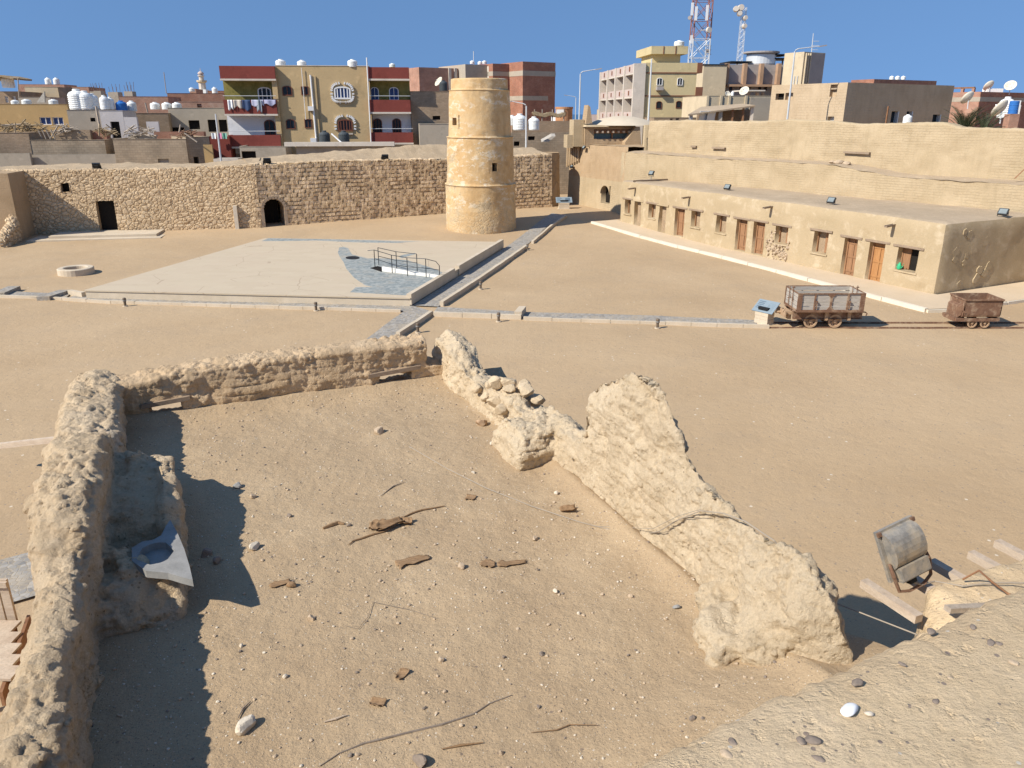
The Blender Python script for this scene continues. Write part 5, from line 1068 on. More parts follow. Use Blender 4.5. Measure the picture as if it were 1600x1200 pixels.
# ================================================================== town behind the fort
def plaster(n, c, var=.1, st=None): return surf(n, mul(c, 1-var), mul(c, 1+var*.6), .5, .9, 10, .25, .02, .1, patch=[(mul(c, .7), .55, .53, .73), (mul(c, 1.14), 1.1, .58, .7)] if st is None else st)
M['cblock'] = brickmat('grey_block_wall', (.37,.29,.20), (.44,.35,.245), (.29,.23,.165), .42, .2)
M['cblock2'] = brickmat('brown_block_wall', (.33,.245,.16), (.40,.30,.205), (.28,.21,.15), .3, .12)
M['concrete'] = plaster('bare_concrete', (.42,.36,.28)); M['ochre'] = plaster('ochre_render', (.47,.32,.15)); M['lilac'] = plaster('lilac_render', (.58,.53,.50))
M['brick'] = brickmat('red_brick', (.335,.125,.075), (.40,.165,.10), (.34,.26,.2), .25, .085); M['brick2'] = brickmat('faded_and_sunlit_brick', (.40,.19,.125), (.46,.24,.165), (.42,.33,.26), .25, .085)  # paler brick: faded houses, and sunlight painted on sunlit brick faces
M['yellow'] = plaster('yellow_render', (.50,.365,.195), .06); M['redpaint'] = plaster('dark_red_paint', (.22,.058,.045), .08); M['olive'] = surf('olive_stone_paint', (.19,.165,.045), (.31,.265,.09), 2.5, .85, 8, .4, .02, .2)
M['bluewhite'] = plaster('pale_blue_render', (.72,.72,.72), .05); M['cream'] = plaster('cream_yellow_render', (.60,.49,.27), .06); M['pink'] = plaster('pink_render', (.55,.445,.39)); M['brownp'] = plaster('brown_panel_paint', (.225,.10,.06))
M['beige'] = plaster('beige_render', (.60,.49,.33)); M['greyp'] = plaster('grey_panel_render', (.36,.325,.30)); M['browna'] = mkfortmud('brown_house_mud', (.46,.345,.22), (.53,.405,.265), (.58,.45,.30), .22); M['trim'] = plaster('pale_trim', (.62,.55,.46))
M['tank'] = flat('white_tank', (.80,.80,.76), .4, 0, .04); M['tankb'] = flat('black_tank', (.07,.08,.085), .45, 0, .1); M['tankblue'] = flat('blue_plastic', (.04,.16,.45), .35, 0, .05); M['pale'] = flat('pale_metal', (.62,.63,.62), .4, .2, .05)
M['glassd'] = flat('dark_window_glass', (.025,.03,.035), .08, 0, .02); M['glassb'] = flat('blue_window_glass', (.05,.08,.20), .1, 0, .05); M['winframe'] = flat('white_window_frame', (.72,.71,.69), .5, 0, .04); M['brownframe'] = flat('brown_window_frame', (.17,.065,.04), .55); M['bluedoor'] = flat('pale_blue_door', (.36,.44,.58), .5)
M['straw'] = surf('straw_thatch', (.30,.22,.13), (.42,.32,.2), 6, .95, 40, .8, .05, .4, stretch=(1,6,1)); M['canvas'] = flat('grey_canvas', (.42,.38,.32), .8)
FR = {'w': 'winframe', 'b': 'brownframe'}
def win(S, fr, u0, v0, u1, v1, yl=0.0, kind='w', pane='glassd', bars=1, arch=False, out=.05, name='window'):
    a, b, c, d = fr.rect(u0, v0, u1, v1, yl); t = max(.06, (b-a)*.09); fm = M[FR[kind]]
    def ol(e):
        if not arch: return [(a-e,c-e),(b+e,c-e),(b+e,d+e),(a-e,d+e)]
        r = (b-a)/2; h = (d-c)*.24; return [(a-e,c-e),(b+e,c-e)]+[((a+b)/2+(r+e)*math.cos(math.pi*i/8), d-h+(h+e)*math.sin(math.pi*i/8)) for i in range(9)]
    O, I = ol(0), ol(-t); n = len(O); q = MB(); vs = []
    for ring, y in ((O, yl), (O, yl-out), (I, yl-out), (I, yl-.005)): vs += [fr.W(x, y, z) for x, z in ring]
    q.add(vs, [(k*n+i, k*n+(i+1) % n, (k+1)*n+(i+1) % n, (k+1)*n+i) for k in range(3) for i in range(n)])
    for k in range(bars):
        x = a+(b-a)*(k+1)/(bars+1); q.hexa([fr.W(xx, y, z) for z in (c+t*.5, d-t*.5) for xx, y in ((x-t*.35,yl-out*.8),(x+t*.35,yl-out*.8),(x+t*.35,yl-.008),(x-t*.35,yl-.008))])
    W_ = part_world(q, name, fm, S); q = MB(); p_ = ol(-t*.9); q.add([fr.W(x, yl-.012, z) for x, z in p_], [tuple(range(len(p_)))]); part2(q, 'pane', M[pane], S, W_); return W_
def part2(mb, name, mat, S, par):               # sub-part: same local space as its part
    o = part_world(mb, name, mat, S); o.parent = par; return o
def fbox(S, fr, name, mat, x0, x1, y0, y1, z0, z1, par=None):
    q = MB(); q.hexa([fr.W(x, y, z) for z in (z0, z1) for x, y in ((x0,y0),(x1,y0),(x1,y1),(x0,y1))]); o = part_world(q, name, M[mat] if isinstance(mat, str) else mat, S)
    if par: o.parent = par
    return o
def pbox(S, fr, name, mat, u0, v0, u1, v1, y0, y1):
    a, b, c, d = fr.rect(u0, v0, u1, v1, y0); return fbox(S, fr, name, mat, a, b, y0, y1, c, d)
def house(name, label, u0, u1, vt, y, rot, mat, depth=7, ops=(), roofmat='concrete', cat='house', wall='wall', group=None, parapet=True, u_ref=None):
    o = AT(u0, vt, y); fr = Fr((o.x, o.y), R_(rot)); S = fr.thing(name, label, cat, group); x1, _ = fr.px(u1, vt); zt = fr.px((u0+u1)/2, vt)[1]; zb_ = zg(o.x, o.y)-1.5
    rs = [fr.rect(*q[:4]) for q in ops]; q = MB(); facade(q, 0, x1, zb_, zt, 0, rs, .3)
    q.add([(0,0,zb_),(x1,0,zb_),(x1,depth,zb_),(0,depth,zb_),(0,0,zt),(x1,0,zt),(x1,depth,zt),(0,depth,zt)], [(1,2,6,5),(2,3,7,6),(3,0,4,7)]); q.build(wall, M[mat], S)
    q = MB(); pz = .35 if parapet else .02; q.box(.15, x1-.15, .15, depth-.15, zt-pz-.1, zt-pz); q.build('roof', M[roofmat], S)
    if parapet:
        q = MB(); w = .15; q.add([(a, b, z) for z in (zt, zt+.03) for a, b in ((-.03,-.03),(x1+.03,-.03),(x1+.03,depth+.03),(-.03,depth+.03),(w,w),(x1-w,w),(x1-w,depth-w),(w,depth-w))]+[(a, b, zt-.4) for a, b in ((w,w),(x1-w,w),(x1-w,depth-w),(w,depth-w))],
            [(8+i, 8+(i+1) % 4, 12+(i+1) % 4, 12+i) for i in range(4)]+[(i, (i+1) % 4, 8+(i+1) % 4, 8+i) for i in range(4)]+[(12+i, 12+(i+1) % 4, 16+(i+1) % 4, 16+i) for i in range(4)]); q.build('parapet', M[mat], S)
    for (q_, (a, b, c, d)) in zip(ops, rs):
        k = q_[4] if len(q_) > 4 else 'hole'
        if k == 'hole': fbox(S, fr, 'opening', 'dark', a, b, .28, .34, c, d)  # dark panel paints the shade inside the hole
        elif k == 'door': W_ = fbox(S, fr, 'door', 'door_wood', a, b, .2, .28, c, d)
        else:
            W_ = fbox(S, fr, 'window', 'glassb' if k == 'blue' else 'glassd', a, b, .22, .28, c, d); t = .07
            q = MB()
            for e in ((a,a+t,c,d),(b-t,b,c,d),(a+t,b-t,c,c+t),(a+t,b-t,d-t,d),((a+b)/2-t/2,(a+b)/2+t/2,c+t,d-t)): q.hexa([fr.W(x, yy, z) for z in e[2:] for x, yy in ((e[0],.1),(e[1],.1),(e[1],.215),(e[0],.215))])
            part2(q, 'frame', M['winframe'], S, W_)
    S['x1'] = 0; del S['x1']; return S, fr, x1, zt
# ---- water tanks, dishes, lamps (prototypes copied)
def tank_proto(kind):
    S = thing('water_tank', 'x', 'water tank', (0,0,0)); r = .62; prof = [(0,0),(r,0)]
    n = 7
    for i in range(n): z0 = .05+1.0*i/n; prof += [(r, z0),(r+.035, z0+.03),(r+.035, z0+.09),(r, z0+.12)]
    prof += [(r,1.08),(r*.8,1.22),(r*.4,1.32),(r*.36,1.33),(0,1.34)]
    q = MB(); q.lathe(prof, 20); q.build('shell', M[kind], S, smooth=False); q = MB(); q.lathe([(.26,1.30),(.26,1.42),(.22,1.45),(0,1.46)], 14); q.build('lid', M[kind], S); return S
TK = {}
def tank(u, v, y, h_px, lb, kind='tank', zoff=0, wide=1.0):
    p = AT(u, v, y); s = h_px/1200*(p-CC).length/1.4
    if kind not in TK: TK[kind] = S = tank_proto(kind); S.location = p; S.scale = (s*wide, s*wide, s); S['label'] = lb; S['group'] = 'rooftop water tanks'; return S
    return dup(TK[kind], p, u*.7, (s*wide, s*wide, s), lb, 'rooftop water tanks')
DISH = None
def dish(u, v, y, d_px, lb, az=2.6, el=.7):
    global DISH
    p = AT(u, v, y); s = d_px/1200*(p-CC).length
    if DISH is None:
        S = thing('satellite_dish', 'x', 'satellite dish', (0,0,0)); m = Matrix.Translation((0,0,.55)) @ Matrix.Rotation(-(math.pi/2-.6), 4, 'X')
        q = MB(); vs = []; fs = []
        for j in range(6):
            for i in range(24): r = .5*j/5; a = 2*math.pi*i/24; vs.append(m @ Vector((r*math.cos(a), r*math.sin(a), .9*r*r)))
        for j in range(5): fs += [(j*24+i, j*24+(i+1) % 24, (j+1)*24+(i+1) % 24, (j+1)*24+i) for i in range(24)]
        q.add(vs, fs); o = q.build('reflector', M['dishm'], S, smooth=True); md = o.modifiers.new('t', 'SOLIDIFY'); md.thickness = .02
        q = MB(); f = m @ Vector((0,0,.42))
        for k in range(3): a = 2.1*k; q.cyl(m @ Vector((.48*math.cos(a), .48*math.sin(a), .2)), f, .012, n=5)
        q.cyl(f, m @ Vector((0,0,.5)), .04, n=8); q.build('feed_arm', M['pale'], S); q = MB(); q.cyl((0,.0,-.1),(0,.05,.5),.035,n=8); q.build('mast', M['pale'], S); DISH = S
        S.location = p; S.scale = (s,s,s); S.rotation_euler = (0,0,az); S['label'] = lb; S['group'] = 'satellite dishes'; return S
    return dup(DISH, p, az, s, lb, 'satellite dishes')
M['dishm'] = flat('dish_enamel', (.66,.60,.48), .5, 0, .06)
LAMP = []
def lamp(u, vb, vt, y, lb, arm=1.4, az=0, lean=0):
    p = AT(u, vb, y); top = AT(u, vt, y).z; S = thing('street_lamp', lb, 'street lamp', (p.x, p.y, zg(p.x, p.y)), az, 'street lamps beyond the fort'); h = top-S.location.z; h -= .3*bool(arm)
    q = MB(); q.cyl((0,0,-.3),(0,0,h),.11,.06,8); q.build('pole', M['pale'], S)
    if arm:
        q = MB(); q.rope([(0,0,h-.05),(.06,0,h+.1),(.25,0,h+.2),(arm,0,h+.4)], [.06,.05,.045,.035], 6); q.build('arm', M['pale'], S)
        q = MB(); q.obox((arm+.25,0,h+.42), .6, .2, .09, (0,-.15,0)); q.build('lamp_head', M['greyp'], S)
    return S
# ---- three storey red and yellow block
o = AT(430, 104, 78); YF = Fr((o.x, o.y), R_(7)); YS = YF.thing('apartment_block', 'three storey yellow apartment block with dark red balcony bands at both ends', 'building'); P = YF.px
zb0 = -.5; zT = P(500,103)[1]; xl, xr = 0, P(576,104)[0]
fbox(YS, YF, 'centre_wall', 'yellow', xl, xr, 0, 9, zb0, zT); fbox(YS, YF, 'cornice', 'trim', xl-.02, xr+.02, -.04, 9, zT+.001, zT+.05)
pbox(YS, YF, 'stair_strip', 'yellow', 429, 104, 437, 246, -.35, -.003); pbox(YS, YF, 'wall_pier', 'yellow', 488, 119, 497, 222, -.12, -.003)
YB = 1.0; X0 = P(352,160,YB)[0]; X1 = P(641,160,YB)[0]
for nm, xa_, xb_, b1, b2, b3, side in (('l', X0, xl-.36, (343,103,429.5,123), (350,156,432.5,178), (357,211,438.5,229), 0), ('r', xr+.02, X1, (574,105,639,123), (577,156,641.5,175), (580,207,645.5,223), 1)):
    z1 = P(b1[0]+30, b1[3]+2, YB)[1]; z2 = P(b2[0]+30, b2[3]+2, YB)[1]
    fbox(YS, YF, 'upper_balcony_wall', 'olive', xa_, xb_, YB, 9, z2, zT-.05); fbox(YS, YF, 'lower_balcony_wall', 'bluewhite', xa_, xb_, YB, 9, P(b3[0]+30, 240, YB)[1], z2-.001); fbox(YS, YF, 'ground_floor', 'concrete', xa_, xb_, YB+.05, 9, zb0, P(b3[0]+30, 240, YB)[1]-.001)
    for b in (b1, b2, b3):
        a, bb_, c, d = YF.rect(*b, -.55)
        fbox(YS, YF, 'balcony_band', 'redpaint', a, bb_, -.55, -.40, c, d)
        for s_ in (0, 1):
            xs_ = (a, a+.12) if s_ == 0 else (bb_-.12, bb_)
            if b is not b1 or True: fbox(YS, YF, 'band_return', 'redpaint', xs_[0], xs_[1], -.399, YB-.002, c, d)
        fbox(YS, YF, 'slab', 'trim', a-.03, bb_+.03, -.6, YB-.003, c-.16, c-.002)
        if b is not b1: q = MB(); q.cyl(YF.W(a, -.5, d+.35), YF.W(bb_, -.5, d+.35), .03, n=6); part_world(q, 'handrail', M['pale'], YS)
        if b is b1: fbox(YS, YF, 'roof', 'concrete', a+.13, bb_-.13, -.39, YB-.01, d-.35, d-.25)
win(YS, YF, 403, 136, 424, 157, YB, 'w', 'glassd', 2, True, .08, 'balcony_door'); win(YS, YF, 413, 187, 430, 212, YB, 'b', 'fdoor' if 'fdoor' in M else 'glassd', 1, True, .06, 'balcony_door')
for u0, u1 in ((579,592),(608,623)): win(YS, YF, u0, 136, u1, 157, YB, 'w', 'bluep' if 'bluep' in M else 'glassb', 1, True, .06, 'balcony_door')
for u0, u1 in ((583,597),(613,627)): win(YS, YF, u0, 185, u1, 208, YB, 'b', 'glassd', 2, True, .06, 'balcony_door')
for r in ((441,134,456.5,149.5),(470.5,135,482,148.5),(447,186,461.5,201.5),(476,186,487.5,200)): win(YS, YF, *r, 0, 'b', 'glassd', 1, r[2]-r[0] > 13, .07)
def fancy(u0, v0, u1, v1, k):
    W_ = win(YS, YF, u0+3, v0+4, u1-3, v1-3, 0, k, 'glassb' if k == 'w' else 'glassd', 4, True, .12); a, b, c, d = YF.rect(u0, v0, u1, v1); q = MB(); cx, cz = (a+b)/2, c+(d-c)*.42; n = 30
    for i in range(n):
        an = 2*math.pi*i/n; ex_ = abs(math.cos(an))**.6*math.copysign(1, math.cos(an)); ez_ = abs(math.sin(an))**.7*math.copysign(1, math.sin(an))
        if k == 'b' and math.sin(an) < -.35: continue
        x, z = cx+ex_*(b-a)*.47, cz+ez_*((d-c)*.55 if ez_ > 0 else (d-c)*.42); t = math.atan2(ez_, ex_); dx, dz = math.cos(t), math.sin(t); l_ = .22; w_ = .075
        q.prism([YF.W(x-dz*w_, -.16, z+dx*w_), YF.W(x+dz*w_, -.16, z-dx*w_), YF.W(x+dz*w_*.7+dx*l_, -.16, z-dx*w_*.7+dz*l_), YF.W(x-dz*w_*.7+dx*l_, -.16, z+dx*w_*.7+dz*l_)][::-1], YF.ey*.155)
    o = part_world(q, 'stone_surround', M['winframe'], YS); o.parent = W_
    fbox(YS, YF, 'sill', 'trim', a+.2, b-.2, -.2, -.002, c-.12, c-.02, W_)
fancy(519,131,551,158,'w'); fancy(525,182,554,208,'b')
for (u0, v0), (u1, v1), r in (((485,117),(495,226),.09),((471,106),(478,187),.03),((430,106),(431,140),.03)):
    a, b = P(u0,v0,-.12), P(u1,v1,-.12); q = MB(); q.cyl(YF.W(a[0],-.15,a[1]), YF.W(b[0],-.15,b[1]), r, n=8); part_world(q, 'drain_pipe', M['winframe'], YS)
a = P(573,90,-.6); q = MB(); b = P(580,224,-.6); q.cyl(YF.W(a[0],-.66,a[1]), YF.W(b[0],-.66,b[1]), .06, n=8); part_world(q, 'corner_pipe', M['winframe'], YS)
for u, v in ((485,169),(489,219)): pbox(YS, YF, 'air_conditioner', 'winframe', u-4, v-3, u+5, v+4, -.5, -.003)
for k, (u0, u1, v1, mt, lb) in enumerate(((356,364,171,'white','white shirt on the balcony washing line, leftmost'),(365,378,168,'trim','cream garment on the balcony washing line'),(379,392,172,'denim','pair of blue jeans hanging on the balcony'),(393,412,165,'lav','pale lavender sheet on the balcony washing line'),(401,409,174,'greycl','small grey cloth hanging below the lavender sheet'),(413,431,164,'lav2','lilac towel at the right end of the washing line'))):
    for nm_, c_ in (('white',None),('trim',None),('denim',(.06,.09,.17)),('lav',(.50,.50,.62)),('greycl',(.3,.33,.36)),('lav2',(.42,.42,.56))):
        if nm_ == mt and mt not in M: M[mt] = flat('cloth_'+mt, c_, .9)
    a, b, c, d = YF.rect(u0, 156, u1, v1, -.66); q = MB(); q.sheet(lambda s, t: YF.W(a+(b-a)*s, -.66-.04*math.sin(s*9+k)-(.05 if mt == 'greycl' else 0), c+(d-c)*t-(1-t)*.12*math.sin(s*7+k*2)), 10, 6); o = q.build('laundry', M[mt], smooth=True); m = o.modifiers.new('t','SOLIDIFY'); m.thickness = .015; tag(o, lb, 'laundry', 'laundry on the upper left balcony')
for u, v, h, lb in ((439,104,10,'white water tank at the left of the yellow block roof'),(472,104,9,'white water tank over the small windows of the yellow block'),(551,104,10,'white water tank at the right of the yellow block roof')): tank(u, v+1, 79.2, h, lb, 'tank', 0, 1.5)
tank(613, 105, 82, 5, 'low white tank on the right red band roof', 'tank', 0, 1.8)
S, f_, x1, zt = house('concrete_shed', 'flat roofed concrete shed with a pale slab in front of the yellow block', 462, 612, 226, 72, 5, 'concrete', 3, (), parapet=False); pbox(S, f_, 'roof_slab', 'trim', 444, 222, 616, 228.5, -.5, -.002)
tank(508, 225, 73.2, 18, 'black ribbed water tank beside the leaning pipe on the shed roof', 'tankb', 0, .95); tank(538, 225, 73.2, 18, 'black ribbed water tank below the brown ornate window', 'tankb', 0, .95)
a, b = AT(518,209,72.6), AT(536,225,72.2); q = MB(); q.cyl(a, b, .07, n=8); o = q.build('plastic_pipe', M['winframe']); tag(o, 'white pipe leaning between the two black tanks', 'pipe')
house('garage', 'low garage with ribbed grey wall under the left red balcony', 374, 446, 229, 74, 7, 'ribbed' if 'ribbed' in M else 'concrete', 4, ((378,236,400,252,'hole'),))
# ---- brown block house right of the yellow building
house('block_house', 'plain brown block house with one slot window between yellow block and tower', 641, 704, 143, 80, 8, 'cblock2', 8, ((676,181,688,187),))
S, f_, x1, zt = house('block_annex', 'dark rendered lower annex in front of the brown block house', 655, 704, 194, 77, 8, 'concrete', 2.5, ())
o = AT(690,126,84); q = MB(); q.rope([o+Vector((-.2,0,-1.6)), o+Vector((-.15,0,-.3)), o+Vector((.1,0,.1))], .04); tank(693, 142, 82, 14, 'black ribbed tank on the brown house roof beside the tower', 'tankb', 0, .9); dish(688, 139, 83, 15, 'big pale dish tilted up behind the tower rim', 2.2)
house('far_villa', 'small pale villa with open terrace far behind the brown block house', 642, 664, 127, 120, 5, 'beige', 6, ((644,130,654,137),(656,130,661,140)))
# ---- tall red brick block
BO = AT(817, 97, 112); BF = Fr((BO.x, BO.y), R_(32)); BS = BF.thing('brick_apartments', 'tall unfinished red brick apartment block with grey concrete bands behind the tower', 'building'); P = BF.px
zT = P(842,97)[1]; xR = P(868,97)[0]
q = MB(); q.box(0, xR, 0, 16, -1, zT); q.build('right_block', M['brick'], BS)
z_ = P(842,111)[1]; z2 = P(842,119)[1]; fbox(BS, BF, 'concrete_band', 'concrete', -.03, xR+.03, -.04, 16.03, z2, z_)
z_ = P(836,150)[1]; z2 = P(836,157)[1]; fbox(BS, BF, 'concrete_band', 'concrete', -.03, P(856,153)[0], -.04, 16.03, z2, z_)
xm0, xm1 = P(770,100,3.5)[0], -.05; zM = P(790,100,3.5)[1]
q = MB(); q.box(xm0, xm1, 3.5, 15, -1, zM); q.build('middle_block', M['brick'], BS); fbox(BS, BF, 'concrete_band', 'concrete', xm0-.02, xm1, 3.46, 14, P(790,119,3.5)[1], P(790,112,3.5)[1]); fbox(BS, BF, 'concrete_band', 'concrete', xm0-.02, xm1, 3.46, 14, P(800,158,3.5)[1], P(800,151,3.5)[1])
xg0, xg1 = P(727,100,5)[0], P(766,100,5)[0]; fbox(BS, BF, 'stair_block', 'concrete', xg0, xg1, 5, 13, -1, P(745,101,5)[1]); fbox(BS, BF, 'stair_beam', 'trim', xg1+.02, xm0-.02, 4.6, 5.4, -1, P(768,104,5)[1])
xo0 = xg0-.02; q = MB(); q.box(xo0-6, xo0, 7, 19, -1, P(715,107,7)[1]); q.build('left_block', M['brick2'], BS)  # paler brick paints the sunlit orange of these bays
for i in range(3): x, z = P(703+i*9, 112, 6.9); fbox(BS, BF, 'column', 'trim', x-.2, x+.2, 6.85, 7.0, -1, P(703+i*9, 106.5, 6.9)[1])
for u, v in ((738,100),(750,101),(757,100)): tank(u, v, 120, 4.5, 'white tank on the grey stair block above the tower, '+{738:'left one',750:'middle one',757:'right one'}[u], 'tank', 0, 1.6)
q = MB(); a = AT(740,101,121); q.cyl(a, AT(740,80,121), .06, n=6); o = q.build('aerial_mast', M['pale']); tag(o, 'thin aerial mast on the brick apartments above the tower', 'mast')
M['orangeb'] = brickmat('orange_brick', (.46,.20,.085), (.52,.25,.12), (.42,.28,.18), .25, .085)
p = AT(881,190,104); OH = thing('orange_house', 'rounded orange brick house with a white wall patch beyond the brick block', 'house', (p.x, p.y, 0)); zo = AT(881,167,104).z
q = MB(); q.lathe([(1.08,-1),(1.08,zo-.25),(1.14,zo-.24),(1.14,zo),(1.0,zo),(0,zo-.2)], 28); q.build('wall', M['orangeb'], OH); q = MB(); q.box(-1.0,-.1,-1.25,-.6,AT(881,178,104).z,AT(881,171,104).z); q.build('white_panel', M['tank'], OH)
house('white_house', 'tiny white walled house low beside the orange house', 872, 889, 183, 105, 10, 'bluewhite', 4, ((880,188,884,193),))
# yard walls between tower and pavilion
house('yard_wall', 'long brick yard wall behind the roof canopy, right of the tower', 800, 902, 189, 90, 10, 'cblock2', .5, (), parapet=False, cat='wall')
house('yard_wall', 'grey block yard wall with an opening, just above the bastion', 797, 898, 207, 76, 14, 'cblock', .5, ((825,213,836,219),(803,221,812,228)), parapet=False, cat='wall')
tank(812, 203, 84, 22, 'tall white tank right of the tower behind the lamp post', 'tank'); tank(834, 203, 84, 18, 'white tank with a shaded side, second from the tower', 'tank'); tank(800, 196, 88, 14, 'white tank half hidden by the tower edge', 'tank')
CN = thing('roof_canopy', 'ragged thatched canopy on thin poles before the brick apartments', 'canopy', AT(832,195,94)); 
a, b = AT(832,176,93), AT(884,177,93); q = MB(); q.sheet(lambda s, t: a.lerp(b, s)+Vector((0, 5*t, .12*n2(s*12, t*5, 1)+.1*math.sin(s*14))), 24, 6); oo = part_world(q, 'thatch', M['straw'], CN); m = oo.modifiers.new('t','SOLIDIFY'); m.thickness = .35
for u in (834,846,862,880):
    p = AT(u, 176, 93.2); q = MB(); q.cyl((p.x,p.y,0),(p.x+.1,p.y,p.z+.35),.07,n=6); part_world(q, 'pole', M['wood_grey'], CN)
q = MB(); p0, p1, p2 = AT(826,193,92.8), AT(833,193,92.8), AT(836,182,92.8); q.prism([p0,p1,p2,AT(833,183,92.8)], (0,.1,0)); o = q.build('cloth_flap', M['canvas']); tag(o, 'pale canvas flap hanging at the left of the thatched canopy', 'cloth')
q = MB(); a, b = AT(850,220,72), AT(868,213,72); q.prism([a, AT(846,222,72), AT(858,221,72), b, AT(862,213,72)], (0,1.5,.2)); o = q.build('tarpaulin', M['canvas']); tag(o, 'grey tarpaulin edge draped over the bank beyond the bastion', 'tarpaulin')
house('distant_houses', 'low pinkish houses on the skyline beside the pavilion dome', 922, 935, 179, 220, 5, 'pink', 8, ()); house('olive_house', 'olive grey house with a cream corner left of the balcony building', 934, 962, 171, 170, -5, 'beige', 8, ((937,176,941,182),(945,177,949,182)))
# ---- cream building with balconies
CO = AT(1009, 100, 96); KF = Fr((CO.x, CO.y), R_(5)); KS = KF.thing('balcony_building', 'cream yellow corner building with brown bands and pink balconies on its left side', 'building'); P = KF.px
zT = P(1050,98)[1]; xR = P(1090,98)[0]; KL = Fr((CO.x, CO.y), R_(-85)); QP = KL.px; dl = -QP(953,112)[0]
fbox(KS, KF, 'front_wall', 'cream', 0, xR, 0, dl, -1, zT)
for v in (113,149): z = P(1050,v)[1]; fbox(KS, KF, 'string_course', 'brownp', -.03, xR+.02, -.08, -.002, z-.12, z)
for (v0, v1) in ((98,114),(136,150),(174,187)): a = P(1088,v0)[0]; fbox(KS, KF, 'brown_band', 'brownp', xR+.002, P(1098,v0)[0], -.1, 2.5, P(1092,v1)[1], P(1092,v0)[1])
for (v0, v1) in ((99,115),(138,151),(175,187)): fbox(KS, KF, 'brown_band', 'brownp', P(997,v0)[0], -.02, -.1, .05, P(1003,v1)[1], P(1003,v0)[1])
for r in ((1026,121.5,1035,133.5),(1058,121.5,1066.5,133.5)): win(KS, KF, *r, 0, 'w', 'glassd', 1, True, .1)
for r in ((1025,158,1034,170),(1056,157.5,1065,169)): win(KS, KF, *r, 0, 'b', 'glassd', 0, True, .06)
pbox(KS, KF, 'air_conditioner', 'greyp', 1027, 135, 1037, 141, -.7, -.003)
pbox(KS, KF, 'stair_room', 'cream', 1020, 84.5, 1063, 100, 1.5, 7); pbox(KS, KF, 'water_room', 'cream', 1018, 72, 1075, 84.3, .6, 8)
for u in (1037,1056): a = P(u, 78, .6); fbox(KS, KF, 'drain_line', 'brownp', a[0]-.05, a[0]+.05, .55, .598, a[1]-.5, a[1]+.4)
tank(1061, 72, 99, 7, 'white tank on top of the cream building roof room', 'tank', 0, 2.2)
# left balcony face
xs_far = -dl
for (v0l, v0r, v1l, v1r) in ((105,101,115,114),(142,139,153,151),(178,175,187,187)):
    zt_ = QP(1003, v0r, -.0)[1]; zb_ = QP(1003, v1r)[1]
    for i in range(4):
        x0 = xs_far+dl*i/4+.25; x1 = xs_far+dl*(i+1)/4-.35; q = MB(); q.hexa([KL.W(x, y, z) for z in (zb_, zt_) for x, y in ((x0,-1.25),(x1,-1.25),(x1,-1.12),(x0,-1.12))]); Bp = part_world(q, 'balcony', M['pink'], KS)
        for xx in (x0, x1-.1): q = MB(); q.hexa([KL.W(x, y, z) for z in (zb_, zt_) for x, y in ((xx,-1.119),(xx+.1,-1.119),(xx+.1,-.01),(xx,-.01))]); part2(q, 'side_panel', M['pink'], KS, Bp)
        q = MB(); q.hexa([KL.W(x, y, z) for z in (zb_-.18, zb_-.002) for x, y in ((x0,-1.25),(x1,-1.25),(x1,-.01),(x0,-.01))]); part2(q, 'slab', M['trim'], KS, Bp)
        q = MB(); cx = (x0+x1)/2; cz = (zb_+zt_)/2; q.hexa([KL.W(x, y, z) for z in (cz-.25, cz+.25) for x, y in ((cx-.25,-1.30),(cx+.25,-1.30),(cx+.25,-1.252),(cx-.25,-1.252))]); part2(q, 'ornament', M['brownp'], KS, Bp)
for i in range(5):
    x = xs_far+dl*i/4; q = MB(); q.hexa([KL.W(xx, y, z) for z in (-1, zT-.1) for xx, y in ((x-.22,-1.4),(x+.22,-1.4),(x+.22,-.006),(x-.22,-.006))]); part_world(q, 'pilaster', M['trim'], KS)
q = MB(); q.hexa([KL.W(x, y, z) for z in (-1, zT-.05) for x, y in ((xs_far,-.005),(-.03,-.005),(-.03,.0),(xs_far,.0))]); part_world(q, 'side_wall', M['pink'], KS)
for i in range(4):
    for v in (130,166): x = xs_far+dl*(i+.5)/4; z = QP(1003, v)[1]; q = MB(); q.hexa([KL.W(xx, y, z+zz) for zz in (-1.0, .9) for xx, y in ((x-.5,-.06),(x+.5,-.06),(x+.5,-.006),(x-.5,-.006))]); part_world(q, 'balcony_door', M['glassd'], KS)
# ---- beige block with grey panels
o = AT(1098, 102, 118); DF = Fr((o.x, o.y), R_(6)); DS = DF.thing('beige_block', 'big beige block with recessed grey panels and brown piers behind the shed', 'building'); P = DF.px
a, b, c, d = DF.rect(1096,102,1132,200); fbox(DS, DF, 'left_wall', 'beige', a, b, 0, 12, -1, d); fbox(DS, DF, 'coping', 'black', a-.1, b+.1, -.1, 12, d+.001, d+.15)
q = MB(); a, b, c, d = DF.rect(1133,101,1246,138,1.6); fbox(DS, DF, 'grey_panels', 'greyp', a, b, 1.6, 13, -1, d)
for u in (1137,1165,1191,1218): x = P(u,110,1.0)[0]; fbox(DS, DF, 'pier', 'brownpier' if 'brownpier' in M else 'pierm', x-.22, x+.22, .8, 1.59, P(u,135,1)[1], P(u,98 if u > 1160 else 101,1)[1]) if False else None
M['pierm'] = plaster('tan_pier_render', (.42,.27,.17))
for u in (1137,1165,1191,1218): x = P(u,110,.8)[0]; fbox(DS, DF, 'pier', 'pierm', x-.25, x+.25, .8, 1.59, P(u,133,.8)[1], P(u,99,.8)[1])
z = P(1190,132,.6)[1]; fbox(DS, DF, 'balcony_slab', 'pierm', a, b, .3, 1.59, z-.3, z)
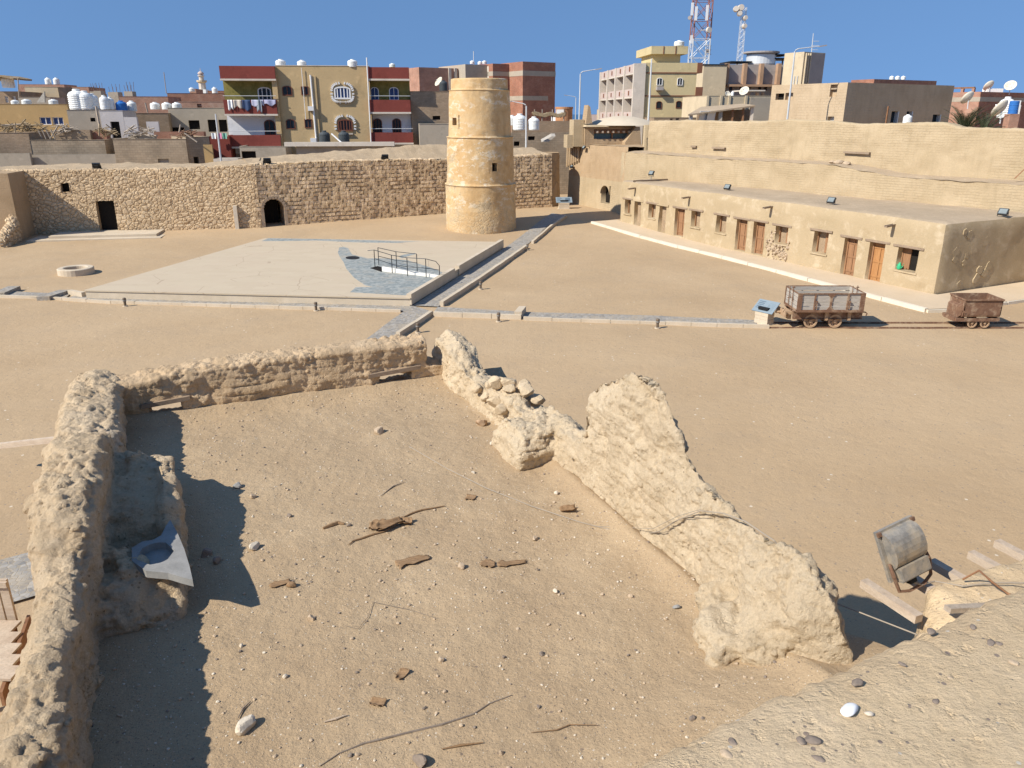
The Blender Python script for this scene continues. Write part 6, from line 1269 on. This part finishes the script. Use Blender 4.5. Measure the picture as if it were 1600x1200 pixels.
for u in (1142,1158,1170,1187,1196,1210,1225): win(DS, DF, u-2.5, 133.5, u+2.5, 141.5, 1.6, 'b', 'glassd', 0, False, .05)
x, z = P(1188,101,5); q = MB(); q.lathe([(2.1,-.3),(2.1,1.5),(2.6,1.52),(2.6,1.75),(0,1.85)], 28, (x, 5, z)); q.build('round_roof_room', M['greyp'], DS)
q = MB(); q.lathe([(2.12,.05),(2.12,1.3)], 28, (x, 5, z)); q.v = [v for v in q.v]; q.build('glazing', M['pale'], DS)
for (u0, u1, v) in ((1132,1165,97),(1182,1226,86),(1200,1238,92)):
    a_, b_ = P(u0,v,6)[0], P(u1,v,6)[0]; z = P(u0,v,6)[1]; fbox(DS, DF, 'roof_canopy', 'black', a_, b_, 3.5, 8, z-.15, z); fbox(DS, DF, 'canopy_post', 'rust', (a_+b_)/2-.08, (a_+b_)/2+.08, 5, 5.16, z-1.6, z-.152)
o = AT(1257, 81, 112); D2 = Fr((o.x, o.y), R_(33)); ES = D2.thing('stair_tower', 'tall beige stair tower with a lit left face and grey shaded right face', 'building'); zT = D2.px(1275,82)[1]; xR = D2.px(1290,82)[0]; DL = Fr((o.x, o.y), R_(33-90)); dl2 = -DL.px(1226,86)[0]
fbox(ES, D2, 'shaft', 'beige', 0, xR, 0, dl2, -1, zT); fbox(ES, D2, 'painted_shade_face', 'greyp', .45, xR-.1, -.03, -.002, -1, zT-.1)  # grey sheet paints the right face's shade over the beige
for t_ in (.06,.16,.26): fbox(ES, D2, 'fin', 'beige', xR*t_, xR*t_+.12, -.25, -.032, -1, zT-.15)
for k in range(3): q = MB(); x = -dl2*.18-.5*k; q.cyl(DL.W(x,-.1,4), DL.W(x,-.1,zT-3), .06, n=6); part_world(q, 'pipe', M['pale'], ES)
# ---- concrete house, shed, brown house
S, f_, x1, zt = house('concrete_house', 'grey concrete house with a beige parapet of plain panels behind the shed', 1104, 1206, 150, 84, 8, 'beige', 7, ((1193,173,1198,180),), 'concrete')
a, b, c, d = f_.rect(1170,152,1207,200); fbox(S, f_, 'painted_shade_side', 'concrete', a, b, -.05, -.003, -1, d)  # grey sheet on the beige front paints the shaded right side
for u in (1106,1127,1140,1166): x, z = f_.px(u,150); fbox(S, f_, 'pilaster', 'beige', x-.12, x+.12, -.12, -.004, z-1.1, z+.05)
fbox(S, f_, 'roof_shelter', 'trim', f_.px(1163,141,2)[0], f_.px(1196,141,2)[0], 2, 5, f_.px(1180,142.5,2)[1], f_.px(1180,140.5,2)[1])
for u in (1171,1185,1194): x, z = f_.px(u,142,2.2); fbox(S, f_, 'shelter_post', 'pierm', x-.14, x+.14, 2.2, 2.5, zt-.4, z-.15)
dish(1163, 153, 85, 14, 'pale dish on the concrete house roof in front of the grey panels', 2.4); dish(1136, 154, 85.5, 9, 'small dark tilted dish at the left of the concrete house roof', 3.4)
for u, lb in ((1137,'left'),(1144,'right')): tank(u, 152, 86, 8, 'small beige tank behind the concrete house parapet, '+lb+' one', 'tank', 0, .6)
SH = thing('open_shed', 'open fronted shed with a sloping pale corrugated roof on thin posts', 'shed', (AT(1080,190,73).x, AT(1080,190,73).y, 0))
A1, A2, A3, A4 = AT(1075,181,72), AT(1180,166.5,73.5), AT(1160,164,79), AT(1095,169,79); q = MB(); q.hexa([A1, A2, A3, A4]+[p+Vector((0,0,.12)) for p in (A1, A2, A3, A4)]); part_world(q, 'roof', M['roofsheet'] if 'roofsheet' in M else M['sandtop'], SH)
q = MB(); B1, B2 = AT(1090,175,78), AT(1178,170,78); q.prism([Vector((B1.x,B1.y,0)), Vector((B2.x,B2.y,0)), B2, B1], (0,.3,0)); part_world(q, 'back_wall', M['cblock2'], SH)
for u, w, mt in ((1081,.14,'trim'),(1127,.16,'concrete'),(1146,.08,'wood_brown'),(1163,.08,'wood_brown'),(1177,.14,'trim')):
    t_ = (u-1075)/105; p = A1.lerp(A2, t_); q = MB(); q.box(p.x-w,p.x+w,p.y+.2,p.y+.2+2*w,0,p.z+.0); part_world(q, 'post', M[mt], SH)
for k, u in enumerate((1098,1110)): p = AT(u, 188, 73); q = MB(); q.obox((p.x,p.y,p.z+.1), .8, .08, 1.4, (.2,0,.3)); o = q.build('grey_panel', M['pale']); tag(o, 'pale panel leaning inside the open shed, '+('left' if k == 0 else 'right')+' one', 'panel', 'pale panels in the open shed')
S, f_, x1, zt = house('low_hut', 'low brick hut with small holes below the cream building', 1022, 1088, 184, 80, 4, 'cblock2', 4, ((1047,185.5,1051,188),(1056,184.8,1061,188)))
o = AT(1325, 129.5, 67); NF = Fr((o.x, o.y), R_(31)); NS = NF.thing('brown_house', 'large brown mud house with a sunlit left side and shaded right side, behind the rampart', 'house'); P = NF.px
NL = Fr((o.x, o.y), R_(31-90)); zT = P(1400,131)[1]; xR = P(1491,137)[0]; dn = -NL.px(1206,138)[0]
rs = [NF.rect(*r) for r in ((1392,174,1404,194),(1416,174,1426,189),(1457,179,1470,191))]
q = MB(); facade(q, 0, xR, -1, zT, 0, rs, .4); q.v = [tuple(NF.W(*v)) for v in q.v]; part_world(q, 'front_wall', M['browna'], NS)
ls = [NL.rect(*r) for r in ((1212,146,1225,156),(1227,145,1239,156),(1297,132,1308,151),(1293,182,1303,191))]
q = MB(); facade(q, -dn, 0, -1, zT, 0, ls, .4); q.v = [tuple(NL.W(*v)) for v in q.v]; part_world(q, 'side_wall', M['browna'], NS)
q = MB(); q.hexa([NF.W(x, y, z) for z in (zT-.5, zT-.4) for x, y in ((.1,.1),(xR-.1,.1),(xR-.1,dn-.1),(.1,dn-.1))]); part_world(q, 'roof', M['sandtop'], NS)
q = MB(); q.hexa([NF.W(x, y, z) for z in (-1, zT-.002) for x, y in ((xR-.3,.002),(xR,.002),(xR,dn),(xR-.3,dn))]); part_world(q, 'far_wall', M['browna'], NS)
for (a,b,c,d) in rs: W_ = fbox(NS, NF, 'window', 'glassd', a, b, .36, .42, c, d); fbox(NS, NF, 'shutter', 'pale', b-.12, b-.02, .0, .355, c, d, W_)
for k, (a,b,c,d) in enumerate(ls): fbox(NS, NL, 'opening', 'dark' if k in (0,) else ('browna' if k < 3 else 'pale'), a, b, .36, .42, c, d)
a = P(1385,160)[0]; fbox(NS, NF, 'lean_post', 'wood_brown', a-.05, a+.05, -.3, -.2, 2, P(1385,166)[1])
tank(1417, 193, 63.5, 11, 'white basin tank at the foot of the brown house', 'tank', 0, 1.1)
house('roof_room', 'long red brick roof room seen over the brown house', 1366, 1464, 125, 90, 28, 'brick', 3, (), parapet=False)
for u, lb in ((1393,'left'),(1402,'middle'),(1411,'right')): tank(u, 124.5, 93, 4.5, 'white tank on the far red brick roof room, '+lb+' of three', 'tank', 0, 1.4)
# right brick house with dishes and palm
o = AT(1533, 144, 78); HF = Fr((o.x, o.y), R_(32)); HS = HF.thing('brick_house', 'red brick house with a grey band at the right edge, satellite dishes on its roof', 'house'); HL = Fr((o.x, o.y), R_(32-90)); P = HF.px; zT = P(1560,144)[1]; dn2 = -HL.px(1489,144)[0]
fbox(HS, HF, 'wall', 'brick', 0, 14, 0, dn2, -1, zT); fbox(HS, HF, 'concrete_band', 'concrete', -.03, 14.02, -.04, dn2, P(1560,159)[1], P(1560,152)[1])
fbox(HS, HL, 'painted_sunlit_wall', 'brick2', -dn2, -.035, -.02, -.002, -1, zT-.02)  # paler brick sheet paints sunlight onto the left side
for u in (1503,1520): x, z = HL.px(u, 137); fbox(HS, HL, 'roof_post', 'brick2', x-.12, x+.12, .1, .34, zT, z)
a, b = HL.px(1489,138)[0], HL.px(1521,137)[0]; fbox(HS, HL, 'roof_beam', 'wood_brown', a, b, .1, .34, HL.px(1505,138.5)[1], HL.px(1505,136)[1])
dish(1545, 146, 80, 14, 'cream dish facing the viewer on the brick house roof', .3); dish(1577, 146, 80, 14, 'tan dish turned away on the brick house roof', 2.4); dish(1512, 168, 72, 18, 'pale dish above the palm at the brick house corner', .4); dish(1563, 190, 66, 24, 'big white dish with a stained face beside the blue barrel', .5)
q = MB(); p = AT(1551,141.5,80.5); q.obox(p, 1.6, .8, .35); o = q.build('roof_tank', M['tank']); tag(o, 'flat white box tank between the two roof dishes', 'tank')
tank(1569, 184, 70, 24, 'tall white tank left of the blue barrel', 'tank', 0, .8)
p = AT(1582,177,68); q = MB(); q.lathe([(0,0),(.36,0),(.38,.03),(.36,.06),(.36,.3),(.38,.33),(.36,.36),(.36,.66),(.38,.69),(.36,.72),(.36,1.0),(.33,1.02),(0,1.0)], 20, p-Vector((0,0,.05))); o = q.build('blue_barrel', M['tankblue']); tag(o, 'bright blue plastic barrel at the right edge beside the white tank', 'barrel')
q = MB(); q.box(p.x-.4,p.x+.4,p.y-.4,p.y+.4,0,p.z-.06); o = q.build('barrel_stand', M['brick2']); tag(o, 'brick stand carrying the blue barrel', 'stand')
q = MB(); a = AT(1577,157,70); b = AT(1596,157,70); q.box(a.x,b.x,a.y,a.y+.15,a.z-.35,a.z); q.box(b.x-.2,b.x,a.y-.1,a.y+.05,0,a.z-.36); o = q.build('roof_shelter', M['tank']); tag(o, 'white frame of a roof shelter behind the blue barrel', 'frame')
# palm clump
def palm(u, v, y, lb, n, L_, dry=False):
    p = AT(u, v, y); p.z -= .9; S = thing('date_palm', lb, 'palm', p); q = MB(); q.cyl((0,0,-p.z),(0,0,.2),.22,.2,8); q.build('trunk', M['wood_brown'], S); rr = random.Random(u)
    q = MB()
    for i in range(n):
        az = rr.uniform(0, 6.28); el = rr.uniform(.55, 1.45) if not dry else rr.uniform(.05, .7); l_ = L_*rr.uniform(.7, 1.1); pts = []
        for k in range(9):
            t = k/8; e = el-t*t*.75; pts.append((pts[-1] if pts else Vector((0,0,0)))+Vector((math.cos(az)*math.cos(e), math.sin(az)*math.cos(e), math.sin(e)))*(l_/8 if k else 0))
        q.rope(pts, [.035*(1-k/9) for k in range(9)], 4)
        for k in range(1, 9):
            for m_ in range(3):
                c = pts[k-1].lerp(pts[k], m_/3); d = (pts[k]-pts[k-1]).normalized(); s_ = d.cross(Vector((0,0,1))).normalized()
                for sg in (-1, 1):
                    tip = c+(s_*sg*.8+d*.7+Vector((0,0,.15)))*.42*(1-.5*k/9); w_ = d*.03; q.add([c-w_, c+w_, tip], [(0,1,2)])
    q.build('fronds', M['palmdry' if dry else 'palm'], S)
M['palm'] = surf('palm_green', (.055,.075,.04), (.10,.12,.065), 4, .6, 10, .1, .01, .2); M['palmdry'] = surf('dry_palm', (.20,.15,.09), (.30,.23,.14), 4, .8, 10, .1, .01, .2)
palm(1508, 192, 63, 'green palm crown pushing up behind the rampart beside the brown house', 46, 2.6); palm(1540, 194, 62, 'smaller leaning green palm right of the big crown', 16, 2.4); palm(1588, 197, 61, 'dry brown palm crown at the right edge of the rampart', 40, 2.0, True)
# ---- masts
def lattice(u, vb, vt, y, w0, w1, lb, red, name='lattice_mast'):
    b = AT(u, vb, y); t = AT(u, vt, y); S = thing(name, lb, 'mast', (b.x, b.y, 0)); H = t.z; n = int(H/(w0*.9)); legs = {}
    for part, test in (('white_section', lambda k: not red or (k*1.0/n) < .62), ('red_section', lambda k: red and (k*1.0/n) >= .62)):
        q = MB(); used = False
        for k in range(n):
            if not test(k): continue
            used = True; z0, z1 = H*k/n, H*(k+1)/n; h0 = (w0+(w1-w0)*k/n)/2; h1 = (w0+(w1-w0)*(k+1)/n)/2; r = .034*w0/1.4
            c0 = [(-h0,-h0,z0),(h0,-h0,z0),(h0,h0,z0),(-h0,h0,z0)]; c1 = [(-h1,-h1,z1),(h1,-h1,z1),(h1,h1,z1),(-h1,h1,z1)]
            for i in range(4): q.cyl(c0[i], c1[i], r*1.3, n=5); q.cyl(c0[i], c1[(i+1) % 4], r*.6, n=4); q.cyl(c0[(i+1) % 4], c1[i], r*.6, n=4); q.cyl(c1[i], c1[(i+1) % 4], r*.6, n=4)
        if used: q.build(part, M['mastred'] if part[0] == 'r' else M['pale'], S)
    return S, H, b
M['mastred'] = flat('mast_red', (.30,.13,.09), .6)
S, H, b = lattice(1091, 100, -60, 132, 2.9, 2.5, 'tall red and white lattice telecom mast rising out of the top of the photo', True)
for k, (u, v0, v1, y) in enumerate(((1081,4,24,130),(1087,10,32,130),(1104,8,32,130),(1080,55,68,130))):
    a, c = AT(u, v0, y), AT(u, v1, y); q = MB(); q.box(c.x-b.x-.18, c.x-b.x+.18, y-b.y-.1, y-b.y+.1, c.z, a.z); q.build('panel_antenna', M['winframe'], S)
a = AT(1107,47,130); q = MB(); m = Vector((a.x-b.x, a.y-b.y, a.z)); q.cyl(m, m+Vector((.1,-.35,0)), .45, .40, 16); q.cyl(m+Vector((-1.2,.2,0)), m, .06, n=6); q.build('dish_antenna', M['trim'], S)
a = AT(1078,28,130); m = Vector((a.x-b.x, a.y-b.y, a.z)); q = MB(); q.cyl(m, m+Vector((-.1,-.25,0)), .3, .28, 14); q.build('dish_antenna', M['greyp'], S)
q = MB()
for v in (71,78,85): a, c = AT(1100,v,131), AT(1111,v,131); q.box(a.x-b.x, c.x-b.x, -1.2, -1.14, a.z-.03, a.z+.03)
a, c = AT(1110,71,131), AT(1110,86,131); q.box(a.x-b.x-.03, a.x-b.x+.03, -1.21, -1.13, c.z, a.z); q.box(a.x-b.x-.55, a.x-b.x+.0, -1.05,-.8, a.z-1.1, a.z-.5); q.build('side_platform', M['greyp'], S)
S2, H2, b2 = lattice(1155, 100, 12, 150, 1.1, .75, 'slimmer grey lattice mast with small dishes, right of the tall mast', False)
for u, v, r in ((1151,14,.5),(1158,12,.55),(1156,21,.45),(1164,28,.4),(1163,41,.4)):
    a = AT(u, v, 149.3); m = Vector((a.x-b2.x, a.y-b2.y, a.z)); q = MB(); q.cyl(m+Vector((0,.5,0)), m+Vector((.15*(u-1156)/8,-.2,.05)), r, r*.9, 14); q.cyl(m+Vector((0,.3,0)), Vector((0,0,m.z)), .05, n=5); q.build('dish_antenna', M['trim'], S2)
a, c = AT(1272,82,116), AT(1271,52,116); MS = thing('aerial_mast', 'thin pale aerial pole beside the tall stair tower', 'mast', (a.x, a.y, 0)); q = MB(); q.cyl((0,0,0),(c.x-a.x,0,c.z),.09,.05,6); q.build('pole', M['pale'], MS)
q = MB()
for k in range(4): q.cyl((-.5,0,c.z-1.0-.55*k),(.5,0,c.z-1.0-.55*k),.03,n=5)
q.build('aerial', M['pale'], MS)
lamp(905,188,110,80,'tall street lamp standing against the sea left of the pavilion',1.5,0); lamp(899,190,150,140,'small distant street lamp left of the tall one by the sea',1.5,math.pi); lamp(822,234,160,70,'curved white lamp post between tower and bastion',1.3,math.pi-.05)
lamp(1230,187,74,66,'tall street lamp in front of the brown house, arm to the right',2.0,.1); lamp(1013,187,92,70,'plain white pole before the cream building',0,0); lamp(345,247,178,66,'slanted white pole beside the left red balconies',0,0)
# ---- houses on the left
T = [('block_house','dark block house at the far left edge just above the rubble wall',-70,44,208,69,10,'cblock2',5,((2,258,20,261.5),),{}),
('rendered_wall','smooth grey rendered wall in front of the leftmost block house',-70,46,240,67.5,10,'concrete',.4,(),dict(parapet=False,cat='wall')),
('block_house','long unfinished block house with a low flat top, left of the stepped gap',44,163,219,70,10,'cblock',5,(),{}),
('block_house','block house with a small dark window low in its wall, right of the stepped gap',176,290,217.5,70,10,'cblock',5,((247,248,264,256),),{}),
('retaining_wall','long plastered base wall under the two block houses',46,291,241,69,10,'concrete',.5,(),dict(parapet=False,cat='wall')),
('ochre_house','ochre rendered house with a white framed blue window',-60,105,163,82,9,'ochre',6,((62,183,80,195,'blue'),(82,183,99,195,'blue')),{}),
('shaded_house','grey shaded house wall carrying the big white tanks',104,158,172,80,14,'concrete',5,((141,184,149,190),),{}),
('lilac_house','slanted lilac white plaster house with a tall dark arched doorway',155,191,173,77,8,'lilac',4,((174,190,188,216),),{}),
('lilac_slab','lilac plaster wall slab right of the dark doorway',193,213,183,75.5,8,'lilac',.4,(),dict(parapet=False,cat='wall')),
('brick_wall_house','dark brown brick house wall crossed by a diagonal shadow, right of the lilac slab',190,262,177,82,16,'cblock2',5,(),{}),
('grey_slab','small pale slab standing in the yard of the brown brick house',228,247,190,77,8,'lilac',.3,(),dict(parapet=False,cat='wall')),
('frame_house','unfinished concrete frame house with dark open bays',262,357,169,85,10,'concrete',7,((295,188,312,202),(325,187,340,206),(342,187,355,206),(268,199,288,205)),{}),
('brick_house','faded red brick house with bare top behind the white tanks',186,262,151,98,10,'brick2',7,(),{}),
('brick_house','low red brick wall house behind the concrete frame house',278,350,159,94,8,'brick2',6,((308,162,315,168,'door'),),{}),
('brick_house','red brick house with a grey sloping roof near the minaret',261,350,146,108,8,'brick',7,(),{}),
('hill_house','cream plastered hill house with one small window',38,92,136,112,10,'beige',8,((79,154,84,158,'win'),),{}),
('hill_house','brown sided hill house behind the big white tanks',90,112,137,111.5,28,'cblock2',8,(),{}),
('hill_house','dark shaded house at the far left edge under the straw shade',-60,31,143,105,8,'cblock2',8,((8,150,13,160,'win'),(21,150,25,160,'win')),{}),
('hill_house','long low brown house beneath the cream hill house roofline',28,78,152,100,10,'concrete',5,(),{}),
('hill_house','red brick hill house on the skyline left of the bare columns',112,138,136,140,8,'brick2',8,(),{}),
('hill_house','tiny brown brick house on the skyline stepping down to the columns',134,146,146,132,8,'cblock2',6,(),{}),
('hill_house','small grey house on the skyline between the bare columns',140,186,158,118,8,'concrete',6,(),{}),
('hill_house','low brick house along the skyline right of the two small tanks',28,100,132,150,8,'brick2',6,(),{}),
('hill_house','small white topped brick house left of the minaret',296,306,139,140,8,'brick2',5,(),{}),
('hill_house','low brick house on the skyline right of the minaret',324,350,142,145,8,'brick',5,(),{}),
('ochre_gate','tall ochre boarded gate wall at the end of the block houses',317,331,226,70,12,'ochre',.4,(),dict(parapet=False,cat='wall')),
('red_balcony_house','narrow house with a dark red balcony and bright washing, left of the yellow block',326,358,213,76,8,'redpaint',3,(),dict(parapet=False)),
('side_house','grey house end wall turned from the sun, right end of the block houses',290,326,214,71.5,40,'cblock',4,((303,245,311,258),),{}),
('yard_hut','pale hut wall at the foot of the slanted white pole',333,372,248,68,8,'trim',2,(),dict(parapet=False)),
('rubble_yard','broken brick yard wall along the roof of the block house on the left',84,140,203,73,10,'cblock2',.5,(),dict(parapet=False,cat='wall')),
('rubble_yard','short stub of red brick wall on the left block house roof',137,165,204,74,10,'brick',1.2,(),dict(parapet=False,cat='wall')),
('rubble_yard','red brick roof wall above the right hand block house',240,318,206,75,10,'brick',1.0,(),dict(parapet=False,cat='wall')),
('rubble_yard','low grey roof wall in front of the dark arched doorway',200,242,211,73,10,'concrete',.6,(),dict(parapet=False,cat='wall'))]
for nm, lb, u0, u1, vt, y, rot, mt, dp, op, kw in T: house(nm, lb, u0, u1, vt, y, rot, mt, dp, op, **kw)
S = next(o for o in SC.objects if o.name == 'lilac_house')
for u, v, y, h, lb, kd, w_ in ((124,171,81,24,'largest white tank at the left of the framed tank row','tank',1.0),(136,171,81,22,'large white tank in the middle of the framed tank row','tank',.9),(147,171,81.5,19,'white tank at the right of the framed tank row','tank',.8),(165,171,79,17,'slim white tank above the dark arched doorway','tank',.75),(174,171,79.5,15,'grey white tank beside the slim one above the doorway','tank',.7),
 (191,174,80,13,'blue tank wrapped in cloth on the lilac house','tankblue',1.2),(207,174,81,13,'stained white tank right of the blue tank','tank',1.0),(243,171,88,9,'first white tank of three on the concrete frame house','tank',1.5),(261,171,88,9,'second white tank of three on the concrete frame house','tank',1.5),(277,171,88,9,'third white tank of three on the concrete frame house','tank',1.5),
 (76,132,152,8,'left of two white tanks high on the skyline','tank',1.0),(89,132,152,8,'right of two white tanks high on the skyline','tank',1.0),(14,137,106,13,'white tank under the straw shade at the left edge','tank',1.2),(300,143,139,5,'small white box tank left of the minaret','tank',1.6),(336,146,143,8,'white tank right of the minaret','tank',1.0),(24,163,85,5,'low white tank at the left end of the ochre house roof','tank',2.0),(42,163,85,6,'low white tank in the middle of the ochre house roof','tank',2.0),(84,163,85,6,'low white tank at the right end of the ochre house roof','tank',2.0)): tank(u, v, y, h, lb, kd, 0, w_)
for u, v0, v1, y, w_, lb in ((148,143,158,119,.35,'bare concrete column stub, leftmost on the skyline'),(157,142,158,118,.5,'bare concrete column stub, second on the skyline'),(181,144,152,117,.7,'dark stub of concrete frame above the brick house'),(204,143,151,99,.5,'squat concrete column stub on the brick house')):
    p, t_ = AT(u, v1, y), AT(u, v0, y); S = thing('concrete_column', lb, 'column', p, 0, 'unfinished concrete column stubs'); h = t_.z-p.z; q = MB(); q.box(-w_,w_,-w_,w_,-1.5,h); q.build('shaft', M['concrete'], S); q = MB()
    for sx in (-1, 0, 1):
        for sy in (-1, 1): q.cyl((sx*w_*.7, sy*w_*.7, h),(sx*w_*.7+.08*sx, sy*w_*.7, h+.9+.2*sy), .025, n=4)
    q.build('rebar', M['rust'], S)
# roof clutter: poles and boards
for u0, v0, u1, v1, y, r, lb in ((60,204,66,217,71.5,.05,'bleached pole leaning on the block house roof, leftmost of four'),(66,203,72,217,71.5,.05,'bleached pole leaning on the block house roof, second of four'),(72,203,79,217,71.5,.05,'bleached pole leaning on the block house roof, third of four'),(79,202,86,217,71.5,.05,'bleached pole leaning on the block house roof, rightmost of four'),(-5,196,33,194,71.8,.06,'horizontal beam of the junk shelter at the left edge'),(22,195,24,210,71.8,.06,'post of the junk shelter at the left edge'),(150,166,156,199,76,.10,'tan plank leaning against the shaded house'),(227,161,231,176,80,.07,'white post on the brown brick house'),(280,207,282,195,73,.06,'short pole standing on the right block house roof'),(288,208,308,222,69.5,.06,'pole sticking out beside the end wall of the block houses'),(256,113,260,146,112,.05,'thin aerial rod on the skyline left of the minaret'),(28,122,30,160,103,.06,'dark post beside the straw shade'),(15,121,30,122,103,.05,'dark rail of the straw shade')):
    a, b = AT(u0, v0, y), AT(u1, v1, y); q = MB(); q.cyl(a, b, r, n=6); o = q.build('pole', M['wood_grey'] if 'tan' not in lb else M['wood_pale']); tag(o, lb, 'pole')
for k, (u, v, w_, y, mt, lb) in enumerate(((12,199,36,71.2,'straw','heap of sticks and rags under the junk shelter'),(50,199,30,72.5,'straw','dry brushwood heap behind the leaning poles'),(95,201,26,72.5,'wood_grey','tangle of old boards on the left block house'),(160,206,22,72.5,'straw','brush pile left of the dark doorway'),(215,206,30,72.5,'wood_grey','loose boards heaped before the pale slab'),(285,210,18,72,'rust','rusty scrap heap at the right block house corner'))):
    p = AT(u, v, y); q = MB(); rr = random.Random(k); L_ = w_/1200*y
    for i in range(26):
        c = p+Vector((rr.uniform(-.5,.5)*L_, rr.uniform(0,1), rr.uniform(-.35,.25))); d = Vector((rr.uniform(-1,1), rr.uniform(-.5,.5), rr.uniform(-.35,.35))).normalized()*rr.uniform(.3,.8); q.cyl(c-d, c+d, rr.uniform(.02,.06), n=4)
    o = q.build('junk_heap', M[mt]); tag(o, lb, 'junk')
q = MB(); p = AT(6,122,104); q.sheet(lambda s, t: p+Vector((-3+4.2*s, 4*t, .35*math.sin(math.pi*s)+.1*n2(s*9,t*4,1))), 14, 6); o = q.build('straw_shade', M['straw']); m = o.modifiers.new('t','SOLIDIFY'); m.thickness = .2; tag(o, 'domed straw sunshade on the roof at the far left edge', 'sunshade')
q = MB(); a, b, c = AT(57,160,86), AT(70,160,86), AT(69,143,86); q.prism([a,b,c], (0,.2,0)); o = q.build('roof_flap', M['canvas']); tag(o, 'triangular tan sheet propped up on the ochre house roof', 'sheet')
# minaret
p = AT(318,150,170); MN = thing('minaret', 'slender cream minaret with balcony and bulbous top on the left skyline', 'minaret', (p.x, p.y, zg(p.x, p.y))); z0 = MN.location.z
def mz(v): return AT(318, v, 170).z-z0
q = MB(); q.box(-.95,.95,-.95,.95,-1,mz(140)); q.build('base', M['tank'], MN)
q = MB(); q.lathe([(.75,mz(140)),(.72,mz(130)),(.62,mz(129))], 8); q.build('shaft', M['trim'], MN); q = MB(); q.lathe([(.62,mz(130)),(1.0,mz(128)),(1.0,mz(125.5)),(.5,mz(125.5))], 16); q.build('balcony', M['beige'], MN)
q = MB(); q.lathe([(.5,mz(126)),(.46,mz(120)),(.68,mz(119)),(.68,mz(118)),(.3,mz(117.5))], 12); q.build('lantern', M['trim'], MN); q = MB(); q.lathe([(.3,mz(117.6)),(.62,mz(115.5)),(.58,mz(114)),(.3,mz(112)),(.06,mz(111)),(.05,mz(107)),(0,mz(106))], 14); q.build('bulb', M['pink'], MN, smooth=True)
for k, (u, mt) in enumerate(((334,'white'),(343,'pinkcl'),(351,'greencl'))):
    for n_, c_ in (('pinkcl',(.62,.25,.38)),('greencl',(.2,.42,.33))):
        if n_ == mt: M[mt] = flat('cloth_'+mt, c_, .9)
    a, b = AT(u-4,208,75.6), AT(u+4,217,75.6); q = MB(); q.sheet(lambda s, t: Vector((a.x+(b.x-a.x)*s, 75.6-.05*math.sin(s*8), b.z+(a.z-b.z)*t)), 6, 4); o = q.build('laundry', M[mt]); m = o.modifiers.new('t','SOLIDIFY'); m.thickness = .015; tag(o, {'white':'white washing on the narrow red balcony','pinkcl':'pink and white washing on the narrow red balcony','greencl':'green cloth on the narrow red balcony'}[mt], 'laundry', 'washing on the narrow red balcony')
# ------------------------------------------------------------------ light and sky
SUN_AZ = R_(30); SUN_EL = R_(40)
sd = bpy.data.lights.new('sun', 'SUN'); sd.energy = 4.3; sd.angle = R_(.53); sd.color = (1.0, .94, .84)
so = bpy.data.objects.new('sun', sd); COL.objects.link(so)
dirv = Vector((math.cos(SUN_AZ)*math.cos(SUN_EL), math.sin(SUN_AZ)*math.cos(SUN_EL), -math.sin(SUN_EL)))
so.rotation_euler = dirv.to_track_quat('-Z', 'Y').to_euler(); so.location = (-30, -20, 60)
w = bpy.data.worlds.new('World'); SC.world = w; w.use_nodes = True
nt = w.node_tree; bg = nt.nodes['Background']; sky = nt.nodes.new('ShaderNodeTexSky'); sky.sky_type = 'NISHITA'; sky.sun_disc = False
sky.sun_elevation = SUN_EL; sky.sun_rotation = math.atan2(-dirv.x, -dirv.y); sky.altitude = 0; sky.air_density = 1.0; sky.dust_density = 0; sky.ozone_density = 4.5
tc_ = nt.nodes.new('ShaderNodeTexCoord'); sx = nt.nodes.new('ShaderNodeSeparateXYZ'); nt.links.new(tc_.outputs['Generated'], sx.inputs[0])
ma = nt.nodes.new('ShaderNodeMath'); ma.operation = 'MULTIPLY_ADD'; nt.links.new(sx.outputs[2], ma.inputs[0]); ma.inputs[1].default_value = .40; ma.inputs[2].default_value = .31
cx_ = nt.nodes.new('ShaderNodeCombineXYZ'); nt.links.new(sx.outputs[0], cx_.inputs[0]); nt.links.new(sx.outputs[1], cx_.inputs[1]); nt.links.new(ma.outputs[0], cx_.inputs[2]); nt.links.new(cx_.outputs[0], sky.inputs[0])
mx = nt.nodes.new('ShaderNodeMix'); mx.data_type = 'RGBA'; mx.blend_type = 'MULTIPLY'; mx.inputs[0].default_value = 1; mx.inputs[7].default_value = (.97, 1.065, 1.12, 1); nt.links.new(sky.outputs[0], mx.inputs[6]); nt.links.new(mx.outputs[2], bg.inputs[0]); bg.inputs[1].default_value = .09
SC.view_settings.view_transform = 'Standard'; SC.view_settings.look = 'None'; SC.view_settings.exposure = .55; SC.view_settings.gamma = 1
SC.cycles.max_bounces = 6; SC.cycles.diffuse_bounces = 3; SC.cycles.use_denoising = True
